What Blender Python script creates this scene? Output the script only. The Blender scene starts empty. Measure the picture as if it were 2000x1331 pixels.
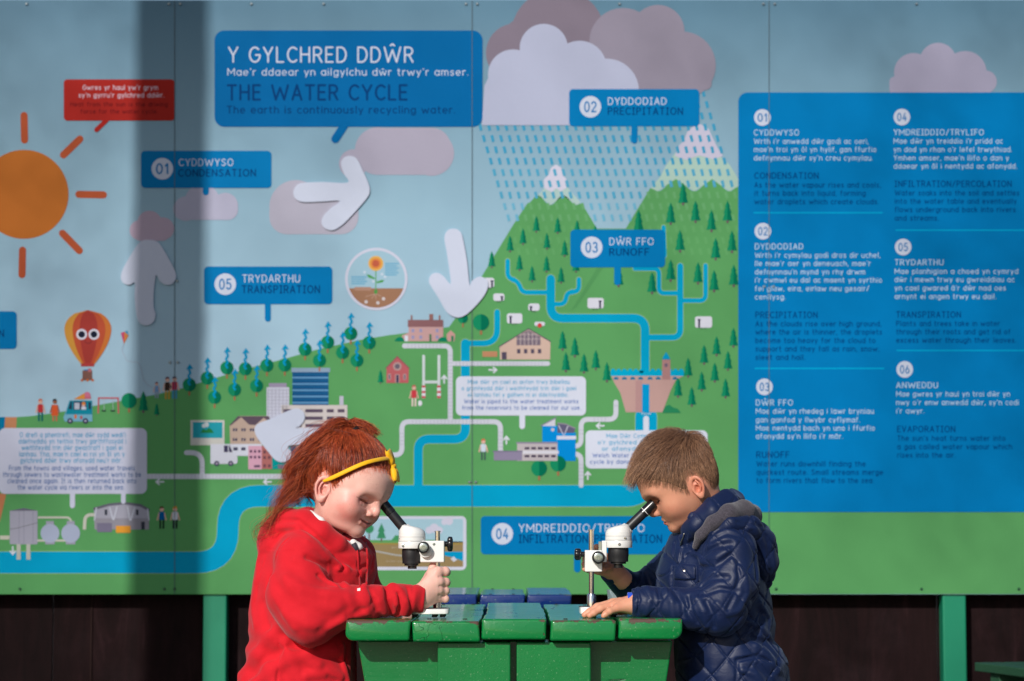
import bpy, math, random
import numpy as np
from mathutils import Vector, Matrix
random.seed(7); RNG = np.random.default_rng(7)
SC = bpy.context.scene; COL = SC.collection
# ---------------------------------------------------------------- camera, sky, sun, exposure
F_PX = 4722.0                       # 85 mm on a 36 mm wide sensor, in pixels of the 2000 px photograph
CAM = Vector((0.0, -4.722, 0.872))
PITCH = math.atan(375.0 / F_PX)
cam_d = bpy.data.cameras.new('camera'); cam = bpy.data.objects.new('camera', cam_d); COL.objects.link(cam)
cam.location = CAM; cam.rotation_euler = (math.pi / 2 + PITCH, 0, 0)
cam_d.lens = 85; cam_d.sensor_width = 36; cam_d.clip_end = 500; cam_d.clip_start = 0.05
cam_d.dof.use_dof = True; cam_d.dof.focus_distance = 4.88; cam_d.dof.aperture_fstop = 9.5
SC.camera = cam
SUN_DIR = Vector((-0.359, -0.807, 0.469)).normalized()     # towards the sun: behind the camera, to the left, 28 deg up
world = bpy.data.worlds.new('World'); SC.world = world; world.use_nodes = True
nt = world.node_tree; nt.nodes.clear()
sky = nt.nodes.new('ShaderNodeTexSky'); sky.sky_type = 'NISHITA'; sky.sun_disc = False
sky.sun_elevation = math.asin(SUN_DIR.z); sky.sun_rotation = math.atan2(SUN_DIR.x, SUN_DIR.y)
bg = nt.nodes.new('ShaderNodeBackground'); bg.inputs['Strength'].default_value = 0.066
wo = nt.nodes.new('ShaderNodeOutputWorld')
nt.links.new(sky.outputs[0], bg.inputs[0]); nt.links.new(bg.outputs[0], wo.inputs[0])
sun_d = bpy.data.lights.new('sun', 'SUN'); sun_d.energy = 3.15; sun_d.angle = math.radians(0.53); sun_d.color = (1.0, 0.955, 0.9)
sun = bpy.data.objects.new('sun', sun_d); COL.objects.link(sun)
sun.rotation_euler = SUN_DIR.to_track_quat('Z', 'Y').to_euler(); sun.location = SUN_DIR * 20
SC.view_settings.view_transform = 'Standard'; SC.view_settings.look = 'None'
SC.view_settings.exposure = 0.32; SC.view_settings.gamma = 1.0; SC.view_settings.use_curve_mapping = False
SC.cycles.max_bounces = 6; SC.cycles.transparent_max_bounces = 8

# ---------------------------------------------------------------- helpers
CP, SP_ = math.cos(PITCH), math.sin(PITCH)
def P(px, py, Y):
    """the point on the vertical plane at depth Y that the photograph shows at (px, py)"""
    u = (px - 1000.0) / F_PX; v = (665.5 - py) / F_PX
    dy = CP - v * SP_; dz = SP_ + v * CP
    t = (Y - CAM.y) / dy
    return Vector((u * t, Y, CAM.z + dz * t))
def lin(c):
    c = c / 255.0
    return c / 12.92 if c <= 0.04045 else ((c + 0.055) / 1.055) ** 2.4
def rgb(r, g, b, k=1.0):
    return (min(1, lin(r) * k), min(1, lin(g) * k), min(1, lin(b) * k), 1.0)
def mesh_obj(name, verts, faces, mat=None, parent=None, smooth=False, mats=None, fmat=None):
    me = bpy.data.meshes.new(name); me.from_pydata([tuple(v) for v in verts], [], faces)
    for m in (mats or ([mat] if mat else [])): me.materials.append(m)
    if fmat is not None: me.polygons.foreach_set('material_index', fmat)
    if smooth: me.polygons.foreach_set('use_smooth', [True] * len(me.polygons))
    me.update()
    o = bpy.data.objects.new(name, me); COL.objects.link(o)
    if parent: o.parent = parent
    return o
def thing(name, label, cat, loc=(0, 0, 0), group=None):
    o = bpy.data.objects.new(name, None); COL.objects.link(o); o.empty_display_size = 0.1
    o.location = loc; tag(o, label, cat, group); return o
def tag(o, label, cat=None, group=None, kind=None):
    if label: o['label'] = label
    if cat: o['category'] = cat
    if group: o['group'] = group
    if kind: o['kind'] = kind
    return o
def adopt(o, parent):
    """parent keeping the world place (parents here are only translated)"""
    o.parent = parent; o.matrix_parent_inverse = Matrix.Translation(-Vector(parent.location)); return o
def bevel(o, w, seg=2, angle=0.6):
    m = o.modifiers.new('bevel', 'BEVEL'); m.width = w; m.segments = seg; m.limit_method = 'ANGLE'; m.angle_limit = angle
    return o
def node_mat(name, base=(0.5, 0.5, 0.5, 1), rough=0.5, metal=0.0, spec=0.5):
    m = bpy.data.materials.new(name); m.use_nodes = True
    b = m.node_tree.nodes['Principled BSDF']
    b.inputs['Base Color'].default_value = base; b.inputs['Roughness'].default_value = rough
    b.inputs['Metallic'].default_value = metal; b.inputs['Specular IOR Level'].default_value = spec
    return m
class NT:
    def __init__(s, m): s.t = m.node_tree; s.n = s.t.nodes; s.b = s.n['Principled BSDF']
    def new(s, typ, **kw):
        x = s.n.new(typ)
        for k, v in kw.items():
            if k.startswith('i_'): x.inputs[k[2:].replace('_', ' ')].default_value = v
            elif k.startswith('n_'): x.inputs[int(k[2:])].default_value = v
            else: setattr(x, k, v)
        return x
    def link(s, a, b): s.t.links.new(a, b)
    def coord(s, kind='Object', scale=(1, 1, 1), rot=(0, 0, 0)):
        tc = s.new('ShaderNodeTexCoord'); mp = s.new('ShaderNodeMapping')
        mp.inputs['Scale'].default_value = scale; mp.inputs['Rotation'].default_value = rot
        s.link(tc.outputs[kind], mp.inputs[0]); return mp.outputs[0]
    def noise(s, vec, scale=5, detail=3, rough=0.5, dist=0.0):
        x = s.new('ShaderNodeTexNoise'); x.inputs['Scale'].default_value = scale; x.inputs['Detail'].default_value = detail
        x.inputs['Roughness'].default_value = rough; x.inputs['Distortion'].default_value = dist
        s.link(vec, x.inputs['Vector']); return x.outputs['Fac']
    def ramp(s, fac, stops, interp='LINEAR'):
        x = s.new('ShaderNodeValToRGB'); x.color_ramp.interpolation = interp
        cr = x.color_ramp
        while len(cr.elements) < len(stops): cr.elements.new(0.5)
        for e, (p, c) in zip(cr.elements, stops):
            e.position = p; e.color = c if hasattr(c, '__len__') else (c, c, c, 1)
        s.link(fac, x.inputs[0]); return x.outputs[0]
    def mix(s, fac, a, b, typ='MIX'):
        x = s.new('ShaderNodeMix', data_type='RGBA', blend_type=typ)
        for i, v in ((0, fac), (6, a), (7, b)):
            if hasattr(v, 'node'): s.link(v, x.inputs[i])
            else: x.inputs[i].default_value = v
        return x.outputs[2]
    def math(s, op, a, b=0.0, c=0.0):
        x = s.new('ShaderNodeMath', operation=op)
        for i, v in enumerate((a, b, c)):
            if hasattr(v, 'node'): s.link(v, x.inputs[i])
            else: x.inputs[i].default_value = v
        return x.outputs[0]
    def bump(s, h, strength=0.3, dist=0.002, normal=None):
        x = s.new('ShaderNodeBump'); x.inputs['Strength'].default_value = strength; x.inputs['Distance'].default_value = dist
        s.link(h, x.inputs['Height'])
        if normal: s.link(normal, x.inputs['Normal'])
        s.link(x.outputs[0], s.b.inputs['Normal']); return x.outputs[0]
# ---------------------------------------------------------------- information board
YM = 5.24
KM = 0.82                                  # ink albedo per seen colour
_pm = {}
def ink(c):
    c = tuple(c)
    if c not in _pm:
        m = node_mat('ink_%d_%d_%d' % c, rgb(*c, KM), 0.5, 0, 0.03)
        t = NT(m); v = t.coord('Object'); n1 = t.noise(v, 1.7, 4, 0.6); n2 = t.noise(v, 90, 2, 0.5)
        f = t.ramp(t.math('ADD', t.math('MULTIPLY', n1, 0.75), t.math('MULTIPLY', n2, 0.25)), [(0.3, (0.93,) * 3 + (1,)), (0.7, (1.0,) * 3 + (1,))])
        t.link(t.mix(1.0, rgb(*c, KM), f, 'MULTIPLY'), t.b.inputs['Base Color'])
        t.link(t.math('ADD', t.math('MULTIPLY', n1, 0.25), 0.3), t.b.inputs['Roughness'])
        _pm[c] = m
    return _pm[c]
def circ(cx, cy, r, n=28, ry=None):
    return [(cx + r * math.cos(2 * math.pi * k / n), cy + (ry or r) * math.sin(2 * math.pi * k / n)) for k in range(n)]
def rrect(x0, y0, x1, y1, r=0, n=6):
    if r <= 0: return [(x0, y0), (x1, y0), (x1, y1), (x0, y1)]
    o = []
    for cx, cy, a in ((x1 - r, y0 + r, -90), (x1 - r, y1 - r, 0), (x0 + r, y1 - r, 90), (x0 + r, y0 + r, 180)):
        for k in range(n + 1):
            t = math.radians(a + 90 * k / n); o.append((cx + r * math.cos(t), cy + r * math.sin(t)))
    return o
def round_path(pts, r, n=7):
    out = [pts[0]]
    for i in range(1, len(pts) - 1):
        a, b, c = map(Vector, (pts[i - 1], pts[i], pts[i + 1]))
        d1 = (a - b); d2 = (c - b); rr = min(r, d1.length * 0.5 if i > 1 else d1.length, d2.length * 0.5 if i < len(pts) - 2 else d2.length)
        p1 = b + d1.normalized() * rr; p2 = b + d2.normalized() * rr
        for k in range(n + 1):
            t = k / n; out.append(tuple(p1 * (1 - t) ** 2 + b * 2 * t * (1 - t) + p2 * t * t))
    out.append(pts[-1]); return out
def ribbon(pts, w, r=0, cap=True, w1=None):
    if r: pts = round_path(pts, r)
    P2 = [Vector(p) for p in pts]; n = len(P2); L = []; R = []; w1 = w if w1 is None else w1
    for i, p in enumerate(P2):
        d1 = (P2[i] - P2[i - 1]).normalized() if i else None
        d2 = (P2[i + 1] - P2[i]).normalized() if i < n - 1 else None
        d = ((d1 or d2) + (d2 or d1)).normalized(); nn = Vector((-d.y, d.x))
        k = 1 / max(0.72, nn.dot(Vector((-(d1 or d2).y, (d1 or d2).x))))
        h = (w + (w1 - w) * i / (n - 1)) * 0.5 * k
        L.append(p + nn * h); R.append(p - nn * h)
    def capf(c, a, b, m=6):
        v = a - c; s = []
        for k in range(1, m):
            t = math.pi * k / m; s.append(c + Vector((v.x * math.cos(t) - v.y * math.sin(t), v.x * math.sin(t) + v.y * math.cos(t))))
        return s
    if cap:
        e = capf(P2[-1], L[-1], R[-1]); q = P2[-1] + (P2[-1] - P2[-2])
        if e and (e[2] - P2[-1]).dot(P2[-1] - P2[-2]) < 0: e = [P2[-1] * 2 - z for z in e][::-1]
        f = capf(P2[0], R[0], L[0])
        if f and (f[2] - P2[0]).dot(P2[0] - P2[1]) < 0: f = [P2[0] * 2 - z for z in f][::-1]
    else: e = f = []
    return [tuple(v) for v in L + e + R[::-1] + f]
board = thing('information_board', 'huge blue and green printed water cycle board with white text behind the children', 'information board', tuple(P(1000, 1160, YM)))
class Print:
    """flat printed shapes: one thin mesh, several inks; lies on its panel in print layers"""
    def __init__(s, name, layer, parent=None, thick=0.0):
        s.name, s.layer, s.parent, s.v, s.f, s.m, s.mi, s.th = name, layer, parent or board, [], [], [], [], thick
    def add(s, pts, c, dl=0.0):
        a = sum(pts[i][0] * pts[(i + 1) % len(pts)][1] - pts[(i + 1) % len(pts)][0] * pts[i][1] for i in range(len(pts)))
        if a > 0: pts = pts[::-1]
        y = YM - 0.0004 * (s.layer + dl) - s.th; b = len(s.v)
        s.v += [P(x, yy, y) for x, yy in pts]; m = ink(c)
        if m not in s.m: s.m.append(m)
        n = len(pts)
        s.f.append(tuple(range(b, b + n))[::-1]); s.mi.append(s.m.index(m))
        if s.th:
            s.v += [P(x, yy, YM - 0.0003) for x, yy in pts]
            for i in range(n):
                j = (i + 1) % n; s.f.append((b + i, b + j, b + n + j, b + n + i)); s.mi.append(s.m.index(m))
        return s
    def put(s):
        o = mesh_obj(s.name, s.v, s.f, mats=s.m, fmat=s.mi)
        root = board.location
        for v in o.data.vertices: v.co -= root
        o.parent = s.parent
        return o
# ---- rounded single stroke lettering like the board's own typeface
def _arc(cx, cy, rx, ry, a0, a1, n=9):
    return [(cx + rx * math.cos(math.radians(a0 + (a1 - a0) * k / n)), cy + ry * math.sin(math.radians(a0 + (a1 - a0) * k / n))) for k in range(n + 1)]
def _cr(pts, n=4):
    q = [pts[0]] + list(pts) + [pts[-1]]; o = []
    for i in range(1, len(q) - 2):
        p0, p1, p2, p3 = q[i - 1:i + 3]
        for k in range(n):
            t = k / n; o.append(tuple(0.5 * (2 * p1[j] + (p2[j] - p0[j]) * t + (2 * p0[j] - 5 * p1[j] + 4 * p2[j] - p3[j]) * t * t + (3 * p1[j] - p0[j] - 3 * p2[j] + p3[j]) * t ** 3) for j in (0, 1)))
    return o + [pts[-1]]
_O = _arc(.27, .35, .27, .35, 0, 350, 16) + [(.54, .35)]
_bar = lambda x, a, b: [(x, a), (x, b)]
_hat = lambda cx, y: [(cx - .13, y), (cx, y + .11), (cx + .13, y)]
GL = {' ': (.22, []), '.': (.04, [[(.02, .03), (.03, .03)]]), ',': (.06, [[(.05, .04), (.0, -.12)]]), "'": (.06, [[(.05, 1.0), (.02, .82)]]), '/': (.42, [[(0, -.05), (.42, 1.03)]]),
 'a': (.54, [_O, _bar(.54, 0, .7)]), 'b': (.54, [_O, _bar(0, 0, 1)]), 'd': (.54, [_O, _bar(.54, 0, 1)]), 'o': (.54, [_O]), 'p': (.54, [_O, _bar(0, -.28, .7)]), 'q': (.54, [_O, _bar(.54, -.28, .7)]),
 'g': (.54, [_O, [(.54, .7), (.54, -.02)] + _arc(.27, -.02, .27, .25, -10, -150, 6)]), 'c': (.46, [_arc(.27, .35, .27, .35, 48, 312, 12)]), 'e': (.54, [[(.03, .35), (.54, .35)] + _arc(.27, .35, .27, .35, 8, 312, 13)]),
 'f': (.34, [[(.12, 0), (.12, .8)] + _arc(.3, .8, .18, .2, 170, 85, 4), [(0, .66), (.3, .66)]]), 'h': (.5, [_bar(0, 0, 1), _arc(.25, .43, .25, .27, 178, 0, 7) + [(.5, 0)]]), 'n': (.5, [_bar(0, 0, .7), _arc(.25, .43, .25, .27, 178, 0, 7) + [(.5, 0)]]),
 'm': (.8, [_bar(0, 0, .7), _arc(.2, .48, .2, .22, 178, 0, 6) + [(.4, 0)], _arc(.6, .48, .2, .22, 178, 0, 6) + [(.8, 0)]]), 'r': (.3, [_bar(0, 0, .7), _arc(.26, .4, .26, .3, 178, 75, 5)]), 'u': (.5, [[(0, .7)] + _arc(.25, .27, .25, .27, 180, 358, 7), _bar(.5, 0, .7)]),
 'i': (.04, [_bar(.02, 0, .7), [(.02, .93), (.02, .95)]]), 'j': (.12, [[(.12, .7), (.12, -.1), (.0, -.26)], [(.12, .93), (.12, .95)]]), 'l': (.06, [_bar(.03, 0, 1)]), 'k': (.44, [_bar(0, 0, 1), [(.4, .7), (.04, .32)], [(.14, .42), (.43, 0)]]),
 's': (.42, [_cr([(.4, .6), (.22, .7), (.03, .53), (.21, .36), (.41, .18), (.21, 0), (0, .1)])]), 't': (.34, [[(.12, .95), (.12, .2)] + _arc(.28, .2, .16, .2, 190, 275, 4), [(0, .68), (.32, .68)]]), 'v': (.48, [[(0, .7), (.24, 0), (.48, .7)]]),
 'w': (.86, [[(0, .7), (.2, 0), (.43, .58), (.66, 0), (.86, .7)]]), 'x': (.46, [[(0, .7), (.46, 0)], [(.46, .7), (0, 0)]]), 'y': (.5, [[(0, .7), (.26, .02)], [(.5, .7), (.16, -.26)]]), 'z': (.44, [[(0, .7), (.44, .7), (0, 0), (.44, 0)]]),
 'A': (.62, [[(0, 0), (.31, 1), (.62, 0)], [(.12, .32), (.5, .32)]]), 'B': (.52, [_bar(0, 0, 1), [(0, 1), (.26, 1)] + _arc(.26, .76, .22, .24, 85, -85, 6) + [(0, .52)], [(.26, .52)] + _arc(.28, .26, .25, .26, 85, -85, 6) + [(0, 0)]]),
 'C': (.6, [_arc(.36, .5, .36, .5, 48, 312, 12)]), 'D': (.6, [_bar(0, 0, 1), [(0, 1), (.22, 1)] + _arc(.24, .5, .36, .5, 88, -88, 10) + [(0, 0)]]), 'E': (.46, [[(.46, 1), (0, 1), (0, 0), (.46, 0)], [(0, .52), (.4, .52)]]), 'F': (.46, [[(.46, 1), (0, 1), (0, 0)], [(0, .5), (.4, .5)]]),
 'G': (.66, [_arc(.36, .5, .36, .5, 48, 345, 13) + [(.70, .48), (.42, .48)]]), 'H': (.58, [_bar(0, 0, 1), _bar(.58, 0, 1), [(0, .52), (.58, .52)]]), 'I': (.3, [_bar(.15, 0, 1), [(0, 1), (.3, 1)], [(0, 0), (.3, 0)]]), 'J': (.4, [[(.4, 1), (.4, .25)] + _arc(.2, .25, .2, .25, 0, -150, 6)]),
 'K': (.54, [_bar(0, 0, 1), [(.5, 1), (.04, .46)], [(.16, .58), (.54, 0)]]), 'L': (.44, [[(0, 1), (0, 0), (.44, 0)]]), 'M': (.84, [[(0, 0), (0, 1), (.42, .3), (.84, 1), (.84, 0)]]), 'N': (.6, [[(0, 0), (0, 1), (.6, 0), (.6, 1)]]), 'O': (.72, [_arc(.36, .5, .36, .5, 0, 352, 20) + [(.72, .5)]]),
 'P': (.52, [_bar(0, 0, 1), [(0, 1), (.26, 1)] + _arc(.26, .74, .26, .26, 85, -85, 7) + [(0, .48)]]), 'R': (.54, [_bar(0, 0, 1), [(0, 1), (.26, 1)] + _arc(.26, .74, .26, .26, 85, -85, 7) + [(0, .48)], [(.28, .48), (.54, 0)]]),
 'S': (.54, [_cr([(.5, .86), (.28, 1), (.04, .76), (.27, .52), (.52, .26), (.27, 0), (0, .14)])]), 'T': (.56, [_bar(.28, 0, 1), [(0, 1), (.56, 1)]]), 'U': (.58, [[(0, 1)] + _arc(.29, .3, .29, .3, 180, 360, 9) + [(.58, 1)]]), 'V': (.6, [[(0, 1), (.3, 0), (.6, 1)]]),
 'W': (1.1, [[(0, 1), (.26, 0), (.55, .82), (.84, 0), (1.1, 1)]]), 'X': (.56, [[(0, 1), (.56, 0)], [(.56, 1), (0, 0)]]), 'Y': (.6, [[(0, 1), (.3, .45), (.3, 0)], [(.6, 1), (.3, .45)]]), 'Z': (.54, [[(0, 1), (.54, 1), (0, 0), (.54, 0)]]),
 '0': (.52, [_arc(.26, .5, .26, .5, 0, 350, 16) + [(.52, .5)]]), '1': (.24, [[(0, .78), (.2, 1), (.2, 0)]]), '2': (.5, [_arc(.25, .73, .25, .27, 165, -35, 8) + [(0, 0), (.5, 0)]]), '3': (.48, [_arc(.23, .75, .22, .25, 150, -80, 7), _arc(.22, .26, .26, .26, 85, -150, 8)]),
 '4': (.52, [[(.34, 1), (0, .28), (.52, .28)], _bar(.38, 0, .55)]), '5': (.48, [[(.44, 1), (.06, 1), (.03, .54)] + _arc(.22, .31, .26, .31, 110, -150, 9)]), '6': (.5, [_arc(.25, .31, .25, .31, 0, 352, 14) + [(.5, .31)], [(.02, .4), (.28, 1)]])}
for k_, b_, y_ in (('ŵ', 'w', .86), ('Ŵ', 'W', 1.12), ('ô', 'o', .86), ('â', 'a', .86)): GL[k_] = (GL[b_][0], GL[b_][1] + [_hat(GL[b_][0] / 2 if b_ != 'a' else .27, y_)])
_gl = {}
def glyph(ch, w):
    if (ch, w) not in _gl:
        out = []
        for pl in GL[ch][1]:
            q = [pl[0]] + [b for a, b in zip(pl[:-1], pl[1:]) if abs(a[0] - b[0]) + abs(a[1] - b[1]) > 1e-4]
            seg = [q[0]] if q else []
            for i in range(1, len(q)):
                seg.append(q[i])
                if i < len(q) - 1:
                    a, b = Vector(q[i]) - Vector(q[i - 1]), Vector(q[i + 1]) - Vector(q[i])
                    if a.angle(b) > 0.75: out.append(ribbon(seg, w)); seg = [q[i]]
            if len(seg) > 1: out.append(ribbon(seg, w))
        _gl[(ch, w)] = out
    return _gl[(ch, w)]
def lettering(lines, c, layer, parent=None, bold=0.0, name='lettering'):
    """lines: (text, x0, x1, baseline y, capital height) in photograph pixels on the board plane"""
    w = 0.125 + bold
    for body, x0, x1, yb, ch in lines:
        gap = .31; tot = sum(GL[k][0] + gap for k in body) - gap; sx = (x1 - x0) / tot; V = []; F = []; x = 0; g_ = 0
        for k in body:
            for i, pl in enumerate(glyph(k, w)):
                b = len(V); y = YM - 0.0004 * (layer + .04 * (g_ % 3)); g_ += 1
                a = sum(pl[j][0] * pl[(j + 1) % len(pl)][1] - pl[(j + 1) % len(pl)][0] * pl[j][1] for j in range(len(pl)))
                q = pl if a > 0 else pl[::-1]
                V += [P(x0 + (x + u) * sx, yb - v * ch, y) - board.location for u, v in q]; F.append(tuple(range(b, b + len(q))))
            x += GL[k][0] + gap
        if F: o = mesh_obj(name, V, F, ink(c)); o.parent = parent or board
    return o
WHT = (203, 212, 232); NAVY = (0, 62, 120); BLUE = (0, 122, 186); LBLUE = (0, 150, 200); RIV = (0, 160, 204); GRN = (92, 160, 98)
TREE_L, TREE_D, PIPE = (22, 140, 98), (0, 112, 84), (202, 206, 220)

# backing panels
seams = [-232, 341, 922, 1502, 2082]
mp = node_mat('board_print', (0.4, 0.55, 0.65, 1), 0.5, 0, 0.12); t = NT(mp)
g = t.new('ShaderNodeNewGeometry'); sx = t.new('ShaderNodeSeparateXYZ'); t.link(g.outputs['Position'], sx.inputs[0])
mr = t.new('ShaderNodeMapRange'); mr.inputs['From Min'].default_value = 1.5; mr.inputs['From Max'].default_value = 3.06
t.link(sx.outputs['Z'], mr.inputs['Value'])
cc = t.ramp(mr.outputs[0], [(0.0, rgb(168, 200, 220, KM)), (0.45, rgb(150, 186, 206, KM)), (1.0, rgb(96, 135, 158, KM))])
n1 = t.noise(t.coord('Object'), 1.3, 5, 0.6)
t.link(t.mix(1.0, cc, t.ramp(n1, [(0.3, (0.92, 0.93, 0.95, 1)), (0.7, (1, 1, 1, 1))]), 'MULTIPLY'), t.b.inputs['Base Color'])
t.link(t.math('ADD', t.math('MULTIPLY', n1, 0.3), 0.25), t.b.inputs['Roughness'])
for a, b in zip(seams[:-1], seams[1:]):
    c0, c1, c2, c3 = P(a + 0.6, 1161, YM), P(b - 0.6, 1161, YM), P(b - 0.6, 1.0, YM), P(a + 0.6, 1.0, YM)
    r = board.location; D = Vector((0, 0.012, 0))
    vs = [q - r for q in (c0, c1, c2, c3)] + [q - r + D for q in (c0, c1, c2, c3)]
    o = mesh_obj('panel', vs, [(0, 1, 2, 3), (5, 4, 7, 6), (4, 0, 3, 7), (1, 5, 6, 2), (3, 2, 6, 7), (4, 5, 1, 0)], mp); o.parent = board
# land
meadow = [(-232, 835), (-60, 822), (33, 815), (60, 813), (100, 808), (150, 800), (200, 790), (250, 781), (300, 772), (345, 762), (400, 745), (450, 730), (500, 716), (560, 700), (620, 683), (700, 665), (760, 655), (800, 650), (877, 639), (890, 621), (941, 540), (1002, 440)]
def wavy(p, n=8):
    out = []
    for (x0, y0), (x1, y1) in zip(p[:-1], p[1:]):
        for k in range(n):
            s = k / n; out.append((x0 + (x1 - x0) * s, y0 + (y1 - y0) * (0.5 - 0.5 * math.cos(math.pi * s))))
    return out + [p[-1]]
m1 = [(1029, 399)] + wavy([(1031, 397), (1050, 382), (1075, 401), (1100, 382), (1126, 401)]) + [(1136, 397), (1166, 447)]
m2 = [(1222, 447), (1270, 368)] + wavy([(1272, 368), (1285, 374), (1320, 350), (1356, 374), (1391, 350), (1425, 374), (1446, 362)])
L = Print('printed_hills', 1)
L.add(meadow + m1 + [(1170, 470), (1215, 470)] + m2 + [(1446, 1161), (-232, 1161)], GRN)
L.add([(1446, 990), (2082, 990), (2082, 1160.5), (1446, 1160.5)], GRN)
L.put()
L = Print('printed_hillside', 2); L.add([(1166, 447), (1166, 524), (1115, 608), (1128, 598), (1180, 520), (1222, 447)], (84, 150, 92)); L.put()
L = Print('printed_snow_cap', 1); L.add([(1031, 397), (1050, 382), (1060, 372), (1075, 352), (1095, 352), (1108, 366), (1134, 396), (1126, 401), (1115, 394), (1100, 382), (1088, 392), (1075, 401), (1062, 390), (1050, 382)], (172, 200, 198))
L.put()
L = Print('printed_snow_cap', 2); L.add([(1063, 368), (1062, 352), (1072, 340), (1076, 328), (1086, 322), (1096, 328), (1099, 342), (1106, 350), (1106, 368), (1095, 374), (1086, 368), (1078, 376)], (206, 206, 226)); L.put()
L = Print('printed_snow_cap', 1.2); L.add([(1271, 368), (1290, 345), (1300, 325), (1318, 300), (1400, 300), (1425, 322), (1442, 350), (1446, 362), (1425, 374), (1407, 362), (1391, 350), (1374, 362), (1356, 374), (1338, 362), (1320, 350), (1302, 362), (1285, 374)], (170, 200, 190)); L.put()
L = Print('printed_snow_cap', 2); L.add([(1318, 305), (1326, 285), (1336, 275), (1342, 258), (1355, 246), (1368, 243), (1384, 252), (1392, 270), (1402, 290), (1412, 305), (1395, 312), (1365, 304), (1340, 313)], (196, 194, 216)); L.put()
# beach strips at the far left
L = Print('printed_beach', 2); L.add([(-232, 815), (10, 815), (8, 845), (-232, 845)], (0, 120, 165)); L.add([(10, 815), (33, 815), (31, 845), (8, 845)], (195, 135, 98))
L.add([(-20, 960), (12, 966), (0, 1018), (-30, 1060), (-232, 1060), (-232, 960)], (195, 128, 90)); L.put()
# rain
def inhill(x, y):
    if x < 1002: return False
    if x < 1031: return y > 440 - (x - 1002) * 1.42
    if x < 1136: return y > 398
    if x < 1170: return y > 397 + (x - 1136) * 1.67
    if x < 1222: return False
    if x < 1271: return y > 447 - (x - 1222) * 1.61
    return y > 372
L = Print('printed_rain', 3)
for r in range(-4, 12):
    y = 249 + 22.1 * r
    for k in range(-2, 34):
        x = 938 + 16.9 * k + 6.85 * r
        if x < 936 + 0.31 * (y - 249) or x > 1389 + 0.31 * (y - 180) or x > 1440: continue
        if r < 0 and x < 1360: continue
        if r < 0 and y < 176: continue
        hill = inhill(x, y)
        if y > 500 - (0 if hill else 60): continue
        c = (62, 156, 196) if y < 320 else (80, 165, 200) if y < 385 else (110, 178, 208)
        if hill: c = (104, 168, 112) if y < 430 else (98, 165, 104)
        L.add([(x - 4.2, y - 6), (x + 1.4, y - 7.2), (x + 4.4, y + 5.5), (x - 0.8, y + 7.2)], c)
L.put()['kind'] = 'stuff'
# clouds
def cloud(name, layer, discs, c, base=None):
    L = Print(name, layer)
    for i, (x, y, r) in enumerate(discs): L.add(circ(x, y, r, 36), c, i * 0.04)
    if base: L.add(rrect(*base), c, 0.5)
    return L.put()
cloud('printed_cloud', 4, [(1007, 104, 58), (1090, 70, 92)], (132, 122, 138), (990, 40, 1180, 150, 20))
L = Print('printed_cloud', 4.6)
for i, (x, y, r) in enumerate([(1217, 82, 66), (1285, 62, 52), (1332, 128, 66)]): L.add(circ(x, y, r, 36), (148, 142, 160), i * 0.04)
L.add(rrect(1160, 90, 1390, 176, 12), (148, 142, 160), 0.3); L.put()
L = Print('printed_cloud', 5.0)
for i, (x, y, r) in enumerate([(1002, 146, 49), (1062, 94, 47), (1132, 133, 53), (1185, 178, 63)]): L.add(circ(x, y, r, 36), (180, 186, 212), i * 0.04)
L.add([(946, 168), (955, 150), (1040, 110), (1120, 120), (1230, 150), (1247, 190), (1247, 245), (941, 245)], (180, 186, 212), 0.3); L.put()
def puff(name, layer, discs, rect, c):
    L = Print(name, layer)
    for i, (x, y, r) in enumerate(discs): L.add(circ(x, y, r, 32), c, i * 0.03)
    L.add(rrect(*rect), c, 0.3); return L.put()
puff('printed_cloud', 2, [(738, 294, 45), (843, 300, 44), (690, 320, 28)], (700, 250, 880, 342, 36), (172, 168, 188))
puff('printed_cloud', 2, [(578, 404, 52), (640, 420, 36)], (526, 380, 700, 458, 34), (180, 178, 196))
puff('printed_cloud', 3, [(363, 408, 24), (440, 402, 25), (395, 394, 34)], (338, 388, 465, 430, 20), (182, 182, 206))
puff('printed_cloud', 3, [(272, 450, 19), (292, 436, 24), (318, 447, 22)], (262, 445, 330, 471, 12), (190, 172, 192))
puff('printed_cloud', 3, [(1784, 142, 38), (1832, 120, 36), (1885, 142, 42), (1925, 160, 22)], (1737, 150, 1937, 185, 10), (168, 165, 190))
# sun and rays
Lp = Print('printed_sun', 2); Lp.add(circ(47, 380, 87, 56), (192, 112, 48)); sunp = Lp.put()
for a in ([(47, 226), (48, 274)], [(156, 272), (124, 303)], [(154, 380), (202, 381)], [(122, 456), (155, 490)], [(44, 489), (43, 537)]):
    Lp = Print('printed_ray', 2, None); Lp.add(ribbon(a, 14), (182, 88, 56)); o = Lp.put(); o.parent = sunp
# rivers
river_paths = [([(1262, 812), (1262, 900), (1258, 969), (1180, 969), (445, 969), (445, 1099), (-232, 1099)], 42, 62),
               ([(817, 955), (817, 858), (909, 858), (909, 671)], 17, 22), ([(907, 671), (971, 671), (971, 610)], 11, 28),
               ([(1075.6, 545), (1075.6, 622), (1260, 622), (1260, 728)], 16.5, 24),
               ([(991.5, 510), (991.5, 543), (1012, 550), (1019, 571.6), (1072, 571.6)], 8.5, 14),
               ([(1130.6, 546), (1130.6, 570), (1107, 571), (1104, 594.5), (1080, 594.5)], 8.5, 13),
               ([(1328.5, 520), (1328.5, 659.5), (1262, 659.5)], 11.5, 16), ([(1378, 519), (1378, 587.5), (1330, 587.5)], 8.5, 12),
               ([(1240, 525), (1287, 525), (1287, 573), (1330, 573)], 8.5, 11), ([(1296, 444), (1298, 500)], 8, 0)]
L = Print('printed_river_bank', 2.6)
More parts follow.
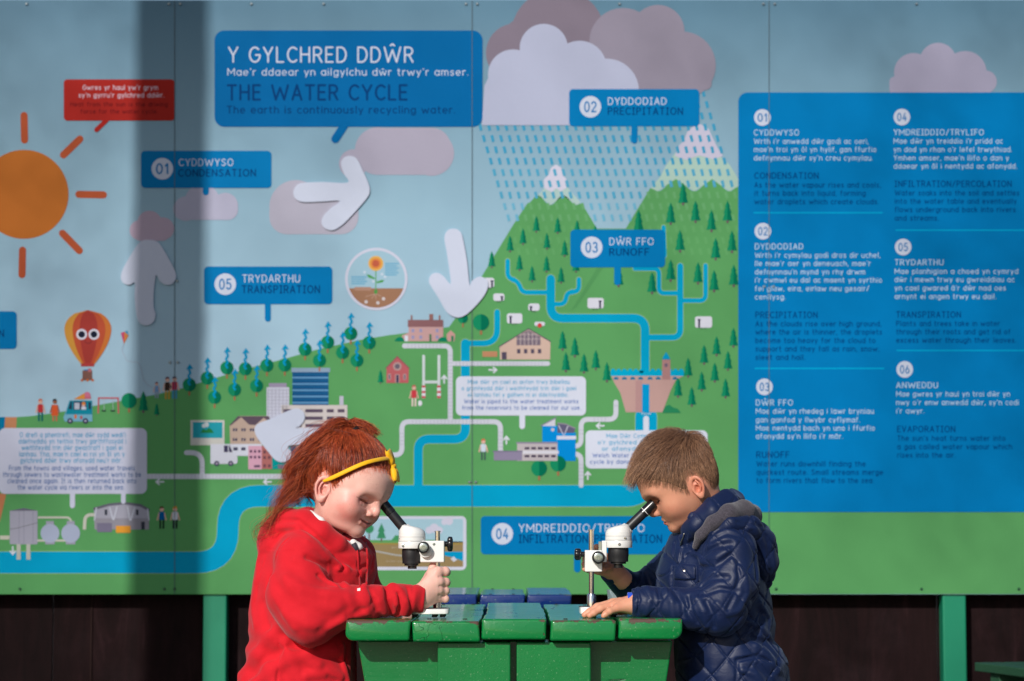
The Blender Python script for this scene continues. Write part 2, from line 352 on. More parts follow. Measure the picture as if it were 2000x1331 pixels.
for i, (p, w, r) in enumerate(river_paths): L.add(ribbon(p, w + 3.2, r), (140, 182, 120), i * .03)
L.put()
for i, (p, w, r) in enumerate(river_paths):
    L = Print('printed_river', 3.05 + i * .03); L.add(ribbon(p, w, r), RIV); L.put()
# pipes with joints
pipes = [([(790, 676), (879.5, 676), (879.5, 824)], 9.5, 12), ([(884, 710.5), (1070, 710.5)], 9, 0),
         ([(755, 889), (785, 889), (785, 824), (977.5, 824), (977.5, 882)], 9.6, 14),
         ([(1203, 786), (1203, 819.5), (1135, 819.5), (1135, 872), (1120, 872)], 9.6, 14), ([(1120, 887), (1135, 887), (1135, 948)], 9.6, 14),
         ([(262, 931), (620, 931)], 10, 0), ([(364, 884.5), (395, 884.5), (395, 928)], 9.5, 22)]
for i, (p, w, r) in enumerate(pipes):
    L = Print('printed_pipe', 3.6 + .03 * i); L.add(ribbon(p, w, r), PIPE); o = L.put()
    q = round_path(p, r) if r else p
    J = Print('printed_pipe_joints', 4.0); s = 0.0
    for (x0, y0), (x1, y1) in zip(q[:-1], q[1:]):
        d = math.hypot(x1 - x0, y1 - y0)
        if d < 14: continue
        ux, uy = (x1 - x0) / d, (y1 - y0) / d
        for k in range(1, int(d / 7)):
            cx, cy = x0 + ux * 7 * k, y0 + uy * 7 * k
            J.add([(cx - uy * w * .5 - ux * .5, cy + ux * w * .5 - uy * .5), (cx - uy * w * .5 + ux * .5, cy + ux * w * .5 + uy * .5), (cx + uy * w * .5 + ux * .5, cy - ux * w * .5 + uy * .5), (cx + uy * w * .5 - ux * .5, cy - ux * w * .5 - uy * .5)], (172, 176, 192))
    if J.f: o2 = J.put(); o2.parent = o; o2['kind'] = 'stuff'
# white arrows: raised plates
def arrow_plate(outline):
    L = Print('arrow_plate', 5, None, 0.006); L.add(outline, (204, 212, 233)); o = L.put(); o['label'] = 'raised white arrow with rounded ends'; return o
def blob(pts, n=5):                 # Catmull-Rom closed curve
    out = []; N = len(pts)
    for i in range(N):
        p0, p1, p2, p3 = (Vector(pts[(i + k - 1) % N]) for k in range(4))
        for k in range(n):
            s = k / n
            out.append(tuple(0.5 * ((2 * p1) + (p2 - p0) * s + (2 * p0 - 5 * p1 + 4 * p2 - p3) * s * s + (3 * p1 - p0 - 3 * p2 + p3) * s ** 3)))
    return out
arrow_plate(blob([(290, 469), (308, 473), (322, 492), (338, 522), (344, 540), (338, 553), (326, 557), (313, 550), (306, 538), (303, 545), (300, 575), (300, 600), (304, 615), (299, 630), (285, 636), (272, 630), (266, 612), (263, 580), (263, 553), (252, 557), (240, 552), (236, 540), (242, 522), (262, 488), (275, 472)]))
arrow_plate(blob([(590, 358), (630, 356), (679, 357), (672, 340), (666, 322), (670, 310), (682, 305), (696, 310), (708, 332), (720, 360), (722, 375), (716, 388), (690, 418), (668, 440), (650, 450), (636, 447), (628, 436), (632, 422), (645, 408), (663, 393), (630, 394), (592, 395), (577, 388), (573, 376), (578, 364)]))
arrow_plate(blob([(886, 447), (898, 452), (904, 466), (912, 510), (917, 556), (922, 549), (936, 541), (950, 546), (953, 560), (944, 580), (922, 605), (905, 618), (890, 620), (873, 610), (855, 580), (840, 556), (838, 545), (845, 535), (857, 534), (868, 542), (880, 555), (878, 530), (872, 490), (868, 465), (874, 451)]))
arrow_plate(blob([(497, 840), (504, 828), (530, 818), (562, 803), (580, 798), (592, 804), (595, 818), (586, 832), (578, 836), (610, 836), (650, 836), (660, 850), (655, 866), (610, 868), (564, 871), (569, 884), (566, 897), (554, 903), (538, 899), (520, 878), (503, 856)]))
# trees
def round_tree(x, y, r, arrow=True, trunk=8):
    L = Print('printed_tree', 4.4)
    L.add(ribbon([(x, y + r * 0.7), (x, y + r + trunk)], 3.4 * r / 13, 0, False), (165, 112, 82))
    L.add(circ(x, y, r, 24), TREE_D, 0.1); L.add([p for p in circ(x, y, r, 24) if p[0] <= x + 0.01], TREE_L, 0.2)
    L.put()
    if arrow:
        A = Print('printed_steam_arrow', 5.0)
        A.add(ribbon([(x + 2, y + 1), (x - 3, y - 6), (x + 3, y - 11), (x - 3, y - 17), (x + 3, y - 23), (x - 1, y - 29), (x + 1, y - 34)], 4.2, 4, False), LBLUE)
        A.add([(x - 6, y - 30), (x + 1, y - 41), (x + 8, y - 31), (x + 4, y - 31), (x + 1, y - 34), (x - 2, y - 30)], LBLUE, 0.1); A.put()
K = lambda s, ox, oy: (lambda x, y: (x / s + ox, y / s + oy))
k = K(3.328, 380, 440)
for q in ((82, 995), (130, 1120), (210, 928), (260, 1070), (330, 935), (403, 1045), (470, 912), (586, 910), (718, 808), (812, 880), (865, 762), (962, 828), (1015, 705), (1055, 880), (1135, 765)):
    round_tree(*k(*q), 13)
round_tree(369.6, 752, 13); round_tree(252, 783, 15, False); round_tree(939.5, 630, 16, False); round_tree(904, 622, 10, False)
round_tree(1053, 915, 15.5, False); round_tree(1090, 906, 15.5, False)
def pine(x, y, h, dark=0):
    w = h * 0.25; L = Print('printed_pine', 4.4)
    L.add(ribbon([(x, y + h), (x, y + h + h * 0.13)], h * 0.1, 0, False), (110, 82, 100))
    R_ = [(0, 0), (w * .55, h * .3), (w * .4, h * .33), (w * .8, h * .62), (w * .62, h * .64), (w, h)]
    L.add([(x + a, y + b) for a, b in R_] + [(x, y + h)], TREE_D, 0.1)
    L.add([(x - a, y + b) for a, b in R_] + [(x, y + h)], TREE_L, 0.2); L.put()
k = K(3.914, 780, 440)
for q in ((706, 200), (846, 80), (945, 25), (1128, 60), (1263, 115), (918, 225), (1014, 310), (1125, 235), (1236, 320), (1350, 235), (1047, -70), (1210, -60)): pine(*k(*q), 29)
k = K(3.915, 1060, 300)
for q in ((263, 510), (402, 550)): pine(*k(*q), 29)
for q in ((733, 430), (978, 375), (1073, 225), (1168, 360), (1290, 430), (1413, 360), (1050, 585), (1322, 645), (1447, 590), (978, 810), (836, 905), (1187, 830), (1310, 890), (1460, 850), (580, 850)): pine(*k(*q), 39)
k = K(3.6975, 1060, 600)
for q in ((143, 170), (232, 218), (167, 325), (298, 335), (383, 310), (463, 398), (1050, 365), (977, 510), (1076, 575), (1148, 465), (1165, 272), (1242, 400), (1255, 210), (1337, 315), (1377, 148), (1320, 515)): pine(*k(*q), 35)
pine(280, 764, 38); pine(306, 788, 22); pine(743, 723, 24)
# sheep
k = K(3.914, 780, 440)
def sheep(x0, y0, x1, y1, face):
    L = Print('printed_sheep', 4.6); L.add(rrect(x0, y0, x1, y1, 4.5), (214, 216, 230))
    w = x1 - x0; fx = x0 + w * (0.24 if face < 0 else 0.78)
    for lx in (0.35, 0.55): L.add(rrect(x0 + w * lx, y1, x0 + w * lx + 2, y1 + 3), (60, 70, 70))
    L.add([(fx - 3.4, y0 + 5), (fx + 3.4, y0 + 5), (fx + 1.8, y0 + 9), (fx + 1.8, y1), (fx - 1.8, y1), (fx - 1.8, y0 + 9)], (42, 40, 70), 0.1); L.put()
for a, b, c, d, f in ((718, 523, 803, 580, 1), (985, 600, 1072, 655, -1), (822, 675, 940, 752, -1), (1438, 557, 1562, 637, 1), (650, 403, 725, 478, 1)):
    sheep(*k(a, b), *k(c, d), f)
k = K(3.6975, 1060, 600); sheep(*k(1100, 68), *k(1223, 150), -1)
L = Print('printed_sheep', 4.6); L.add(rrect(1044, 629, 1064, 637, 3), (214, 216, 230)); L.add(circ(1054, 636, 4.5, 12), (205, 70, 70), .1); L.put()
# houses and works
BG1, DK = (205, 178, 165), (84, 76, 96)
def rects(L, lst, c, dl=0.1):
    for r in lst: L.add(rrect(*r), c, dl)
k5 = K(5.546, 880, 600)
L = Print('printed_school', 4.2)
L.add([k5(530, 430), k5(845, 238), k5(1082, 378), k5(1078, 570), k5(535, 570)], BG1); L.add(ribbon([k5(520, 434), k5(845, 236), k5(1086, 376)], 2, 0, False), DK, .1)
L.add([k5(715, 325), k5(845, 250), k5(975, 325), k5(975, 415), k5(715, 415)], (120, 108, 122), .1)
for i in range(1, 6): L.add(rrect(*k5(715 + i * 43 - 3, 262 + abs(i - 3) * 22), *k5(715 + i * 43 + 3, 415)), (205, 190, 190), .2)
for yy in (295, 345): L.add(rrect(*k5(745 if yy < 300 else 715, yy), *k5(945 if yy < 300 else 975, yy + 5)), (205, 190, 190), .25)
for i in range(4): L.add(rrect(*k5(720 + i * 75, 455), *k5(757 + i * 75, 503)), DK, .1)
L.add(rrect(*k5(555, 488), *k5(608, 568)), DK, .1); L.put()
L = Print('printed_bench', 4.2); L.add(rrect(*k5(345, 480), *k5(507, 540)), (190, 138, 105)); L.add(rrect(*k5(350, 545), *k5(360, 557)), (100, 140, 80)); L.put()
k6 = K(5.787, 660, 470)
L = Print('printed_farmhouse', 4.2)
L.add(rrect(*k6(800, 975), *k6(1190, 1140)), (198, 160, 160)); L.add(rrect(*k6(790, 898), *k6(1190, 978)), (140, 100, 104), .1)
L.add([k6(722, 1075), k6(800, 1040), k6(800, 1140), k6(740, 1135)], (196, 160, 160)); L.add(rrect(*k6(755, 1075), *k6(792, 1140)), (214, 220, 234), .1)
rects(L, [(*k6(823, 845), *k6(842, 900)), (*k6(1032, 832), *k6(1076, 900)), (*k6(1140, 845), *k6(1158, 900))], (150, 108, 104))
for a in (848, 937, 1122):
    for b in (1000, 1075): L.add(rrect(*k6(a - 16, b), *k6(a + 16, b + 38)), (150, 150, 190), .1)
L.add(rrect(*k6(1033, 1060), *k6(1057, 1140)), (70, 120, 90), .1)
L.add([k6(1228, 1060), k6(1275, 1015), k6(1325, 1062), k6(1318, 1140), k6(1235, 1140)], (200, 155, 150)); L.add(rrect(*k6(1280, 1078), *k6(1308, 1138)), (40, 125, 95), .1)
for a, b in ((640, 755), (1125, 1245)):
    L.add([k6(a, 1140), k6(a + 15, 1110), k6(a + 50, 1090), k6(a + 95, 1100), k6(b, 1140)], (8, 128, 96), .3)
L.put()
k7 = K(6.667, 560, 680)
L = Print('printed_chapel', 4.2)
L.add([k7(1300, 262), k7(1440, 118), k7(1590, 262), k7(1585, 456), k7(1298, 456)], (186, 98, 104)); L.add(ribbon([k7(1290, 268), k7(1440, 112), k7(1598, 268)], 2, 0, False), (140, 84, 96), .1)
L.add(circ(*k7(1440, 240), 8.4, 18), (180, 150, 150), .1); L.add(circ(*k7(1440, 240), 5, 14), (110, 100, 115), .2)
L.add(rrect(*k7(1410, 340), *k7(1470, 456), 3), (185, 150, 150), .1); L.add(rrect(*k7(1425, 350), *k7(1458, 455), 2), (72, 66, 96), .2)
for a in (1338, 1535): L.add(rrect(*k7(a - 20, 335), *k7(a + 20, 415), 2.4), (185, 150, 150), .1); L.add(rrect(*k7(a - 9, 348), *k7(a + 9, 405), 1), (100, 100, 120), .2)
L.put()
L = Print('printed_goal_posts', 4.2)
for a in (1783, 1982):
    L.add(rrect(*k7(a - 18, 92), *k7(a + 18, 490)), (205, 216, 220)); L.add(rrect(*k7(a - 24, 488), *k7(a + 24, 655), 1.5), (222, 222, 232), .1)
    for b in (488, 560, 625): L.add(rrect(*k7(a - 24, b), *k7(a + 24, b + 28), 1), (196, 78, 88), .2)
L.add(rrect(*k7(1800, 425), *k7(1966, 462)), (205, 216, 220), .1); L.put()
def person_print(x, y, top, legs, h=44, skin=(222, 180, 165), hair=(205, 100, 60), dress=False):
    s = h / 44.0; L = Print('printed_figure', 4.6)
    L.add(circ(x, y - 38 * s, 4.4 * s, 14), skin, .1); L.add([(x - 4.6 * s, y - 38 * s), (x - 3 * s, y - 43 * s), (x + 2 * s, y - 44 * s), (x + 4.6 * s, y - 39 * s), (x, y - 40.5 * s)], hair, .2)
    if dress: L.add([(x - 4.5 * s, y - 32 * s), (x + 4.5 * s, y - 32 * s), (x + 7 * s, y - 11 * s), (x - 7 * s, y - 11 * s)], top, .1)
    else: L.add(rrect(x - 5 * s, y - 33 * s, x + 5 * s, y - 17 * s, 2), top, .1)
    for d in (-1, 1):
        L.add(rrect(x + d * 3.1 * s - 1.7 * s, y - 18 * s, x + d * 3.1 * s + 1.7 * s, y), legs)
        L.add(ribbon([(x + d * 5.2 * s, y - 31 * s), (x + d * 8.6 * s, y - 17 * s)], 2.4 * s), skin)
    return L.put()
person_print(79, 823, (190, 55, 62), (0, 105, 105)); person_print(107, 823, (216, 92, 52), (190, 120, 90), 44, (150, 100, 80), (30, 30, 42), True)
person_print(306, 778, (120, 160, 205), (150, 165, 190), 32, hair=(120, 50, 60)); person_print(327, 780, (64, 48, 44), (190, 150, 60), 44, hair=(90, 60, 80)); person_print(341, 779, (170, 42, 80), (70, 150, 185), 44, hair=(80, 70, 90))
person_print(808.5, 794, (200, 66, 76), (222, 205, 196), 42, hair=(190, 90, 90)); person_print(944, 899, (200, 216, 232), (70, 92, 92), 42, hair=(200, 110, 70))
person_print(316, 1033, (0, 92, 160), (30, 44, 40), 44, hair=(90, 56, 40)); person_print(342, 1033, (205, 212, 226), (30, 36, 40), 44, hair=(225, 150, 40))
L = Print('printed_ball', 4.6); L.add(circ(820.5, 788, 4, 14, 5.5), (222, 224, 234)); L.put()
# city blocks
kc = K(5.546, 380, 700)
L = Print('printed_tower', 4.2); L.add(rrect(*kc(1060, 105), *kc(1450, 510)), (22, 82, 132)); L.add(rrect(*kc(1050, 105), *kc(1468, 152)), (140, 165, 190), .1)
for i in range(5): L.add(rrect(*kc(1060, 200 + i * 68), *kc(1450, 222 + i * 68)), (95, 150, 195), .1); L.add(rrect(*kc(1060, 168 + i * 68), *kc(1450, 178 + i * 68)), (32, 100, 150), .1)
L.put()
L = Print('printed_office', 4.4); L.add(rrect(*kc(780, 315), *kc(1025, 660)), (205, 208, 226)); L.add(rrect(*kc(805, 270), *kc(998, 315)), (160, 150, 178), .1)
for i in range(6): L.add(rrect(*kc(795 + i * 40, 330), *kc(801 + i * 40, 650)), (165, 165, 188), .1)
for i in range(9): L.add(rrect(*kc(785, 345 + i * 36), *kc(1020, 350 + i * 36)), (165, 165, 188), .15)
L.put()
L = Print('printed_car_park', 4.5); L.add(rrect(*kc(940, 508), *kc(1655, 900)), (208, 200, 200))
for i in range(4):
    for a, b in ((965, 1160), (1200, 1390), (1432, 1508), (1550, 1625)): L.add(rrect(*kc(a, 552 + i * 80), *kc(b, 588 + i * 80)), (92, 80, 100), .1)
L.add(rrect(663, 774, 671, 792), (190, 190, 208)); L.put()
L = Print('printed_town_house', 4.6); L.add([kc(380, 725), kc(480, 625), kc(800, 625), kc(870, 725), kc(860, 930), kc(385, 930)], (190, 168, 155))
L.add([kc(375, 728), kc(470, 628), kc(800, 628), kc(875, 725), kc(860, 735), kc(750, 645), kc(660, 725), kc(590, 720), kc(505, 640), kc(395, 728)], (96, 82, 96), .1)
for i in range(4):
    for b in (760, 865): L.add(rrect(*kc(415 + i * 92, b), *kc(462 + i * 92, b + 32)), (76, 70, 92), .1); L.add(rrect(*kc(435 + i * 92, b), *kc(441 + i * 92, b + 32)), (205, 190, 185), .2)
L.add(rrect(*kc(385, 930), *kc(730, 1058)), (212, 216, 232))
for a in (420, 505): L.add(rrect(*kc(a, 965), *kc(a + 48, 1000)), (76, 78, 100), .1)
L.put()
L = Print('printed_pink_house', 4.8); L.add(rrect(*kc(582, 950), *kc(728, 1205)), (214, 165, 188))
for i in range(3):
    for b in (995, 1058): L.add(rrect(*kc(598 + i * 45, b), *kc(624 + i * 45, b + 28)), (96, 70, 96), .1)
L.add(rrect(*kc(645, 1158), *kc(710, 1182)), (90, 70, 96), .1); L.put()
L = Print('printed_brick_house', 4.8); L.add(rrect(*kc(728, 950), *kc(840, 1200)), (176, 110, 108))
for b in (1000, 1060, 1150):
    for a in (745, 795): L.add(rrect(*kc(a, b), *kc(a + 28, b + 32)), (110, 74, 84), .1)
L.put()
L = Print('printed_shop', 4.8); L.add(rrect(*kc(840, 950), *kc(1100, 1200)), (0, 150, 150)); L.add(rrect(*kc(900, 960), *kc(1100, 1110)), (90, 160, 172), .1); L.add(rrect(*kc(905, 1155), *kc(1095, 1198)), (130, 110, 130), .1)
L.add(rrect(*kc(1040, 950), *kc(1100, 1040)), (70, 84, 112), .2); L.add(rrect(*kc(1100, 940), *kc(1260, 1200)), (150, 140, 140), .1); L.put()
L = Print('printed_van', 5.0); L.add(rrect(*kc(172, 930), *kc(420, 1145), 2), (210, 213, 228)); L.add(rrect(*kc(360, 1050), *kc(465, 1145), 5), (210, 213, 228), .1)
L.add(rrect(*kc(318, 945), *kc(362, 1018)), (66, 62, 92), .2); L.add([kc(372, 945), kc(382, 945), kc(412, 1018), kc(372, 1018)], (66, 62, 92), .2)
for a in (240, 392): L.add(circ(*kc(a, 1140), 5.2, 16), (66, 66, 96), .2); L.add(circ(*kc(a, 1140), 2.6, 12), (160, 150, 170), .3)
L.put()
L = Print('printed_picture', 4.6); L.add(rrect(372, 821, 438.5, 870), (205, 205, 200)); L.add(rrect(376.5, 825, 434.5, 856), (40, 160, 178), .1)
L.add([(391, 846), (397, 838), (403, 841), (408, 836), (414, 840), (418, 846)], (40, 130, 70), .2); L.add(circ(403, 830, 5, 14), (205, 215, 220), .2); L.add(circ(398, 832, 4, 12), (205, 215, 220), .25); L.put()
L = Print('printed_balloon', 4.2)
def bal(a0, a1):
    o = []
    for s in (a0, a1):
        seq = []
        for i in range(17):
            t = i / 16; w = 46 * math.sqrt(max(0, 1 - ((t - 0.36) / 0.36) ** 2)) if t < 0.36 else 46 * (1 - ((t - 0.36) / 0.64) ** 1.7 * 0.72)
            seq.append((171.5 + s * w, 606 + 106 * t))
        o.append(seq)
    return o[0] + o[1][::-1]
L.add(bal(-1, 1), (202, 118, 58)); L.add(bal(-1, -0.65), (206, 148, 66), .1); L.add(bal(-0.65, 0.75), (188, 84, 58), .2); L.add(bal(-0.35, 0.42), (165, 62, 56), .3)
L.add(rrect(158, 710, 184, 716), (178, 66, 66), .4); L.add(rrect(161, 724, 180, 743, 1), (130, 92, 84), .2); L.add(rrect(164, 722, 176, 728, 1), (30, 120, 190), .1); L.add(rrect(172, 720, 178, 727, 1), (190, 110, 120), .3)
for a in (160, 171, 181): L.add(circ(a, 743, 2.6, 10), (205, 110, 60), .3)
for a in (159.5, 183.5): L.add(circ(a, 653.5, 10.6, 22), (212, 212, 228), .5); L.add(circ(a, 653.5, 6.6, 18), (28, 34, 54), .6)
L.add(ribbon([(165, 665), (168, 670), (172, 671.5), (177, 670), (179, 665)], 1.4), (120, 44, 50), .5); L.put()
L = Print('printed_kite', 4.2); L.add([(236, 651), (243, 648), (242, 672)], (198, 70, 110)); L.add([(243, 648), (251, 656), (242, 672)], (205, 130, 70)); L.add([(243, 648), (249, 646), (251, 656)], (60, 150, 190))
L.add(ribbon([(242, 672), (238, 684), (243, 695), (248, 706), (270, 708), (276, 720), (280, 742), (288, 752), (298, 757)], 1.0, 4, False), (170, 180, 200)); L.put()
kv = K(6.05, 0, 760)
L = Print('printed_ice_cream_van', 4.8); L.add([kv(750, 340), kv(820, 140), kv(1088, 140), kv(1092, 385), kv(765, 385)], (120, 178, 205)); L.add([kv(775, 300), kv(822, 138), kv(1086, 138), kv(1088, 302)], (20, 140, 165), .1)
L.add(rrect(*kv(868, 150), *kv(1020, 245)), (60, 66, 96), .2); L.add(rrect(*kv(880, 165), *kv(940, 240)), (190, 196, 212), .3); L.add([kv(808, 240), kv(835, 150), kv(852, 150), kv(850, 240)], (40, 60, 84), .2); L.add(rrect(*kv(1045, 155), *kv(1075, 240)), (40, 60, 84), .2)
L.add(circ(*kv(988, 190), 3.6, 12), (222, 186, 180), .4); L.add(circ(*kv(988, 172), 3.4, 12), (224, 140, 70), .5); L.add(rrect(*kv(960, 210), *kv(1016, 245), 2), (205, 212, 230), .4)
L.add([kv(872, 120), kv(1000, 48), kv(1005, 122)], (224, 148, 70), .2); L.add(circ(*kv(1030, 75), 6.6, 14), (210, 120, 150), .15); L.add(rrect(*kv(1000, 90), *kv(1075, 118)), (205, 110, 130), .16)
L.add(circ(*kv(892, 328), 2.6, 12, 4.4), (222, 120, 66), .2); L.add(circ(*kv(960, 338), 2.6, 12, 4), (178, 96, 100), .2)
for a in (828, 1010): L.add(circ(*kv(a, 378), 5.6, 16), (60, 60, 86), .3); L.add(circ(*kv(a, 378), 2.4, 10), (165, 170, 196), .4)
L.put()
L = Print('printed_swing', 4.2); L.add(ribbon([kv(1160, 290), kv(1165, 108), kv(1395, 108), kv(1400, 290)], 2.8, 0, False), (200, 100, 108))
for a in (1230, 1335): L.add(ribbon([kv(a, 110), kv(a, 250)], .8, 0, False), (190, 200, 210)); L.add(rrect(*kv(a - 28, 250), *kv(a + 22, 268)), (40, 70, 56), .1)
L.put()
# works at lower left
kw = K(3.246, 0, 760)
L = Print('printed_tank', 4.4); L.add(rrect(*kw(62, 770), *kw(238, 985), 2), (165, 165, 182)); L.add([kw(62, 772), kw(150, 755), kw(238, 772)], (110, 110, 128))
for a in (120, 150, 208): L.add(rrect(*kw(a, 775), *kw(a + 3, 980)), (135, 135, 152), .1)
L.add(ribbon([kw(60, 890), kw(120, 880), kw(238, 848)], 1.6, 0, False), (130, 130, 140), .2)
L.add(rrect(*kw(0, 930), *kw(60, 955)), (200, 200, 186)); L.add(ribbon([kw(240, 815), kw(440, 815), kw(452, 840)], 4, 6, False), (196, 198, 186)); L.add(rrect(*kw(238, 955), *kw(420, 968)), (196, 198, 186))
for a in (118, 180): L.add(rrect(*kw(a - 13, 985), *kw(a + 13, 1082)), (186, 188, 180))
for a in (317, 448): L.add(circ(*kw(a, 915), 18.4, 26), (170, 180, 206), .2); L.add(rrect(*kw(a - 25, 838), *kw(a + 25, 860)), (160, 160, 180), .1); L.add(rrect(*kw(a - 30, 968), *kw(a + 30, 985)), (160, 160, 180), .1)
L.put()
L = Print('printed_works_hall', 4.4); L.add([kw(595, 760), kw(700, 738), kw(790, 732), kw(900, 745), kw(945, 765), kw(945, 892), kw(600, 892)], (168, 168, 184)); L.add(ribbon([kw(592, 762), kw(690, 734), kw(790, 724), kw(890, 738), kw(948, 770)], 5, 0, False), (104, 104, 118), .1)
L.add(rrect(*kw(600, 820), *kw(945, 892)), (150, 148, 160), .1); L.add(rrect(*kw(615, 850), *kw(710, 908)), (122, 118, 142), .2); L.add(rrect(*kw(735, 868), *kw(828, 912)), (232, 160, 60), .3); L.add(rrect(*kw(895, 842), *kw(918, 892)), (60, 64, 76), .2)
for a in (672, 870): L.add(rrect(*kw(a - 8, 765), *kw(a + 8, 800)), (50, 56, 70), .2)
for a in ((612, 752, 598, 835), (695, 750, 718, 835), (742, 745, 720, 835), (808, 745, 824, 835), (855, 748, 828, 835), (935, 760, 945, 835)): L.add(ribbon([kw(*a[:2]), kw(*a[2:])], 2.4, 0, False), (200, 204, 220), .3)
L.add(ribbon([kw(600, 798), kw(540, 798), kw(535, 892)], 6.4, 12, False), (200, 202, 190), .1); L.put()
# water treatment works (centre) and dam
kk = K(4.348, 700, 700)
L = Print('printed_treatment_works', 4.4); L.add(rrect(*kk(1562, 575), *kk(1690, 790)), (0, 140, 218)); L.add(rrect(*kk(1690, 632), *kk(1845, 872)), (0, 140, 218)); L.add([kk(1690, 560), kk(1760, 560), kk(1840, 600), kk(1830, 635), kk(1690, 635)], (96, 94, 122), .05)
L.add([kk(1560, 575), kk(1672, 515), kk(1672, 578)], (205, 205, 220), .1); L.add(ribbon([kk(1548, 575), kk(1680, 505)], 2.4, 0, False), (130, 126, 152), .2); L.add(ribbon([kk(1690, 552), kk(1760, 560), kk(1845, 598)], 2.6, 0, False), (140, 134, 150), .2)
L.add(rrect(*kk(1685, 660), *kk(1850, 690)), (210, 214, 232), .2); L.add(ribbon([kk(1700, 570), kk(1745, 660), kk(1780, 575)], 2.4, 0, False), (190, 190, 208), .2)
L.add(circ(*kk(1650, 607), 3.4, 12), (200, 190, 200), .2)
L.add(rrect(*kk(1348, 720), *kk(1690, 872)), (188, 180, 186), .3); L.add(rrect(*kk(1340, 712), *kk(1690, 726)), (140, 134, 156), .4); L.add(rrect(*kk(1395, 785), *kk(1700, 812)), (214, 214, 226), .4)
L.add(rrect(*kk(1150, 792), *kk(1390, 868)), (140, 132, 160), .4); L.add(rrect(*kk(1142, 785), *kk(1395, 797)), (120, 116, 140), .5)
for i in range(5):
    for b in (755, 822): L.add(rrect(*kk(1412 + i * 56, b), *kk(1452 + i * 56, b + 20)), (76, 66, 88), .5)
L.put()
kd = K(3.6975, 1060, 600)
L = Print('printed_dam', 4.2); L.add([kd(495, 498), kd(1015, 498), kd(960, 530), kd(925, 600), kd(865, 760), kd(600, 760), kd(560, 620), kd(515, 545)], (190, 155, 150)); L.add(rrect(*kd(490, 462), *kd(1020, 498)), (0, 165, 205), .1)
for i in range(13): L.add(circ(*kd(508 + i * 41, 462), 4.5, 12), (0, 165, 205), .05 + .01 * i)
for a in (530, 590, 650, 707, 775, 834, 955): L.add([q for q in circ(*kd(a, 524), 5.2, 20) if q[1] <= kd(0, 525)[1]], (0, 110, 150), .2)
L.add(rrect(*kd(862, 378), *kd(922, 525)), (170, 128, 128), .3); L.add([kd(862, 380), kd(870, 358), kd(892, 325), kd(912, 358), kd(920, 380)], (0, 150, 195), .3); L.add(rrect(*kd(880, 408), *kd(902, 432)), (110, 96, 116), .4)
L.add(rrect(*kd(718, 558), *kd(770, 760)), (0, 150, 208), .3); L.add(rrect(*kd(670, 530), *kd(718, 758)), (180, 142, 142), .15); L.put()
L = Print('printed_bush', 4.5); L.add([kd(862, 765), kd(880, 720), kd(915, 705), kd(940, 725), kd(975, 735), kd(998, 765)], (40, 132, 90)); L.put()
# round inset and picture inset
L = Print('printed_inset', 4.2); L.add(circ(735, 545.5, 61, 48), (206, 208, 228)); L.add(circ(735, 545.5, 56, 48), (160, 195, 214), .1); L.add([p for p in circ(735, 545.5, 56, 96) if p[1] > 560.5], (158, 118, 94), .2)
L.add(rrect(692, 561, 725, 568, 2), (176, 138, 120), .3); L.add(circ(734, 515, 14.8, 24), (224, 176, 92), .3); L.add(circ(734, 515, 11, 24), (222, 140, 72), .35); L.add(circ(734, 515, 7, 20), (190, 96, 72), .4)
L.add(ribbon([(734, 529), (734, 570)], 2.2, 0, False), (100, 165, 110), .3); L.add(circ(734, 570, 3.4, 12, 5), (84, 150, 78), .4)
L.add([(716, 536), (722, 537), (733, 544), (731, 546), (720, 543)], (84, 158, 92), .35); L.add([(751, 548), (745, 547), (735, 551), (737, 554), (747, 552)], (84, 158, 92), .35)
for a, b, w, n in ((686, 540, 31, 4), (752, 514, 27, 6)):
    for i in range(n): L.add(rrect(a, b + i * 4.4, a + w - (i % 2) * 4, b + 2.6 + i * 4.4), (110, 172, 205), .3)
for a in ((715, 590), (738, 592), (749, 584)): L.add(circ(*a, 3.4, 10), (206, 200, 205), .4)
for a in ((714, 580), (725, 584), (734, 585), (744, 579)): L.add(ribbon([(734, 574), a], 1, 0, False), (190, 160, 145), .3)
for a in ((746, 536), (752, 541), (712, 532), (729, 550)): L.add(circ(*a, 2.6, 10), (200, 214, 230), .3)
L.put()
L = Print('printed_inset', 4.2); L.add(rrect(600, 1008.5, 911, 1114, 10), (206, 210, 228)); L.add(rrect(606, 1014, 904.5, 1060, 2), (164, 200, 216), .1); L.add(rrect(606, 1058, 904.5, 1107.5, 2), (150, 130, 92), .1); L.add(rrect(606, 1055, 860, 1061), (98, 160, 98), .2)
L.add([(860, 1078), (904.5, 1078), (904.5, 1096), (880, 1088), (840, 1080)], (0, 150, 200), .2); L.add(rrect(606, 1061, 904.5, 1064), (160, 138, 70), .2); L.add(circ(721, 1033, 9, 18), (60, 140, 100), .3); L.add(rrect(719.5, 1040, 722.5, 1056), (110, 100, 100), .25)
L.add([(745, 1022), (752, 1038), (749.5, 1039), (754, 1052), (736, 1052), (740.5, 1039), (738, 1038)], (60, 140, 100), .3); L.add(rrect(743.5, 1052, 746.5, 1058), (110, 90, 90), .25); L.add([(764, 1056), (772, 1046), (784, 1046), (792, 1056)], (70, 150, 100), .3)
L.add(ribbon([(700, 1072), (740, 1078), (770, 1084), (820, 1090), (850, 1094)], 3, 0, False), (170, 172, 170), .3)
for a, b, r in ((838, 1036, 7), (848, 1032, 9), (858, 1036, 7), (868, 1020, 6), (877, 1018, 8)): L.add(circ(a, b, r, 16), (205, 205, 225), .3 + r * .005)
L.add([(886, 1087), (893, 1094), (886, 1098), (880, 1092)], (200, 205, 220), .4); L.put()
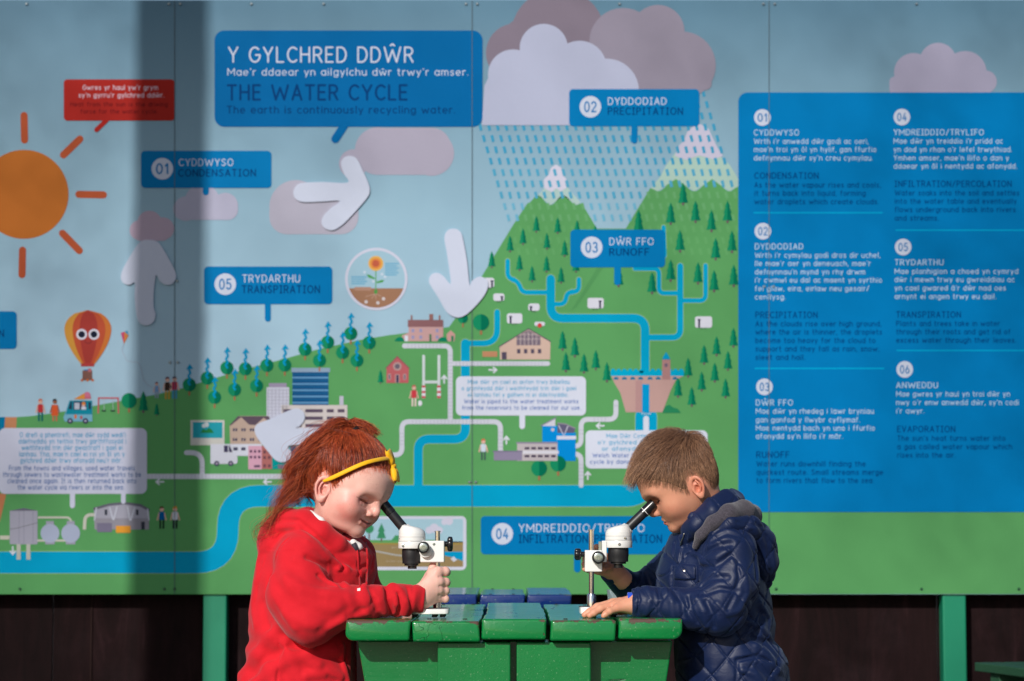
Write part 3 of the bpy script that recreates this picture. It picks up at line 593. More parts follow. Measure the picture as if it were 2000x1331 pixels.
lettering([('dŵr daear / groundwater', 754, 800, 1098, 3.4), ('pridd', 766, 792, 1071, 3.4)], (180, 170, 150), 5.2)

# boxes with lettering
def box(x0, y0, x1, y1, r, c, tails=(), layer=5.6, name='speech_box'):
    L = Print(name, layer)
    for q, w in tails: L.add(ribbon(q, w), c, -0.1)
    L.add(rrect(x0, y0, x1, y1, r), c); return L.put()
def number(s, x, y, r, layer, par, c=(0, 118, 186)):
    L = Print('number_disc', layer, None); L.add(circ(x, y, r, 32), WHT); o = L.put(); o.parent = par
    lettering([(s, x - r * .52, x + r * .52, y + r * .45, r * .9)], c, layer + .5, par, 0.03)
b1 = box(419, 60, 942.5, 248, 19, (0, 104, 168), [([(672, 246), (655, 272)], 16)])
lettering([('Y GYLCHRED DDŴR', 447, 806, 121.5, 28.5), ("Mae'r ddaear yn ailgylchu dŵr trwy'r amser.", 445, 914, 147.5, 13.2)], WHT, 6.4, b1, -0.01)
lettering([('THE WATER CYCLE', 445, 794, 195, 28)], NAVY, 6.4, b1, 0.03); lettering([('The earth is continuously recycling water.', 444, 888, 221.5, 13.5)], NAVY, 6.4, b1, 0.02)
b2 = box(124.5, 155.5, 341, 236, 7, (176, 44, 38), [([(208, 235), (188.5, 254)], 9)])
lettering([("Gwres yr haul yw'r grym", 162, 308, 175.5, 8.6), ("sy'n gyrru'r gylchred ddŵr.", 154, 320, 190.5, 8.6)], (222, 205, 220), 6.4, b2, 0.02)
lettering([('Heat from the sun is the driving', 138, 327, 208, 8), ('force for the water cycle.', 158, 308, 222, 8)], (112, 26, 30), 6.4, b2, .03)
for num, nx, ny, bx, tails, w1, w2 in (
    ('01', 317, 330, (275.5, 295, 530, 367.5), [([(402, 366), (402, 376)], 12)], ('CYDDWYSO', 350, 455, 324, 13), ('CONDENSATION', 349, 499, 344.5, 13)),
    ('02', 1153, 209, (1111.5, 174.5, 1366, 247), [([(1239, 246), (1239, 275)], 12)], ('DYDDODIAD', 1188, 1301, 204.5, 13), ('PRECIPITATION', 1188, 1333, 224, 13)),
    ('03', 1155.5, 483.5, (1114, 449, 1299, 522.5), [([(1206, 520), (1206, 551)], 13)], ('DŴR FFO', 1191, 1276, 478.5, 13), ('RUNOFF', 1191, 1267, 499, 13)),
    ('05', 440, 555.5, (398.5, 521, 649, 594.5), [([(523, 592), (523, 623)], 11.5)], ('TRYDARTHU', 474, 585, 551.5, 14), ('TRANSPIRATION', 473, 624, 572.5, 14)),
    ('04', 981, 1043, (939, 1008.5, 1330, 1083), [([(1127.5, 1080), (1127.5, 1112)], 13)], ('YMDREIDDIO/TRYLIFO', 1014, 1258, 1039, 14.5), ('INFILTRATION/PERCOLATION', 1014, 1292, 1060, 14.5)),
    ('06', -120, 641, (-210, 608.5, 32.5, 682), [], ('ANWEDDU', -80, -10, 637, 13), ('EVAPORATION', -120, 7, 658, 13))):
    b = box(*bx, 8, BLUE, tails); number(num, nx, ny, 21, 6.2, b)
    lettering([w1], WHT, 6.4, b, 0.0); lettering([w2], NAVY, 6.4, b, 0.03)
b = box(0 - 2, 836.5, 287, 965, 12, (204, 208, 230), [([(141.5, 960), (141.5, 988)], 10), ([(241, 960), (241, 980)], 9)])
lettering([("O drefi a phentrefi, mae dŵr sydd wedi'i", 39, 245, 854, 9), ('ddefnyddio yn teithio trwy garthffosydd i', 37, 246, 866.5, 9), ('weithfeydd trin dŵr gwastraff i gael ei', 43, 239, 879, 9), ("lanhau. Yna, mae'n cael ei roi yn ôl yn y", 38, 243, 891.5, 9), ("gylchred ddŵr trwy afonydd neu'r môr.", 40, 238, 904, 9)], LBLUE, 6.4, b, 0.02)
lettering([('From the towns and villages, used water travels', 18, 263, 919, 9), ('through sewers to wastewater treatment works to be', 6, 275, 931.5, 9), ('cleaned once again. It is then returned back into', 15, 266, 944, 9), ('the water cycle via rivers or into the sea.', 35, 242, 956.5, 9)], (24, 88, 160), 6.4, b, 0.02)
b = box(890.5, 735.5, 1144.5, 812, 10, (212, 218, 236), [([(1020, 806), (1020, 833)], 11)])
lettering([('Mae dŵr yn cael ei anfon trwy bibellau', 914, 1112, 750, 7.6), ('o gronfeydd dŵr i weithfeydd trin dŵr i gael', 902, 1125, 762.5, 7.6), ('ei lanhau fel y gallwn ni ei ddefnyddio.', 914, 1110, 775, 7.6)], (40, 160, 208), 6.4, b, 0.02)
lettering([('Water is piped to the water treatment works', 907, 1129, 788, 7.6), ('from the reservoirs to be cleaned for our use.', 903, 1134, 800.5, 7.6)], (50, 100, 180), 6.4, b, 0.02)
b = box(1143.5, 841, 1382, 915.5, 10, (212, 218, 236), [([(1262, 848), (1262, 818)], 11)])
lettering([("Mae Dŵr Cymru'n ychwanegu", 1185, 1345, 855.5, 7.6), ("o'r gylchred ddŵr trwy godi o", 1168, 1360, 868, 7.6), ('or afonydd i ffynhonnau', 1176, 1340, 880.5, 7.6)], (40, 160, 208), 6.4, b, 0.02)
lettering([('Welsh Water borrows from the water', 1158, 1368, 893.5, 7.6), ('cycle by damming rivers and reservoirs', 1153, 1372, 906, 7.6)], (50, 100, 180), 6.4, b, 0.02)
lettering([('flow', 1253, 1271, 810, 4)], WHT, 6.4, None, 0.03)
def small_arrow(x, y, ang):
    L = Print('printed_small_arrow', 4.6); c, s = math.cos(math.radians(ang)), math.sin(math.radians(ang))
    r = lambda a, b: (x + a * c - b * s, y + a * s + b * c)
    L.add(ribbon([r(-7.5, 0), r(5, 0)], 3), (214, 220, 232)); L.add(ribbon([r(1, -5), r(7, 0), r(1, 5)], 3), (214, 220, 232), .1); L.put()
for a in ((312, 941.5, 180), (522, 941.5, 180), (963, 723, 0), (867.5, 741, -90), (989, 860, -90), (1172, 832, 180), (1148, 929, -90), (25, 1076, 90)): small_arrow(*a)
# the big blue text panel on the right
rp = box(1442, 181, 2082, 1000.5, 18, (0, 124, 190), (), 5.6, 'text_panel')
for y0, x0, x1 in ((416, 1472, 1724), (450, 1749, 2002), (720, 1474, 1727), (685, 1751, 2002)):
    L = Print('rule_line', 6.3); L.add(rrect(x0, y0 - 1.4, x1, y0 + 1.4), (0, 165, 215)); o = L.put(); o.parent = rp
for s, x, y in (('01', 1489, 230), ('02', 1490, 452), ('03', 1493, 756), ('04', 1761.5, 229), ('05', 1764, 483), ('06', 1767, 722)): number(s, x, y, 16.2, 6.2, rp)
H = 10.6; h = 9.6
W_ = [('CYDDWYSO', 1473, 1560, 264.5, H), ("Wrth i'r anwedd dŵr godi ac oeri,", 1473, 1696, 281, h), ("mae'n troi yn ôl yn hylif, gan ffurfio", 1473, 1711, 297, h), ("defnynnau dŵr sy'n creu cymylau.", 1473, 1704, 313.5, h),
      ('DYDDODIAD', 1475, 1568, 487, H), ("Wrth i'r cymylau godi dros dir uchel,", 1475, 1719, 503.5, h), ("lle mae'r aer yn deneuach, mae'r", 1475, 1700, 519.5, h), ("defnynnau'n mynd yn rhy drwm", 1475, 1689, 536, h), ("i'r cwmwl eu dal ac maent yn syrthio", 1475, 1722, 552, h), ('fel glaw, eira, eirlaw neu gesair/', 1475, 1697, 568.5, h), ('cenllysg.', 1475, 1534, 585, h),
      ('DŴR FFO', 1477, 1548, 792, H), ('Mae dŵr yn rhedeg i lawr bryniau', 1477, 1706, 808, h), ('gan ganfod y llwybr cyflymaf.', 1477, 1679, 825, h), ('Mae nentydd bach yn uno i ffurfio', 1477, 1708, 841, h), ("afonydd sy'n llifo i'r môr.", 1477, 1646, 857, h),
      ('YMDREIDDIO/TRYLIFO', 1746, 1921, 264, H), ("Mae dŵr yn treiddio i'r pridd ac", 1746, 1958, 280.5, h), ("yn dod yn rhan o'r lefel trwythiad.", 1746, 1976, 297, h), ("Ymhen amser, mae'n llifo o dan y", 1746, 1970, 313.5, h), ('ddaear yn ôl i nentydd ac afonydd.', 1746, 1986, 329.5, h),
      ('TRYDARTHU', 1748, 1842, 518, H), ('Mae planhigion a choed yn cymryd', 1748, 1988, 535, h), ('dŵr i mewn trwy eu gwreiddiau ac', 1748, 1981, 551, h), ("yn cael gwared â'r dŵr nad oes", 1748, 1964, 567.5, h), ('arnynt ei angen trwy eu dail.', 1748, 1945, 584, h),
      ('ANWEDDU', 1751, 1831, 758, H), ('Mae gwres yr haul yn troi dŵr yn', 1751, 1972, 774.5, h), ("nwy o'r enw anwedd dŵr, sy'n codi", 1751, 1989, 791, h), ("i'r awyr.", 1751, 1805, 807.5, h)]
N_ = [('CONDENSATION', 1474, 1598, 349, H + .6), ('As the water vapour rises and cools,', 1474, 1720, 366.5, h), ('it turns back into liquid, forming', 1474, 1690, 382.5, h), ('water droplets which create clouds.', 1474, 1716, 399, h),
      ('PRECIPITATION', 1476, 1596, 621, H + .6), ('As the clouds rise over high ground,', 1476, 1721, 637.5, h), ('where the air is thinner, the droplets', 1476, 1722, 653.5, h), ('become too heavy for the cloud to', 1476, 1709, 670, h), ('support and they fall as rain, snow,', 1476, 1717, 686.5, h), ('sleet and hail.', 1476, 1572, 703, h),
      ('RUNOFF', 1478, 1541, 894, H + .6), ('Water runs downhill finding the', 1478, 1690, 911, h), ('quickest route. Small streams merge', 1478, 1724, 927.5, h), ('to form rivers that flow to the sea.', 1478, 1706, 943.5, h),
      ('INFILTRATION/PERCOLATION', 1748, 1975, 365, H + .6), ('Water soaks into the soil and settles', 1748, 1990, 382, h), ('into the water table and eventually', 1748, 1985, 398, h), ('flows underground back into rivers', 1748, 1983, 414.5, h), ('and streams.', 1748, 1833, 431, h),
      ('TRANSPIRATION', 1751, 1876, 620.5, H + .6), ('Plants and trees take in water', 1751, 1952, 637, h), ('through their roots and get rid of', 1751, 1973, 653, h), ('excess water through their leaves.', 1751, 1984, 669.5, h),
      ('EVAPORATION', 1753, 1865, 844, H + .6), ("The sun's heat turns water into", 1753, 1963, 861, h), ('a gas called water vapour which', 1753, 1976, 877.5, h), ('rises into the air.', 1753, 1866, 894, h)]
for q in W_: lettering([q], (190, 214, 236), 6.4, rp, 0.0)
for q in N_: lettering([q], (0, 68, 130), 6.4, rp, 0.04)
# joints between panels, screws
mj = node_mat('panel_joint', (0.045, 0.08, 0.10, 1), 0.6)
for x in seams[1:-1]:
    a, b = P(x - 0.85, 1160.6, YM - 0.0036), P(x + 0.85, 1.2, YM - 0.0036); r = board.location
    o = mesh_obj('joint_strip', [P(xx, yy, a.y) - r for xx, yy in ((x - .6, 1160.6), (x + .6, 1160.6), (x + .6, 1.2), (x - .6, 1.2))], [(0, 1, 2, 3)], mj); o.parent = board
ms = [node_mat('screw_cap_grey', (0.25, 0.3, 0.33, 1), 0.35, 0.6), node_mat('screw_cap_green', (0.01, 0.06, 0.03, 1), 0.4)]
def dome(r, h, n=10):
    v = [(r * math.cos(2 * math.pi * i / n), 0, r * math.sin(2 * math.pi * i / n)) for i in range(n)] + [(r * .6 * math.cos(2 * math.pi * i / n), -h, r * .6 * math.sin(2 * math.pi * i / n)) for i in range(n)]
    return v, [(i, (i + 1) % n, n + (i + 1) % n, n + i) for i in range(n)] + [tuple(range(n, 2 * n))]
_sv, _sf = dome(0.0062, 0.004); scr = {}
for x, y, m in [(x, 8, 0) for x in (52, 330, 352, 491, 632, 910, 932, 1210, 1491, 1513, 1790)] + [(331, 549, 0), (346, 549, 0), (332, 708, 0), (347, 708, 0), (917, 942, 0), (929, 942, 0), (1493, 560, 0), (1511, 560, 0)] + [(x, 1151, 1) for x in (39, 321, 341, 630, 912, 932, 1210, 1492, 1516, 1800, 1990)]:
    if m not in scr: o = mesh_obj('screw', _sv, _sf, ms[m]); scr[m] = o.data
    else: o = bpy.data.objects.new('screw', scr[m]); COL.objects.link(o)
    o.parent = board; o.location = P(x, y, YM - 0.0036 if m == 0 else YM - 0.002) - board.location
# ---------------------------------------------------------------- ground, wall, posts
def box_mesh(name, lo, hi, mat, parent=None, bev=0.0, seg=2):
    x0, y0, z0 = lo; x1, y1, z1 = hi
    o = mesh_obj(name, [(x0, y0, z0), (x1, y0, z0), (x1, y1, z0), (x0, y1, z0), (x0, y0, z1), (x1, y0, z1), (x1, y1, z1), (x0, y1, z1)],
                 [(3, 2, 1, 0), (4, 5, 6, 7), (0, 1, 5, 4), (1, 2, 6, 5), (2, 3, 7, 6), (3, 0, 4, 7)], mat, parent)
    if bev: bevel(o, bev, seg)
    return o
mg = node_mat('worn_asphalt', (0.06, 0.058, 0.055, 1), 0.9); t = NT(mg); v = t.coord('Object')
t.link(t.ramp(t.noise(v, 3, 6, 0.65), [(0.3, (0.035, 0.034, 0.033, 1)), (0.7, (0.085, 0.08, 0.075, 1))]), t.b.inputs['Base Color']); t.bump(t.noise(v, 120, 3), 0.5, 0.004)
g = mesh_obj('ground', [(-60, -60, 0), (60, -60, 0), (60, 60, 0), (-60, 60, 0)], [(0, 1, 2, 3)], mg); g['kind'] = 'structure'
mw = node_mat('dark_stained_boards', (0.02, 0.01, 0.01, 1), 0.8, 0, 0.12); t = NT(mw); v = t.coord('Object', (6, 6, 0.8))
c1 = t.ramp(t.noise(v, 1.2, 6, 0.7, 1.5), [(0.35, (0.0050, 0.0022, 0.0023, 1)), (0.58, (0.0125, 0.0045, 0.0050, 1)), (0.75, (0.030, 0.0125, 0.014, 1))])
c2 = t.ramp(t.noise(t.coord('Object'), 2.3, 5, 0.7), [(0.5, (0, 0, 0, 1)), (0.75, (0.009, 0.005, 0.006, 1))])
t.link(t.mix(1.0, c1, c2, 'ADD'), t.b.inputs['Base Color']); t.bump(t.noise(v, 9, 4), 0.25, 0.003)
wall = thing('plywood_wall', 'dark reddish brown board wall showing below and behind the printed board', 'wall', (0, 5.345, 0))
x = -3.12; i = 0
while x < 3.4:
    o = box_mesh('wall_panel', (x + 0.002, -0.0015 * (i % 2), 0), (x + 1.218, 0.02, 3.08), mw, None, 0.001); o.parent = wall; x += 1.22; i += 1
mb = node_mat('batten_wood', (0.022, 0.011, 0.010, 1), 0.8, 0, .1)
for px in (179, 1210):
    c = P(px, 1200, 5.34); box_mesh('joint_batten', (c.x - 0.003, -0.008, 0), (c.x + 0.003, -0.002, 3.0), mb, None).parent = wall
mp2 = node_mat('green_post_paint', rgb(0, 128, 92, .95), 0.45); t = NT(mp2); v = t.coord('Object', (8, 8, 2))
nz = t.noise(v, 1.4, 5, 0.7); f = t.ramp(nz, [(0.60, 0), (0.63, 1)])
t.link(t.mix(f, t.mix(t.noise(v, 0.5), rgb(0, 112, 80), rgb(10, 140, 104)), (0.16, 0.14, 0.15, 1)), t.b.inputs['Base Color']); t.bump(nz, 0.2, 0.002)
for px, lb in ((421, 'green painted post under the board near the girl, chipped along its right edge'), (1862, 'green painted post under the board at the right, beside the low bench')):
    c = P(px, 1162, 5.27); w = 0.048
    p = thing('support_post', lb, 'post', (c.x, 5.29, 0), 'posts carrying the information board')
    o = box_mesh('post_timber', (-w, -0.037, 0), (w, 0.05, 2.9), mp2, p, 0.006, 3)
    box_mesh('post_foot', (-w - .02, -0.05, 0), (w + .02, 0.0515, 0.008), mb, p, 0.002)
# ---------------------------------------------------------------- picnic tables
ZTOP_ = [P(1000, 1212, 0).z]
def paint_mat(name, c_lo, c_hi, chip=(0.09, 0.045, 0.03, 1), rough=0.33, chip_at=0.645, grain=(1, 1, 1), coat=0.7):
    m = node_mat(name, c_lo, rough, 0, 0.35); t = NT(m)
    oi = t.new('ShaderNodeObjectInfo'); v0 = t.new('ShaderNodeTexCoord').outputs['Object']
    va = t.new('ShaderNodeVectorMath', operation='ADD'); t.link(v0, va.inputs[0])
    cb = t.new('ShaderNodeCombineXYZ'); t.link(t.math('MULTIPLY', oi.outputs['Random'], 40.0), cb.inputs[0]); t.link(cb.outputs[0], va.inputs[1])
    mp = t.new('ShaderNodeMapping'); mp.inputs['Scale'].default_value = grain; t.link(va.outputs[0], mp.inputs[0])
    V = va.outputs[0]; G = mp.outputs[0]
    base = t.mix(t.noise(G, 6, 5, 0.6), c_lo, c_hi)
    sx = t.new('ShaderNodeSeparateXYZ'); t.link(v0, sx.inputs[0]); ez = t.new('ShaderNodeMapRange'); ez.inputs['From Min'].default_value = ZTOP_[0] - .010; ez.inputs['From Max'].default_value = ZTOP_[0] - .001; t.link(sx.outputs['Z'], ez.inputs['Value'])
    ey = t.new('ShaderNodeMapRange'); ey.inputs['From Min'].default_value = .014; ey.inputs['From Max'].default_value = .003; t.link(sx.outputs['Y'], ey.inputs['Value']); edge = t.math('MULTIPLY', t.math('MULTIPLY', ez.outputs[0], ey.outputs[0]), .13)
    chipm = t.ramp(t.math('ADD', edge, t.math('ADD', t.math('MULTIPLY', t.noise(G, 22, 5, 0.75), 0.6), t.math('MULTIPLY', t.noise(V, 7, 3), 0.4))), [(chip_at - .06, 0), (chip_at - .045, 1)])
    crack = t.ramp(t.noise(G, 30, 2, 0.5, 0.3), [(0.492, 0), (0.5, 1), (0.508, 0)])
    msk = t.ramp(t.noise(V, 5, 2), [(0.62, 0), (0.70, 1)])
    crack = t.math('MULTIPLY', crack, msk)
    wear = t.ramp(t.noise(V, 210, 2), [(0.66, 0), (0.70, 1)])
    c = t.mix(t.math('MULTIPLY', wear, 0.5), base, (0.16, 0.3, 0.17, 1)); c = t.mix(t.math('MULTIPLY', crack, 0.7), c, (0.01, 0.02, 0.012, 1)); c = t.mix(chipm, c, chip)
    t.link(c, t.b.inputs['Base Color'])
    r = t.math('ADD', t.math('MULTIPLY', t.noise(V, 30, 4), 0.22), rough - 0.1); t.link(t.math('ADD', r, t.math('MULTIPLY', chipm, 0.3)), t.b.inputs['Roughness'])
    h = t.math('SUBTRACT', t.math('ADD', t.math('MULTIPLY', t.noise(G, 14, 5, 0.65), 1.0), t.math('MULTIPLY', t.noise(V, 180, 2), 0.25)), t.math('ADD', t.math('MULTIPLY', crack, 0.8), t.math('MULTIPLY', chipm, 0.7)))
    t.bump(h, 0.55, 0.0022); t.b.inputs['Coat Weight'].default_value = coat; t.b.inputs['Coat Roughness'].default_value = 0.12; return m
PGREEN = paint_mat('green_gloss_paint_on_planks', rgb(0, 106, 48), rgb(6, 134, 64), grain=(1, 0.12, 1.0))
PGREENV = paint_mat('green_gloss_paint_on_boards', rgb(0, 100, 46), rgb(8, 130, 62), grain=(1, 1, 0.12), chip_at=0.69)
PGREENH = paint_mat('green_gloss_paint_on_cross_boards', rgb(0, 96, 44), rgb(6, 124, 60), grain=(0.12, 1, 1.0), chip_at=0.7)
PBLUE = paint_mat('blue_gloss_paint', rgb(2, 32, 92), rgb(4, 46, 116), (0.05, 0.06, 0.09, 1), 0.3, 0.74, (1, .12, 1))
PDARK = paint_mat('dull_green_paint', rgb(22, 62, 42), rgb(38, 80, 54), (0.03, 0.02, 0.015, 1), 0.7, 0.68, (.12, 1, 1), 0.0)
MDK = node_mat('dark_bolt', (0.03, 0.025, 0.02, 1), 0.6, 0.7)
def plank(name, x0, x1, y0, y1, z0, z1, mat, parent, seed, r0=0.006, big=None):
    """a plank with a slightly wobbly outline, worn arrises and its own sag"""
    rg = np.random.default_rng(seed); nx, ny = 7, 26
    def prof(n):
        q = []
        k = 5; w = x1 - x0; h = z1 - z0
        rl = big[0] if big else r0; rr = big[1] if big else r0
        def arc(cx, cz, r, a0): return [(cx + r * math.cos(math.radians(a0 + 90 * i / k)), cz + r * math.sin(math.radians(a0 + 90 * i / k))) for i in range(k + 1)]
        q += arc(x1 - r0, z1 - r0, r0, 0)[::1]
        q = arc(x1 - r0, z1 - r0, r0, 0) + arc(x0 + r0, z1 - r0, r0, 90) + arc(x0 + rl, z0 + rl, rl, 180) + arc(x1 - rr, z0 + rr, rr, 270)
        return q
    pr = prof(0); m = len(pr); V = []; F = []
    ph = rg.uniform(0, 6, 4)
    ys = [y0 + 0.0, y0 + 0.0015, y0 + 0.004] + list(np.linspace(y0 + 0.02, y1 - 0.02, ny)) + [y1 - 0.004, y1 - 0.0015, y1]
    ins = [0.004, 0.0012, 0] + [0] * ny + [0, 0.0012, 0.004]
    cx, cz = (x0 + x1) / 2, (z0 + z1) / 2
    for y, e in zip(ys, ins):
        dx = 0.0016 * math.sin(7 * y + ph[0]) + 0.0008 * math.sin(23 * y + ph[1]); dz = 0.0012 * math.sin(5 * y + ph[2])
        for (a, b) in pr:
            sx = (a - cx); sz = (b - cz)
            fx = 1 - e / ((x1 - x0) / 2); fz = 1 - e / ((z1 - z0) / 2)
            cup = 0.0016 * (sx / ((x1 - x0) / 2)) ** 2 * (1 if seed % 2 else -1)
            V.append((cx + sx * fx + dx + 0.0012 * math.sin(ph[3] + 9 * b * 10), y, cz + sz * fz + dz + cup))
    n = len(ys)
    for i in range(n - 1):
        for j in range(m): F.append((i * m + j, (i + 1) * m + j, (i + 1) * m + (j + 1) % m, i * m + (j + 1) % m))
    F.append(tuple(range(m))); F.append(tuple(range((n - 1) * m, n * m))[::-1])
    o = mesh_obj(name, V, F, mat, parent, smooth=True)
    return o
_scm = []
def lathe_screw(name, loc, parent):
    if not _scm:
        n = 14; V = [(0.0042 * r * math.cos(2 * math.pi * k / n), 0.0042 * r * math.sin(2 * math.pi * k / n), z) for r, z in ((1, -.001), (1, .0006), (.8, .0009), (.35, .0002)) for k in range(n)]
        F = [(i * n + k, i * n + (k + 1) % n, (i + 1) * n + (k + 1) % n, (i + 1) * n + k) for i in range(3) for k in range(n)] + [tuple(range(3 * n, 4 * n))]
        o = mesh_obj(name, V, F, MDK); _scm.append(o.data)
    else: o = bpy.data.objects.new(name, _scm[0]); COL.objects.link(o)
    o.parent = parent; o.location = loc
def picnic_table(name, label, origin, planks, ztop, th, depth, mat, matv, math_, detail=True, kids='child'):
    T = thing(name, label, 'picnic table', origin, None)
    for i, (a, b, dz) in enumerate(planks):
        bg_ = (0.016 if i == 0 else 0.004, 0.016 if i == len(planks) - 1 else 0.004)
        plank('plank', a, b, 0.0 + (0.003 * ((i * 7) % 3)), depth, ztop - th + dz, ztop + dz, mat, T, i + 3 + int(depth * 10), 0.0035, bg_)
    for i, (a, b, dz) in enumerate(planks):
        for yy in (0.055, depth - 0.055):
            for xx in (a + .03, b - .03): lathe_screw('plank_screw', (xx, yy, ztop + dz + .0002), T)
    xl, xr = planks[0][0], planks[-1][1]; zb = ztop - th
    for e, (ya, s) in enumerate(((0.029, 1), (depth - 0.029, -1))):
        # two wide upright boards, then a full width cross board behind them
        for (a, b) in ((0.27, 0.488), (0.506, 0.728)):
            w = xr - xl
            o = box_mesh('upright_board', (xl + w * a, min(ya, ya + s * 0.051), 0.08), (xl + w * b, max(ya, ya + s * 0.051), zb - 0.004), matv, T, 0.003)
        y0 = ya + s * 0.052; y1 = y0 + s * 0.035
        q = [(xl + 0.016, zb - 0.003), (xr - 0.014, zb - 0.003), (xr - 0.030, zb - 0.105), (xr - 0.028, 0.36), (xl + 0.036, 0.36), (xl + 0.034, zb - 0.105)]
        vs = [(a, y0, b) for a, b in q] + [(a, y1, b) for a, b in q]; n = len(q)
        fs = [tuple(range(n))[::-1] if s > 0 else tuple(range(n)), tuple(range(n, 2 * n)) if s > 0 else tuple(range(n, 2 * n))[::-1]]
        fs += [(i, (i + 1) % n, n + (i + 1) % n, n + i) if s > 0 else (i, n + i, n + (i + 1) % n, (i + 1) % n) for i in range(n)]
        bevel(mesh_obj('cross_board', vs, fs, math_, T), 0.003)
        box_mesh('seat_beam', (xl - 0.30, min(y0, y1) + 0.05 * s + .001, 0.27), (xr + 0.30, max(y0, y1) + 0.05 * s + .001, 0.33), math_, T, 0.004)
        for sx in (-1, 1):
            cx = (xl + xr) / 2 + sx * (w * 0.38)
            box_mesh('leg', (cx - 0.04, min(y0, y1) + 0.1 * s, 0), (cx + 0.04, max(y0, y1) + 0.1 * s + .02, zb - 0.05), matv, T, 0.005)
    for sx in (-1, 1):
        a = xl - 0.30 if sx < 0 else xr + 0.06
        for k in (0, 1): plank('seat_plank', a + k * 0.125, a + 0.118 + k * 0.125, 0.02, depth - 0.02, 0.33, 0.368, mat, T, 11 + k + sx, 0.006)
    return T
gx = [(677, 803, 0), (806.5, 937.5, 0.0004), (943, 1069, -0.0002), (1075.5, 1202.5, 0.0006), (1209, 1333, 0.002)]
ZT = P(1000, 1212, 0).z
table = picnic_table('picnic_table', 'green painted picnic table with five thick chipped planks between the two children', (0, 0, 0),
                     [(P(a, 1212, 0).x, P(b, 1212, 0).x, dz) for a, b, dz in gx], ZT, 0.0395, 1.09, PGREEN, PGREENV, PGREENH)
YB = 1.96; zb_ = P(1000, 1162, YB).z
btab = picnic_table('picnic_table', 'blue painted picnic table standing behind the green one', (0, YB, 0),
                    [(P(a, 1160, YB).x, P(b, 1160, YB).x, 0) for a, b in ((760, 842), (849, 930), (936.5, 1024), (1031, 1117))], zb_, 0.038, 0.75, PBLUE, PBLUE, PBLUE)
# low bench far right
c = P(1903, 1294, 3.6)
bench = thing('bench', 'low dull green slatted bench cut off at the right edge by the wall', 'bench', (c.x, 3.6, 0))
bench.rotation_euler = (0, 0, math.radians(-76))
for k in range(4): box_mesh('slat', (0.0, 0.0 + k * 0.105, c.z - 0.03), (1.3, 0.098 + k * 0.105, c.z), PDARK, bench, 0.004)
for k in (0.08, 1.1):
    box_mesh('leg', (k, 0.02, 0), (k + 0.07, 0.09, c.z - 0.031), PDARK, bench, 0.004); box_mesh('leg', (k, 0.32, 0), (k + 0.07, 0.39, c.z - 0.031), PDARK, bench, 0.004)
    box_mesh('rail', (k + 0.01, 0.092, c.z - 0.1), (k + 0.06, 0.318, c.z - 0.032), PDARK, bench, 0.003)
# tall pole standing left of the picture: its shadow falls down the board
mpole = node_mat('weathered_pole', (0.12, 0.09, 0.07, 1), 0.8); t = NT(mpole); t.bump(t.noise(t.coord('Object', (8, 8, 1)), 4, 5), 0.5, 0.01)
def shadow_caster_base(px, dist):
    q = P(px, 600, YM); h = Vector((SUN_DIR.x, SUN_DIR.y, 0)) ; return q + SUN_DIR * (dist / h.length)
q = shadow_caster_base(331, 6.0)
pole = thing('timber_pole', 'tall round timber pole standing outside the picture on the left', 'pole', (q.x, q.y, 0))
n = 24; V = []; F = []
for i in range(30):
    z = 8.6 * i / 29; r = 0.142 - 0.006 * z / 9.2
    V += [(r * math.cos(2 * math.pi * k / n), r * math.sin(2 * math.pi * k / n), z) for k in range(n)]
for i in range(29): F += [(i * n + k, i * n + (k + 1) % n, (i + 1) * n + (k + 1) % n, (i + 1) * n + k) for k in range(n)]
F += [tuple(range(29 * n, 30 * n))]; mesh_obj('pole_shaft', V, F, mpole, pole, True)
# two unseen leafy trees added behind the camera, towards the sun: their thin shade dims the ends of the board
mlf = node_mat('leaf_green', (0.05, 0.09, 0.025, 1), 0.6)
for tx, lb in ((-3.3, 'unseen leafy crown on a trunk, added behind the camera to shade the left end of the board'), (3.4, 'unseen leafy crown on a trunk, added behind the camera to shade the right end of the board')):
    c = Vector((tx, YM, 1.7)) + SUN_DIR * 27; rg = np.random.default_rng(int(tx * 10) + 90); n = 9500
    r3 = rg.normal(size=(n, 3)) * np.array([1.15, 1.3, 1.75]) + np.array([0, 0, .2]); a = rg.normal(size=(n, 3)); a /= np.linalg.norm(a, axis=1)[:, None]; b = np.cross(a, rg.normal(size=(n, 3))); b /= np.linalg.norm(b, axis=1)[:, None]
    hw = .024; hl_ = .042; V = np.stack([r3 - a * hl_, r3 + b * hw, r3 + a * hl_, r3 - b * hw], 1).reshape(-1, 3)
    ox_ = 1.35 if tx > 0 else -0.6; T = thing('added_tree', lb, 'added_tree', (c.x + ox_, c.y, 0), 'unseen trees added to shade the board')
    o = mesh_obj('crown', (V + np.array([-ox_, 0, c.z])).tolist(), [(4 * i, 4 * i + 1, 4 * i + 2, 4 * i + 3) for i in range(n)], mlf, T); o['kind'] = 'stuff'
    V = []; F = []
    for i in range(16):
        z = (c.z + 1.5) * i / 15; r = .19 * (1 - .8 * i / 15); V += [(.12 * math.sin(z * .5) + r * math.cos(k * math.pi / 6), .1 * math.sin(z * .37) + r * math.sin(k * math.pi / 6), z) for k in range(12)]
    for i in range(15): F += [(i * 12 + k, i * 12 + (k + 1) % 12, (i + 1) * 12 + (k + 1) % 12, (i + 1) * 12 + k) for k in range(12)]
    mesh_obj('trunk', V, F, mpole, T, True)
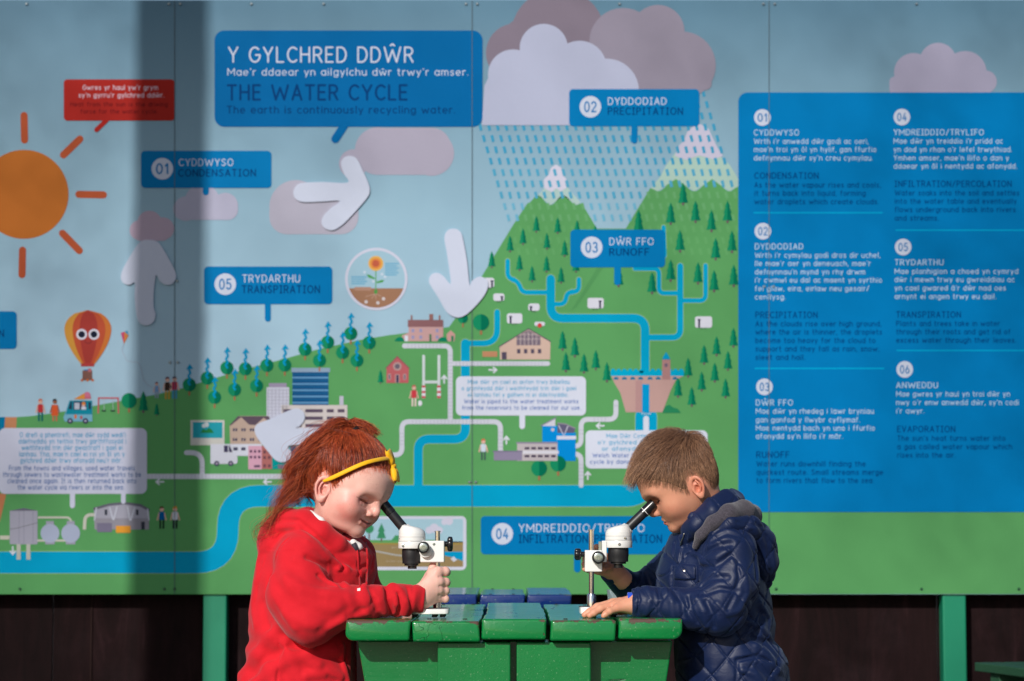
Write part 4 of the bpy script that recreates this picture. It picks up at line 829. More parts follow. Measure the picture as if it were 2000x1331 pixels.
# ---------------------------------------------------------------- microscopes
MWH = node_mat('white_enamel', (0.8, 0.79, 0.76, 1), 0.28); MBK = node_mat('black_gloss_plastic', (0.012, 0.012, 0.013, 1), 0.25); MSB = node_mat('black_satin_plastic', (0.016, 0.016, 0.018, 1), 0.42)
MCH = node_mat('chrome', (0.75, 0.75, 0.76, 1), 0.12, 1.0); MST = node_mat('turned_steel', (0.5, 0.55, 0.5, 1), 0.25, 0.9); MRB = node_mat('rubber', (0.01, 0.01, 0.01, 1), 0.7)
t = NT(MWH); t.bump(t.noise(t.coord('Object'), 260, 2), 0.08, 0.0005)
MGL = node_mat('lens_glass', (0.02, 0.03, 0.05, 1), 0.05)
def lathe(name, prof, axis_p, axis_d, mat, parent, n=36, smooth_angle=True):
    """prof: [(distance along the axis, radius)]"""
    d = Vector(axis_d).normalized(); a = d.orthogonal().normalized(); b = d.cross(a); V = []; F = []
    for s, r in prof:
        for k in range(n):
            an = 2 * math.pi * k / n; V.append(Vector(axis_p) + d * s + a * (r * math.cos(an)) + b * (r * math.sin(an)))
    m = len(prof)
    for i in range(m - 1): F += [(i * n + k, i * n + (k + 1) % n, (i + 1) * n + (k + 1) % n, (i + 1) * n + k) for k in range(n)]
    F += [tuple(range(n))[::-1], tuple(range((m - 1) * n, m * n))]
    o = mesh_obj(name, V, F, mat, None, True); 
    md = o.modifiers.new('edge', 'EDGE_SPLIT'); md.split_angle = math.radians(35)
    adopt(o, parent); return o
def lbox(name, x0, x1, y0, y1, z0, z1, mat, parent, bev=0.003, seg=3):
    o = box_mesh(name, (x0, y0, z0), (x1, y1, z1), mat, None, bev, seg); adopt(o, parent); return o
def microscope(sgn, pc, label, green):
    """sgn +1: column at the right, eyepiece up to the left. pc(px,py,dy) gives points around the column plane"""
    Yc = pc['Y']; X = lambda px: P(px, 1100, Yc).x; Z = lambda py: P(1000, py, Yc).z
    base_z = ZT + 0.001; xc = X(pc['col']); S = thing('microscope', label, 'microscope', (xc, Yc, base_z), 'white stereo microscopes on the table')
    s = sgn; up = (0, 0, 1)
    # base plate: D shaped, wide under the head
    bt, bb = Z(pc['base'][0]), max(Z(pc['base'][1]), base_z + 0.006); V = []; F = []; out = []
    xb, xf = X(pc['base_back']), X(pc['base_front'])
    for k in range(7): a = math.pi / 2 * k / 6; out.append((xb - s * 0.012 + s * 0.012 * math.sin(a), -0.045 + 0.012 - 0.012 * math.cos(a)))
    for k in range(7): a = math.pi / 2 * k / 6; out.append((xb - s * 0.012 + s * 0.012 * math.cos(a), 0.045 - 0.012 + 0.012 * math.sin(a)))
    for k in range(19): a = math.pi / 2 + math.pi * k / 18; out.append((xf + s * 0.055 + s * 0.055 * math.cos(a), 0.055 * math.sin(a)))
    n = len(out); rows = [(bb, 0.0), (bb + .001, .001), (bt - .002, 0.001), (bt - 0.0006, 0.0004), (bt, -0.0012)]
    cx = (xb + xf) / 2
    for z, e in rows:
        for a, b in out: V.append((cx + (a - cx) * (1 + e / 0.05), Yc + b * (1 + e / 0.05), z))
    for i in range(len(rows) - 1): F += [((i * n + k), (i * n + (k + 1) % n), ((i + 1) * n + (k + 1) % n), ((i + 1) * n + k)) for k in range(n)]
    F += [tuple(range(n))[::-1], tuple(range((len(rows) - 1) * n, len(rows) * n))]
    o = mesh_obj('base', V, F, MWH, None, True); md = o.modifiers.new('edge', 'EDGE_SPLIT'); md.split_angle = 0.7; adopt(o, S)
    lathe('stage_plate', [(0, .001), (0, 0.034), (0.0012, 0.034), (0.0014, 0.0335), (0.0014, 0.001)], (xf + s * 0.055, Yc, bt - 0.0004), up, MSB, S)
    for fx in (xb - s * 0.012, xf + s * 0.02, xf + s * 0.06):
        for fy in (-0.032, 0.032):
            lathe('foot', [(0, 0.0045), (0, .0055), (max(bb - base_z, .003) + .0005, 0.0055)], (fx, Yc + fy, base_z - 0.0005), up, MRB, S, 16)
    # column
    zc0, zc1 = bt - 0.001, Z(pc['col_top'])
    lathe('column', [(0, 0.0048), (0, 0.0052), (zc1 - zc0 - 0.003, 0.0052), (zc1 - zc0 - .0025, 0.0062), (zc1 - zc0 - .0005, 0.0062), (zc1 - zc0, 0.005)], (xc, Yc, zc0), up, MCH, S)
    if pc.get('collar'):
        z0 = Z(pc['collar']); lathe('column_collar', [(0, 0.009), (z0 - bt - 0.003, 0.009), (z0 - bt, 0.0078), (z0 - bt + 0.001, 0.0055)], (xc, Yc, bt + 0.0002), up, MCH, S)
    else:
        lathe('column_collar', [(0, 0.009), (0.012, 0.009), (0.014, 0.0055)], (xc, Yc, bt + 0.0002), up, MCH, S)
    # clamp block
    x0, x1 = sorted((X(pc['blk'][0]), X(pc['blk'][1]))); z1, z0 = Z(pc['blk'][2]), Z(pc['blk'][3])
    lbox('clamp_block', x0, x1, Yc - 0.019, Yc + 0.019, z0, z1, MWH, S, 0.0022)
    # back knob, lobed
    kx, kz = X(pc['knob'][0]), Z(pc['knob'][1]); ex = x1 if s > 0 else x0; rk = pc['knob'][2] / 960; L = abs(kx - ex)
    lathe('knob_shaft', [(0, 0.0055), (L * 0.45, 0.0055), (L * 0.45, 0.004)], (ex - s * 0.0005, Yc, kz), (s, 0, 0), MBK, S, 20)
    V = []; F = []; m = 48
    pr = [(0.3, 0.35), (0.36, 0.8), (0.5, 1.0), (0.82, 1.0), (0.93, 0.92), (1.0, 0.6)]
    for a, r in pr:
        for k in range(m):
            an = 2 * math.pi * k / m; rr = rk * r * (1 - (0.16 if r > .7 else 0) * max(0, math.cos(5 * an)) ** 2)
            V.append((ex + s * L * a, Yc + rr * math.cos(an), kz + rr * math.sin(an)))
    for i in range(len(pr) - 1): F += [(i * m + k, i * m + (k + 1) % m, (i + 1) * m + (k + 1) % m, (i + 1) * m + k) for k in range(m)]
    F += [tuple(range(m))[::-1], tuple(range((len(pr) - 1) * m, len(pr) * m))]
    adopt(mesh_obj('clamp_knob', V, F, MBK, None, True), S)
    # focus knob towards the camera
    fx, fz, fr = X(pc['focus'][0]), Z(pc['focus'][1]), pc['focus'][2] / 960; yf = Yc - 0.0189
    lathe('focus_shaft', [(0, fr * 1.05), (0.010, fr * 1.05), (0.0108, fr)], (fx + s * 0.0035 * green, yf, fz - 0.0075 * green), (0, -1, 0), MWH, S)
    F_ = lathe('focus_knob', [(0, fr * 0.8), (0.0012, fr), (0.011, fr), (0.0125, fr * .93), (0.0128, fr * 0.72), (0.0118, fr * .7)], (fx, yf - 0.0105, fz), (0, -1, 0), MBK, S)
    d = lathe('focus_cap', [(0, fr * 0.69), (0.0012, fr * .69), (0.0016, fr * .6), (0.0014, fr * .2), (0.0022, fr * .15)], (fx, yf - 0.0218, fz), (0, -1, 0), MST, S)
    lathe('focus_knob', [(0, fr * 0.8), (0.0012, fr), (0.011, fr), (0.0125, fr * .8)], (fx, Yc + 0.0195, fz), (0, 1, 0), MBK, S)
    # bracket to the head ring
    hx0, hx1 = X(pc['head'][0]), X(pc['head'][1]); hc = (hx0 + hx1) / 2; hr = abs(hx1 - hx0) / 2
    zr1, zr0 = Z(pc['ring'][0]), Z(pc['ring'][1])
    b0, b1 = sorted((X(pc['brk'][0]), X(pc['brk'][1]))); lbox('bracket', b0, b1, Yc - 0.0165, Yc + 0.0165, Z(pc['brk'][3]), Z(pc['brk'][2]), MWH, S, 0.0015)
    lathe('head_ring', [(0, hr * .9), (0, hr * 1.0), (0.001, hr * 1.015), (zr1 - zr0 - 0.001, hr * 1.015), (zr1 - zr0, hr)], (hc, Yc, zr0), up, MWH, S, 56)
    # head body
    hy = Z(pc['head'][2]); hh = hy - zr1; V = []; F = []; m = 56; rows = [(0, 0.96, 0), (0.0008, .985, 0), (0.002, 0.99, 0), (hh * .4, .975, 0), (hh * .55, .97, 0.0), (hh * 0.56, .955, 0), (hh * .72, 0.93, 0), (hh * .92, .80, .0), (hh, .62, .0)]
    ed = Vector((-s * pc['dir'][0], 0, pc['dir'][1])).normalized()
    for a, r, sh in rows:
        for k in range(m):
            an = 2 * math.pi * k / m; x = hr * r * math.cos(an); y = hr * r * math.sin(an); tt = x * s / hr
            z = zr1 + a
            if a > hh * 0.5: z += hh * 0.20 * (-tt) * (a / hh - .5) * 2 * (1 if tt < 0 else 1.1)
            V.append((hc + x, Yc + y, z))
    for i in range(len(rows) - 1): F += [(i * m + k, i * m + (k + 1) % m, (i + 1) * m + (k + 1) % m, (i + 1) * m + k) for k in range(m)]
    F += [tuple(range(m))[::-1], tuple(range((len(rows) - 1) * m, len(rows) * m))]
    o = mesh_obj('head_housing', V, F, MWH, None, True); md = o.modifiers.new('edge', 'EDGE_SPLIT'); md.split_angle = 0.6; adopt(o, S)
    for zz, rr in ((0.0, 1.0), (hh * .27, .987)):
        lathe('groove_ring', [(0, hr * rr * .97), (0, hr * rr), (0.0007, hr * rr), (0.0007, hr * rr * .97)], (hc, Yc, zr1 + zz + .0004), up, node_mat('grey_groove', (0.35, 0.35, 0.34, 1), 0.5), S, 56)
    # eyepiece tube with its socket on the housing
    t0 = P(pc['tube'][0], pc['tube'][1], Yc); t1 = P(pc['tube'][2], pc['tube'][3], Yc); Ld = (t1 - t0).length; dr = (t1 - t0).normalized(); rt = pc['tube'][4] / 960 / 2
    V = []; F = []; m = 32; a_ = Vector((0, 1, 0)); b_ = dr.cross(a_)
    for q_, r_ in ((-0.030, 0.0), (-0.026, rt * 1.9), (-0.012, rt * 1.55), (-0.001, rt * 1.28), (0.0008, rt * 1.2), (0.001, rt)):
        V += [t0 + dr * q_ + a_ * (r_ * math.cos(2 * math.pi * k / m)) + b_ * (r_ * math.sin(2 * math.pi * k / m)) for k in range(m)]
    for i in range(5): F += [(i * m + k, (i + 1) * m + k, (i + 1) * m + (k + 1) % m, i * m + (k + 1) % m) for k in range(m)]
    o = mesh_obj('tube_socket', V, [f[::-1] for f in F], MWH, None, True); md = o.modifiers.new('edge', 'EDGE_SPLIT'); md.split_angle = 0.9; adopt(o, S)
    lathe('eyepiece_tube', [(-0.012, rt), (Ld * .56, rt), (Ld * .565, rt * .96)], t0, dr, MSB, S)
    lathe('eyepiece', [(Ld * .57, rt * 1.0), (Ld * .575, rt * 1.07), (Ld * .93, rt * 1.09), (Ld * .99, rt * 1.05), (Ld, rt * .9), (Ld * .985, rt * .7)], t0, dr, MBK, S)
    if not green: lathe('eyepiece_ring', [(Ld * .64, rt * 1.09), (Ld * .64, rt * 1.11), (Ld * .655, rt * 1.11), (Ld * .655, rt * 1.09)], t0, dr, MWH, S)
    lathe('eye_lens', [(Ld * .975, rt * .2), (Ld * .975, rt * .68), (Ld * .987, rt * .5)], t0, dr, MGL, S)
    # objective
    ox0, ox1 = X(pc['obj'][0]), X(pc['obj'][1]); oc = (ox0 + ox1) / 2; orr = abs(ox1 - ox0) / 2; zo = Z(pc['obj'][2]); z0 = zr0
    tx = abs(X(pc['tip'][0]) - X(pc['tip'][1])) / 2; tz = Z(pc['tip'][2]); tc = (X(pc['tip'][0]) + X(pc['tip'][1])) / 2
    lathe('objective', [(-0.001, orr * .97), (0.004, orr), (z0 - zo - 0.012, orr), (z0 - zo - .010, orr * 0.97), (z0 - zo, orr * .95), (z0 - zo + .0005, orr * .74), (z0 - zo + .004, orr * .74), (z0 - zo + 0.0045, orr * .5)], (oc, Yc, z0), (0, 0, -1), MSB, S, 48)
    lathe('objective_tip', [(0, tx), (zo - tz - .004, tx), (zo - tz - .004, tx * .8)], (tc, Yc, zo - 0.004), (0, 0, -1), MBK, S, 28)
    # small screws
    for (sx_, sy_, sr_) in pc['scr']:
        xx, zz = X(sx_), Z(sy_); rr = hr * (1.015 if zz < zr1 else .99)
        yy = Yc - (math.sqrt(max(1e-6, rr * rr - (xx - hc) ** 2)) if abs(xx - hc) < rr else 0.019)
        if abs(xx - hc) >= rr - .001: yy = Yc - 0.019
        lathe('screw', [(-0.001, sr_ / 960), (0.0010, sr_ / 960), (0.0014, sr_ / 960 * .7), (0.0006, sr_ / 960 * .4)], (xx, yy, zz), (0, -1, 0), MCH if not green else MST, S, 16)
    return S
scope_g = microscope(1, dict(Y=0.19, col=854.5, base=(1188.5, 1201), base_back=877, base_front=792, col_top=1037, blk=(821.5, 868, 1056.5, 1098.5), knob=(884.5, 1063, 14.5), focus=(828.5, 1069.5, 11.6),
                             head=(778, 831.5, 1028), ring=(1058, 1071.5), brk=(822, 845, 1060, 1098.2), dir=(.62, .78), tube=(788, 1031.5, 746.5, 981.5, 19), obj=(785, 822, 1101), tip=(796.5, 814, 1111.5),
                             scr=((789, 1066, 3.4), (848, 1063, 2.6), (780.8, 1052.5, 1.2), (827.5, 1052.5, 1.4))),
                     'white stereo microscope the girl grips, column on its right, eyepiece up to the left', 1)
scope_b = microscope(-1, dict(Y=0.19, col=1155, base=(1185, 1199), base_back=1133, base_front=1216, col_top=1034.5, blk=(1142, 1175.5, 1075, 1117), knob=(1122, 1083, 11.5), focus=(1167.5, 1089, 12.3),
                              head=(1182, 1234.5, 1027), ring=(1056, 1070), brk=(1175.6, 1184.5, 1056.5, 1098), dir=(.76, .65), tube=(1227, 1031.0, 1277.5, 982.5, 19), obj=(1187.5, 1228, 1097.5), tip=(1198.5, 1216, 1109.5),
                              scr=((1208.5, 1063.5, 2.8), (1220, 1051, 2.4)), collar=1160.5),
                      'white stereo microscope the boy looks into, column on its left, eyepiece up to the right', 0)
# rack bar behind the boy's bracket
o = box_mesh('focus_rack', (P(1169, 1070, .19).x, .185, P(1, 1060, .19).z - .03), (P(1175, 1070, .19).x, .195, P(1, 1058, .19).z), MST, None, .0006); adopt(o, scope_b)
# frosted plastic tub
mt = node_mat('frosted_plastic', (0.62, 0.68, 0.7, 1), 0.35); t = NT(mt); t.b.inputs['Transmission Weight'].default_value = 0.75; t.b.inputs['IOR'].default_value = 1.2; t.b.inputs['Alpha'].default_value = 0.75
c = P(1206.5, 1176, 0.42); r = 0.0225
tub = lathe('sample_tub', [(0.0, 0.001), (0, r * .86), (0.004, r * .88), (0.045, r), (0.0465, r * 1.04), (0.048, r * 1.04), (0.048, r * .97), (0.004, r * .84), (0.003, .001)], (0, 0, 0), (0, 0, 1), mt, table, 40)
tub.parent = None; tub.matrix_parent_inverse = Matrix.Identity(4); tub.location = (c.x, 0.42, ZT + 0.002)
tub.scale = (1, 1, (P(1, 1152, .42).z - ZT) / 0.05)
tag(tub, 'small frosted clear plastic tub behind the boy\'s hand', 'tub')
# ---------------------------------------------------------------- sculpting with distance fields
f4 = np.float32
def A3(v): return np.array([v[0], v[1], v[2]], f4)
def PX(px, py, Y): return A3(P(px, py, Y))
def smin(a, b, k):
    h = np.clip(0.5 + 0.5 * (b - a) / k, 0, 1); return b + (a - b) * h - k * h * (1 - h)
def smax(a, b, k): return -smin(-a, -b, k)
def cap(p, a, b, ra, rb=None):
    rb = ra if rb is None else rb; a = A3(a); b = A3(b)
    ab = b - a; t = np.clip(((p - a) @ ab) / max(1e-9, float(ab @ ab)), 0, 1)
    q = p - a - t[:, None] * ab
    return np.sqrt(np.einsum('ij,ij->i', q, q)) - (ra + (rb - ra) * t)
def ell(p, c, r, R=None):
    q = p - A3(c)
    if R is not None: q = q @ np.array(R, f4).T
    r = A3(r); k0 = np.sqrt((((q / r)) ** 2).sum(1)); k1 = np.sqrt(((q / (r * r)) ** 2).sum(1))
    return k0 * (k0 - 1) / np.maximum(k1, 1e-6)
def sph(p, c, r):
    q = p - A3(c); return np.sqrt(np.einsum('ij,ij->i', q, q)) - r
def segd(p, a, b): return cap(p, a, b, 0.0)
def poly_d(p, pts):
    d = None
    for a, b in zip(pts[:-1], pts[1:]):
        e = segd(p, a, b); d = e if d is None else np.minimum(d, e)
    return d
def fold(p, pts, w, amp):
    """ridge (amp > 0) or crease (amp < 0) along a line"""
    d = poly_d(p, pts); return -amp * np.exp(-(d / w) ** 2)
def vnoise(p, s, seed=0):
    """cheap smooth noise from rotated sines"""
    rg = np.random.default_rng(seed); out = 0
    for k in range(6):
        d = rg.normal(size=3); d /= np.linalg.norm(d); out = out + np.sin(p @ (d * s * rg.uniform(.7, 1.5)).astype(f4) + f4(rg.uniform(0, 6)) + 1.3 * np.sin(p @ (np.roll(d, 1) * s * 0.8).astype(f4)))
    return out / 6
def evalc(fn, pts, n=300000):
    return np.concatenate([fn(pts[i:i + n]) for i in range(0, len(pts), n)]) if len(pts) > n else fn(pts)
def sculpt(fn, lo, hi, h, margin=1.5, B=4):
    lo = np.array(lo, f4); hi = np.array(hi, f4)
    nb = np.ceil((hi - lo) / (h * B)).astype(int); N = nb * B + 1
    bi = np.stack(np.meshgrid(*[np.arange(k) for k in nb], indexing='ij'), -1).reshape(-1, 3)
    ctr = lo + (bi + 0.5).astype(f4) * (h * B); dc = evalc(fn, ctr.astype(f4))
    act = np.abs(dc) < h * B * 0.87 * margin + 0.0015
    V = np.repeat(np.repeat(np.repeat(dc.reshape(nb), B, 0), B, 1), B, 2)
    G = np.full(N, 1.0, f4); G[:-1, :-1, :-1] = V
    mask = np.zeros(N, bool); ab = bi[act] * B
    for i in range(B + 1):
        for j in range(B + 1):
            for k in range(B + 1): mask[ab[:, 0] + i, ab[:, 1] + j, ab[:, 2] + k] = True
    idx = np.argwhere(mask); G[mask] = evalc(fn, (lo + idx.astype(f4) * h).astype(f4))
    S = G < 0; S[0] = S[-1] = False; S[:, 0] = S[:, -1] = False; S[:, :, 0] = S[:, :, -1] = False
    c = np.zeros(np.array(N) - 1, np.int8)
    for i in (0, 1):
        for j in (0, 1):
            for k in (0, 1): c += S[i:N[0] - 1 + i, j:N[1] - 1 + j, k:N[2] - 1 + k]
    a = (c > 0) & (c < 8); cells = np.argwhere(a); vid = np.full(c.shape, -1, np.int32); vid[a] = np.arange(len(cells))
    pos = np.zeros((len(cells), 3), f4); cnt = np.zeros(len(cells), f4)
    cor = [(i, j, k) for i in (0, 1) for j in (0, 1) for k in (0, 1)]
    vals = {q: G[cells[:, 0] + q[0], cells[:, 1] + q[1], cells[:, 2] + q[2]] for q in cor}
    for p_ in cor:
        for ax in range(3):
            if p_[ax] == 0:
                q_ = tuple(1 if i == ax else p_[i] for i in range(3)); va, vb = vals[p_], vals[q_]
                cr = (va < 0) != (vb < 0); t = np.where(cr, va / np.where(cr, va - vb, 1), 0)
                w = np.array(p_, f4)[None] + np.eye(3, dtype=f4)[ax][None] * t[:, None]
                pos += w * cr[:, None]; cnt += cr
    pos = lo + (cells + pos / np.maximum(cnt, 1)[:, None]) * h
    F = []
    for ax in range(3):
        o1, o2 = (ax + 1) % 3, (ax + 2) % 3
        sl0 = [slice(None)] * 3; sl1 = [slice(None)] * 3; sl0[ax] = slice(0, -1); sl1[ax] = slice(1, None)
        s0, s1 = S[tuple(sl0)], S[tuple(sl1)]; E = np.argwhere(s0 != s1)
        ok = (E[:, o1] > 0) & (E[:, o2] > 0) & (E[:, o1] < N[o1] - 1) & (E[:, o2] < N[o2] - 1); E = E[ok]
        ins = s0[E[:, 0], E[:, 1], E[:, 2]]
        def vv(d1, d2):
            q = E.copy(); q[:, o1] += d1; q[:, o2] += d2; return vid[q[:, 0], q[:, 1], q[:, 2]]
        q = np.stack([vv(-1, -1), vv(0, -1), vv(0, 0), vv(-1, 0)], 1); q[~ins] = q[~ins][:, ::-1]
        F.append(q)
    F = np.concatenate(F); F = F[(F >= 0).all(1)]
    # one projection step and gradient normals
    e = f4(h * 0.5); d0 = evalc(fn, pos.astype(f4))
    g = np.stack([evalc(fn, (pos + np.eye(3, dtype=f4)[i] * e).astype(f4)) - d0 for i in range(3)], 1) / e
    gl = np.maximum(np.linalg.norm(g, axis=1), 1e-3); pos = pos - (g / gl[:, None]) * np.clip(d0 / gl, -h * .4, h * .4)[:, None]
    return pos.astype(f4), F, (g / gl[:, None]).astype(f4)
def np_mesh(name, V, F, mats, parent=None, col=None, smooth=True):
    me = bpy.data.meshes.new(name); F = np.asarray(F, np.int32); n = F.shape[1]
    me.vertices.add(len(V)); me.vertices.foreach_set('co', np.asarray(V, f4).ravel())
    me.loops.add(F.size); me.loops.foreach_set('vertex_index', F.ravel())
    me.polygons.add(len(F)); me.polygons.foreach_set('loop_start', np.arange(0, F.size, n, dtype=np.int32))
    me.polygons.foreach_set('use_smooth', np.full(len(F), smooth))
    for m in mats: me.materials.append(m)
    if col is not None:
        at = me.color_attributes.new('Col', 'FLOAT_COLOR', 'POINT')
        c = np.ones((len(V), 4), f4); c[:, :3] = col; at.data.foreach_set('color', c.ravel())
    me.update(calc_edges=True); me.validate()
    o = bpy.data.objects.new(name, me); COL.objects.link(o)
    if parent: o.parent = parent
    return o
def frame(side, pitch, yaw, roll=0.0):
    p, y = math.radians(pitch), math.radians(yaw)
    F0 = np.array([side * math.cos(p), 0, -math.sin(p)]); U = np.array([side * math.sin(p), 0, math.cos(p)]); N = np.array([0, -1.0, 0])
    F = math.cos(y) * F0 + math.sin(y) * N; L = math.cos(y) * N - math.sin(y) * F0
    if roll:
        r = math.radians(roll); L, U = math.cos(r) * L + math.sin(r) * U, math.cos(r) * U - math.sin(r) * L
    return np.stack([F, L, U]).astype(f4)      # rows: forward, towards the camera side, up
def tab(u, t):
    t = sorted(t); return np.interp(u, [a for a, _ in t], [b for _, b in t]).astype(f4)
def smoothtab(u, t, s=0.006):
    return sum(tab(u + d * s, t) * w for d, w in ((-1.5, .15), (-.6, .25), (0, .2), (.6, .25), (1.5, .15)))
def chain3(q, c, pts, rs):
    d = None
    for (a, b), (r0, r1) in zip(zip(pts[:-1], pts[1:]), zip(rs[:-1], rs[1:])):
        e = cap(q, c + np.array(a, f4), c + np.array(b, f4), r0, r1); d = e if d is None else smin(d, e, .002)
    return d
def head_sdf(q, H):
    """q in head coordinates (forward, lateral, up)"""
    f, l, u = q[:, 0], q[:, 1], q[:, 2]; al = np.abs(l); qa = np.stack([f, al, u], 1)
    cr = ell(q, H['cr_c'], H['cr_r'])
    c0 = 0.018; fr = smoothtab(u, H['front'], 0.004) - c0; w = smoothtab(u, H['width'], 0.006); bk = smoothtab(u, H['backf'], 0.006)
    a = np.where(f > c0, fr, bk); x = np.abs(f - c0) / a; y = al / w; pw = 2.35
    r = (x ** pw + y ** pw + 1e-9) ** (1 / pw); d = (r - 1) * np.minimum(a, w) * 0.92
    d = smax(d, u - 0.085, 0.02); d = smax(d, H['bot'] - u, 0.012)
    d = smin(d, cr, 0.018)
    # cheek, chin, brow
    d = smin(d, sph(qa, H['cheek'][:3], H['cheek'][3]), 0.016)
    d = smin(d, ell(q, H['chin'], (0.0125, 0.016, 0.0125)), 0.012)
    d = smin(d, cap(qa, H['brow'][0], H['brow'][1], 0.0060, 0.0050), 0.020)
    # eye hollow, ball, lids
    ec = np.array(H['eye'], f4); k = H['lidk']
    d = smax(d, -ell(qa, ec + [0.0265, -0.001, 0.0005], (0.0150, 0.0170, 0.0085)), 0.018)
    d = smin(d, sph(qa, ec, 0.0122), 0.003)
    up = chain3(qa, ec, ((0.0105, -0.0115, 0.0040), (0.0128, -0.003, 0.0062), (0.0112, 0.006, 0.0056), (0.0055, 0.0145, 0.0030)), (0.0026, 0.0038, 0.0036, 0.0024))
    lo = chain3(qa, ec, ((0.0100, -0.0110, -0.0058), (0.0118, -0.003, -0.0080), (0.0100, 0.006, -0.0076), (0.0050, 0.0135, -0.0050)), (0.0026, 0.0036 + k, 0.0036 + k, 0.0026))
    d = smin(d, up, 0.0035); d = smin(d, lo, 0.0040)
    # nose
    n0, n1, n2 = H['nose']
    d = smin(d, cap(q, n0, n1, 0.0052, 0.0062), 0.012); d = smin(d, sph(q, n2, H['nr']), 0.008)
    d = smin(d, ell(qa, H['wing'], (0.0080, 0.0054, 0.0060)), 0.0060)
    d = smax(d, -cap(qa, H['nost'], np.array(H['nost']) + [-0.001, -0.0015, 0.006], 0.0022, 0.0016), 0.0022)
    # lips
    m = H['mouth']                   # centre front, corner
    mc, mk = np.array(m[0], f4), np.array(m[1], f4)
    mid = np.array([mc[0] * .66 + mk[0] * .34 + .002, mk[1] * .52, mc[2] * .60 + mk[2] * .40 - .0006], f4)
    for dz, rr in ((0.0036, 0.0034), (-0.0044, 0.0040)):
        o0 = np.array([-.0008, 0, dz], f4); o1 = np.array([-.0006, 0, dz * .8], f4); o2 = np.array([-.0004, -.001, dz * .25], f4)
        d = smin(d, smin(cap(qa, mc + o0, mid + o1, rr, rr * .85), cap(qa, mid + o1, mk + o2, rr * .85, 0.0014), .002), 0.0050)
    g = np.minimum(cap(qa, mc + [.0030, 0, 0], mid + [.0026, 0, 0], 0.0006), cap(qa, mid + [.0026, 0, 0], mk + [.0008, .001, 0], 0.0006))
    d = d + 0.0016 * np.exp(-(g / 0.0015) ** 2)
    d = d + 0.0022 * np.exp(-(sph(qa, mk + [0.0005, 0.0025, 0.0], 0) / 0.0035) ** 2)
    for a_, b_, wd, am in H.get('folds', ()): d = d + fold(qa, (a_, b_), wd, am)
    # ears
    for s in (1, -1):
        e = H['ear']; c = np.array([e[0], s * e[1], e[2]], f4); t, sp = math.radians(e[3]), math.radians(24)
        ex = np.array([math.cos(t) * math.cos(sp), s * -math.sin(sp), math.sin(t)]); ex /= np.linalg.norm(ex)
        eu = np.array([-math.sin(t), 0.10 * s, math.cos(t)]); eu -= ex * (eu @ ex); eu /= np.linalg.norm(eu)
        en = np.cross(ex, eu) * (-1); en = en if en[1] * s > 0 else -en
        R = np.stack([ex, eu, en]).astype(f4); z = (q - c) @ R.T * f4(1 / e[4]); near = np.abs(z).max(1) < 0.06
        if not near.any(): continue
        zz = z[near]
        ax, ay = 0.0165, 0.0265
        wid = 1 - 0.22 * np.clip(-zz[:, 1] / ay, -.2, 1)
        rad = np.sqrt((zz[:, 0] / (ax * wid)) ** 2 + (zz[:, 1] / ay) ** 2 + 1e-9)
        rim = np.sqrt(((rad - 0.86) * ax * 1.05) ** 2 + (zz[:, 2] - 0.003) ** 2) - 0.0030
        plate = np.sqrt(np.maximum(rad - 0.82, 0) ** 2 * ax * ax + (zz[:, 2] + 0.0012 + 0.004 * (1 - rad)) ** 2) - 0.0022
        dd = smin(rim, plate, 0.003)
        anti = poly_d(zz, [(-0.001, 0.015, 0.003), (-0.0055, 0.008, 0.0035), (-0.007, -0.002, 0.0035), (-0.003, -0.011, 0.0035), (0.003, -0.013, 0.003)]) - 0.0021
        dd = smin(dd, anti, 0.0025); dd = smin(dd, cap(zz, (0.0035, 0.006, 0.0), (0.013, 0.006, 0.0), 0.0022), 0.003)
        dd = smin(dd, ell(zz, (0.0015, -0.0215, 0.0008), (0.0085, 0.0085, 0.0040)), 0.004)
        dd = smin(dd, ell(zz, (0.0105, -0.004, 0.0015), (0.0035, 0.0055, 0.0035)), 0.003)
        dd = smax(dd, -ell(zz, (0.003, -0.004, 0.002), (0.0062, 0.0085, 0.0055)), 0.002)
        dd = smin(dd, cap(zz, (0.006, 0.004, -0.008), (0.006, -0.010, -0.008), 0.010), 0.003)
        dd = smax(dd, -ell(zz, (0.0035, -0.004, 0.002), (0.0056, 0.0082, 0.0095)), 0.002)
        df = d[near]; d[near] = smin(df, dd * f4(e[4]), 0.003)
    return d
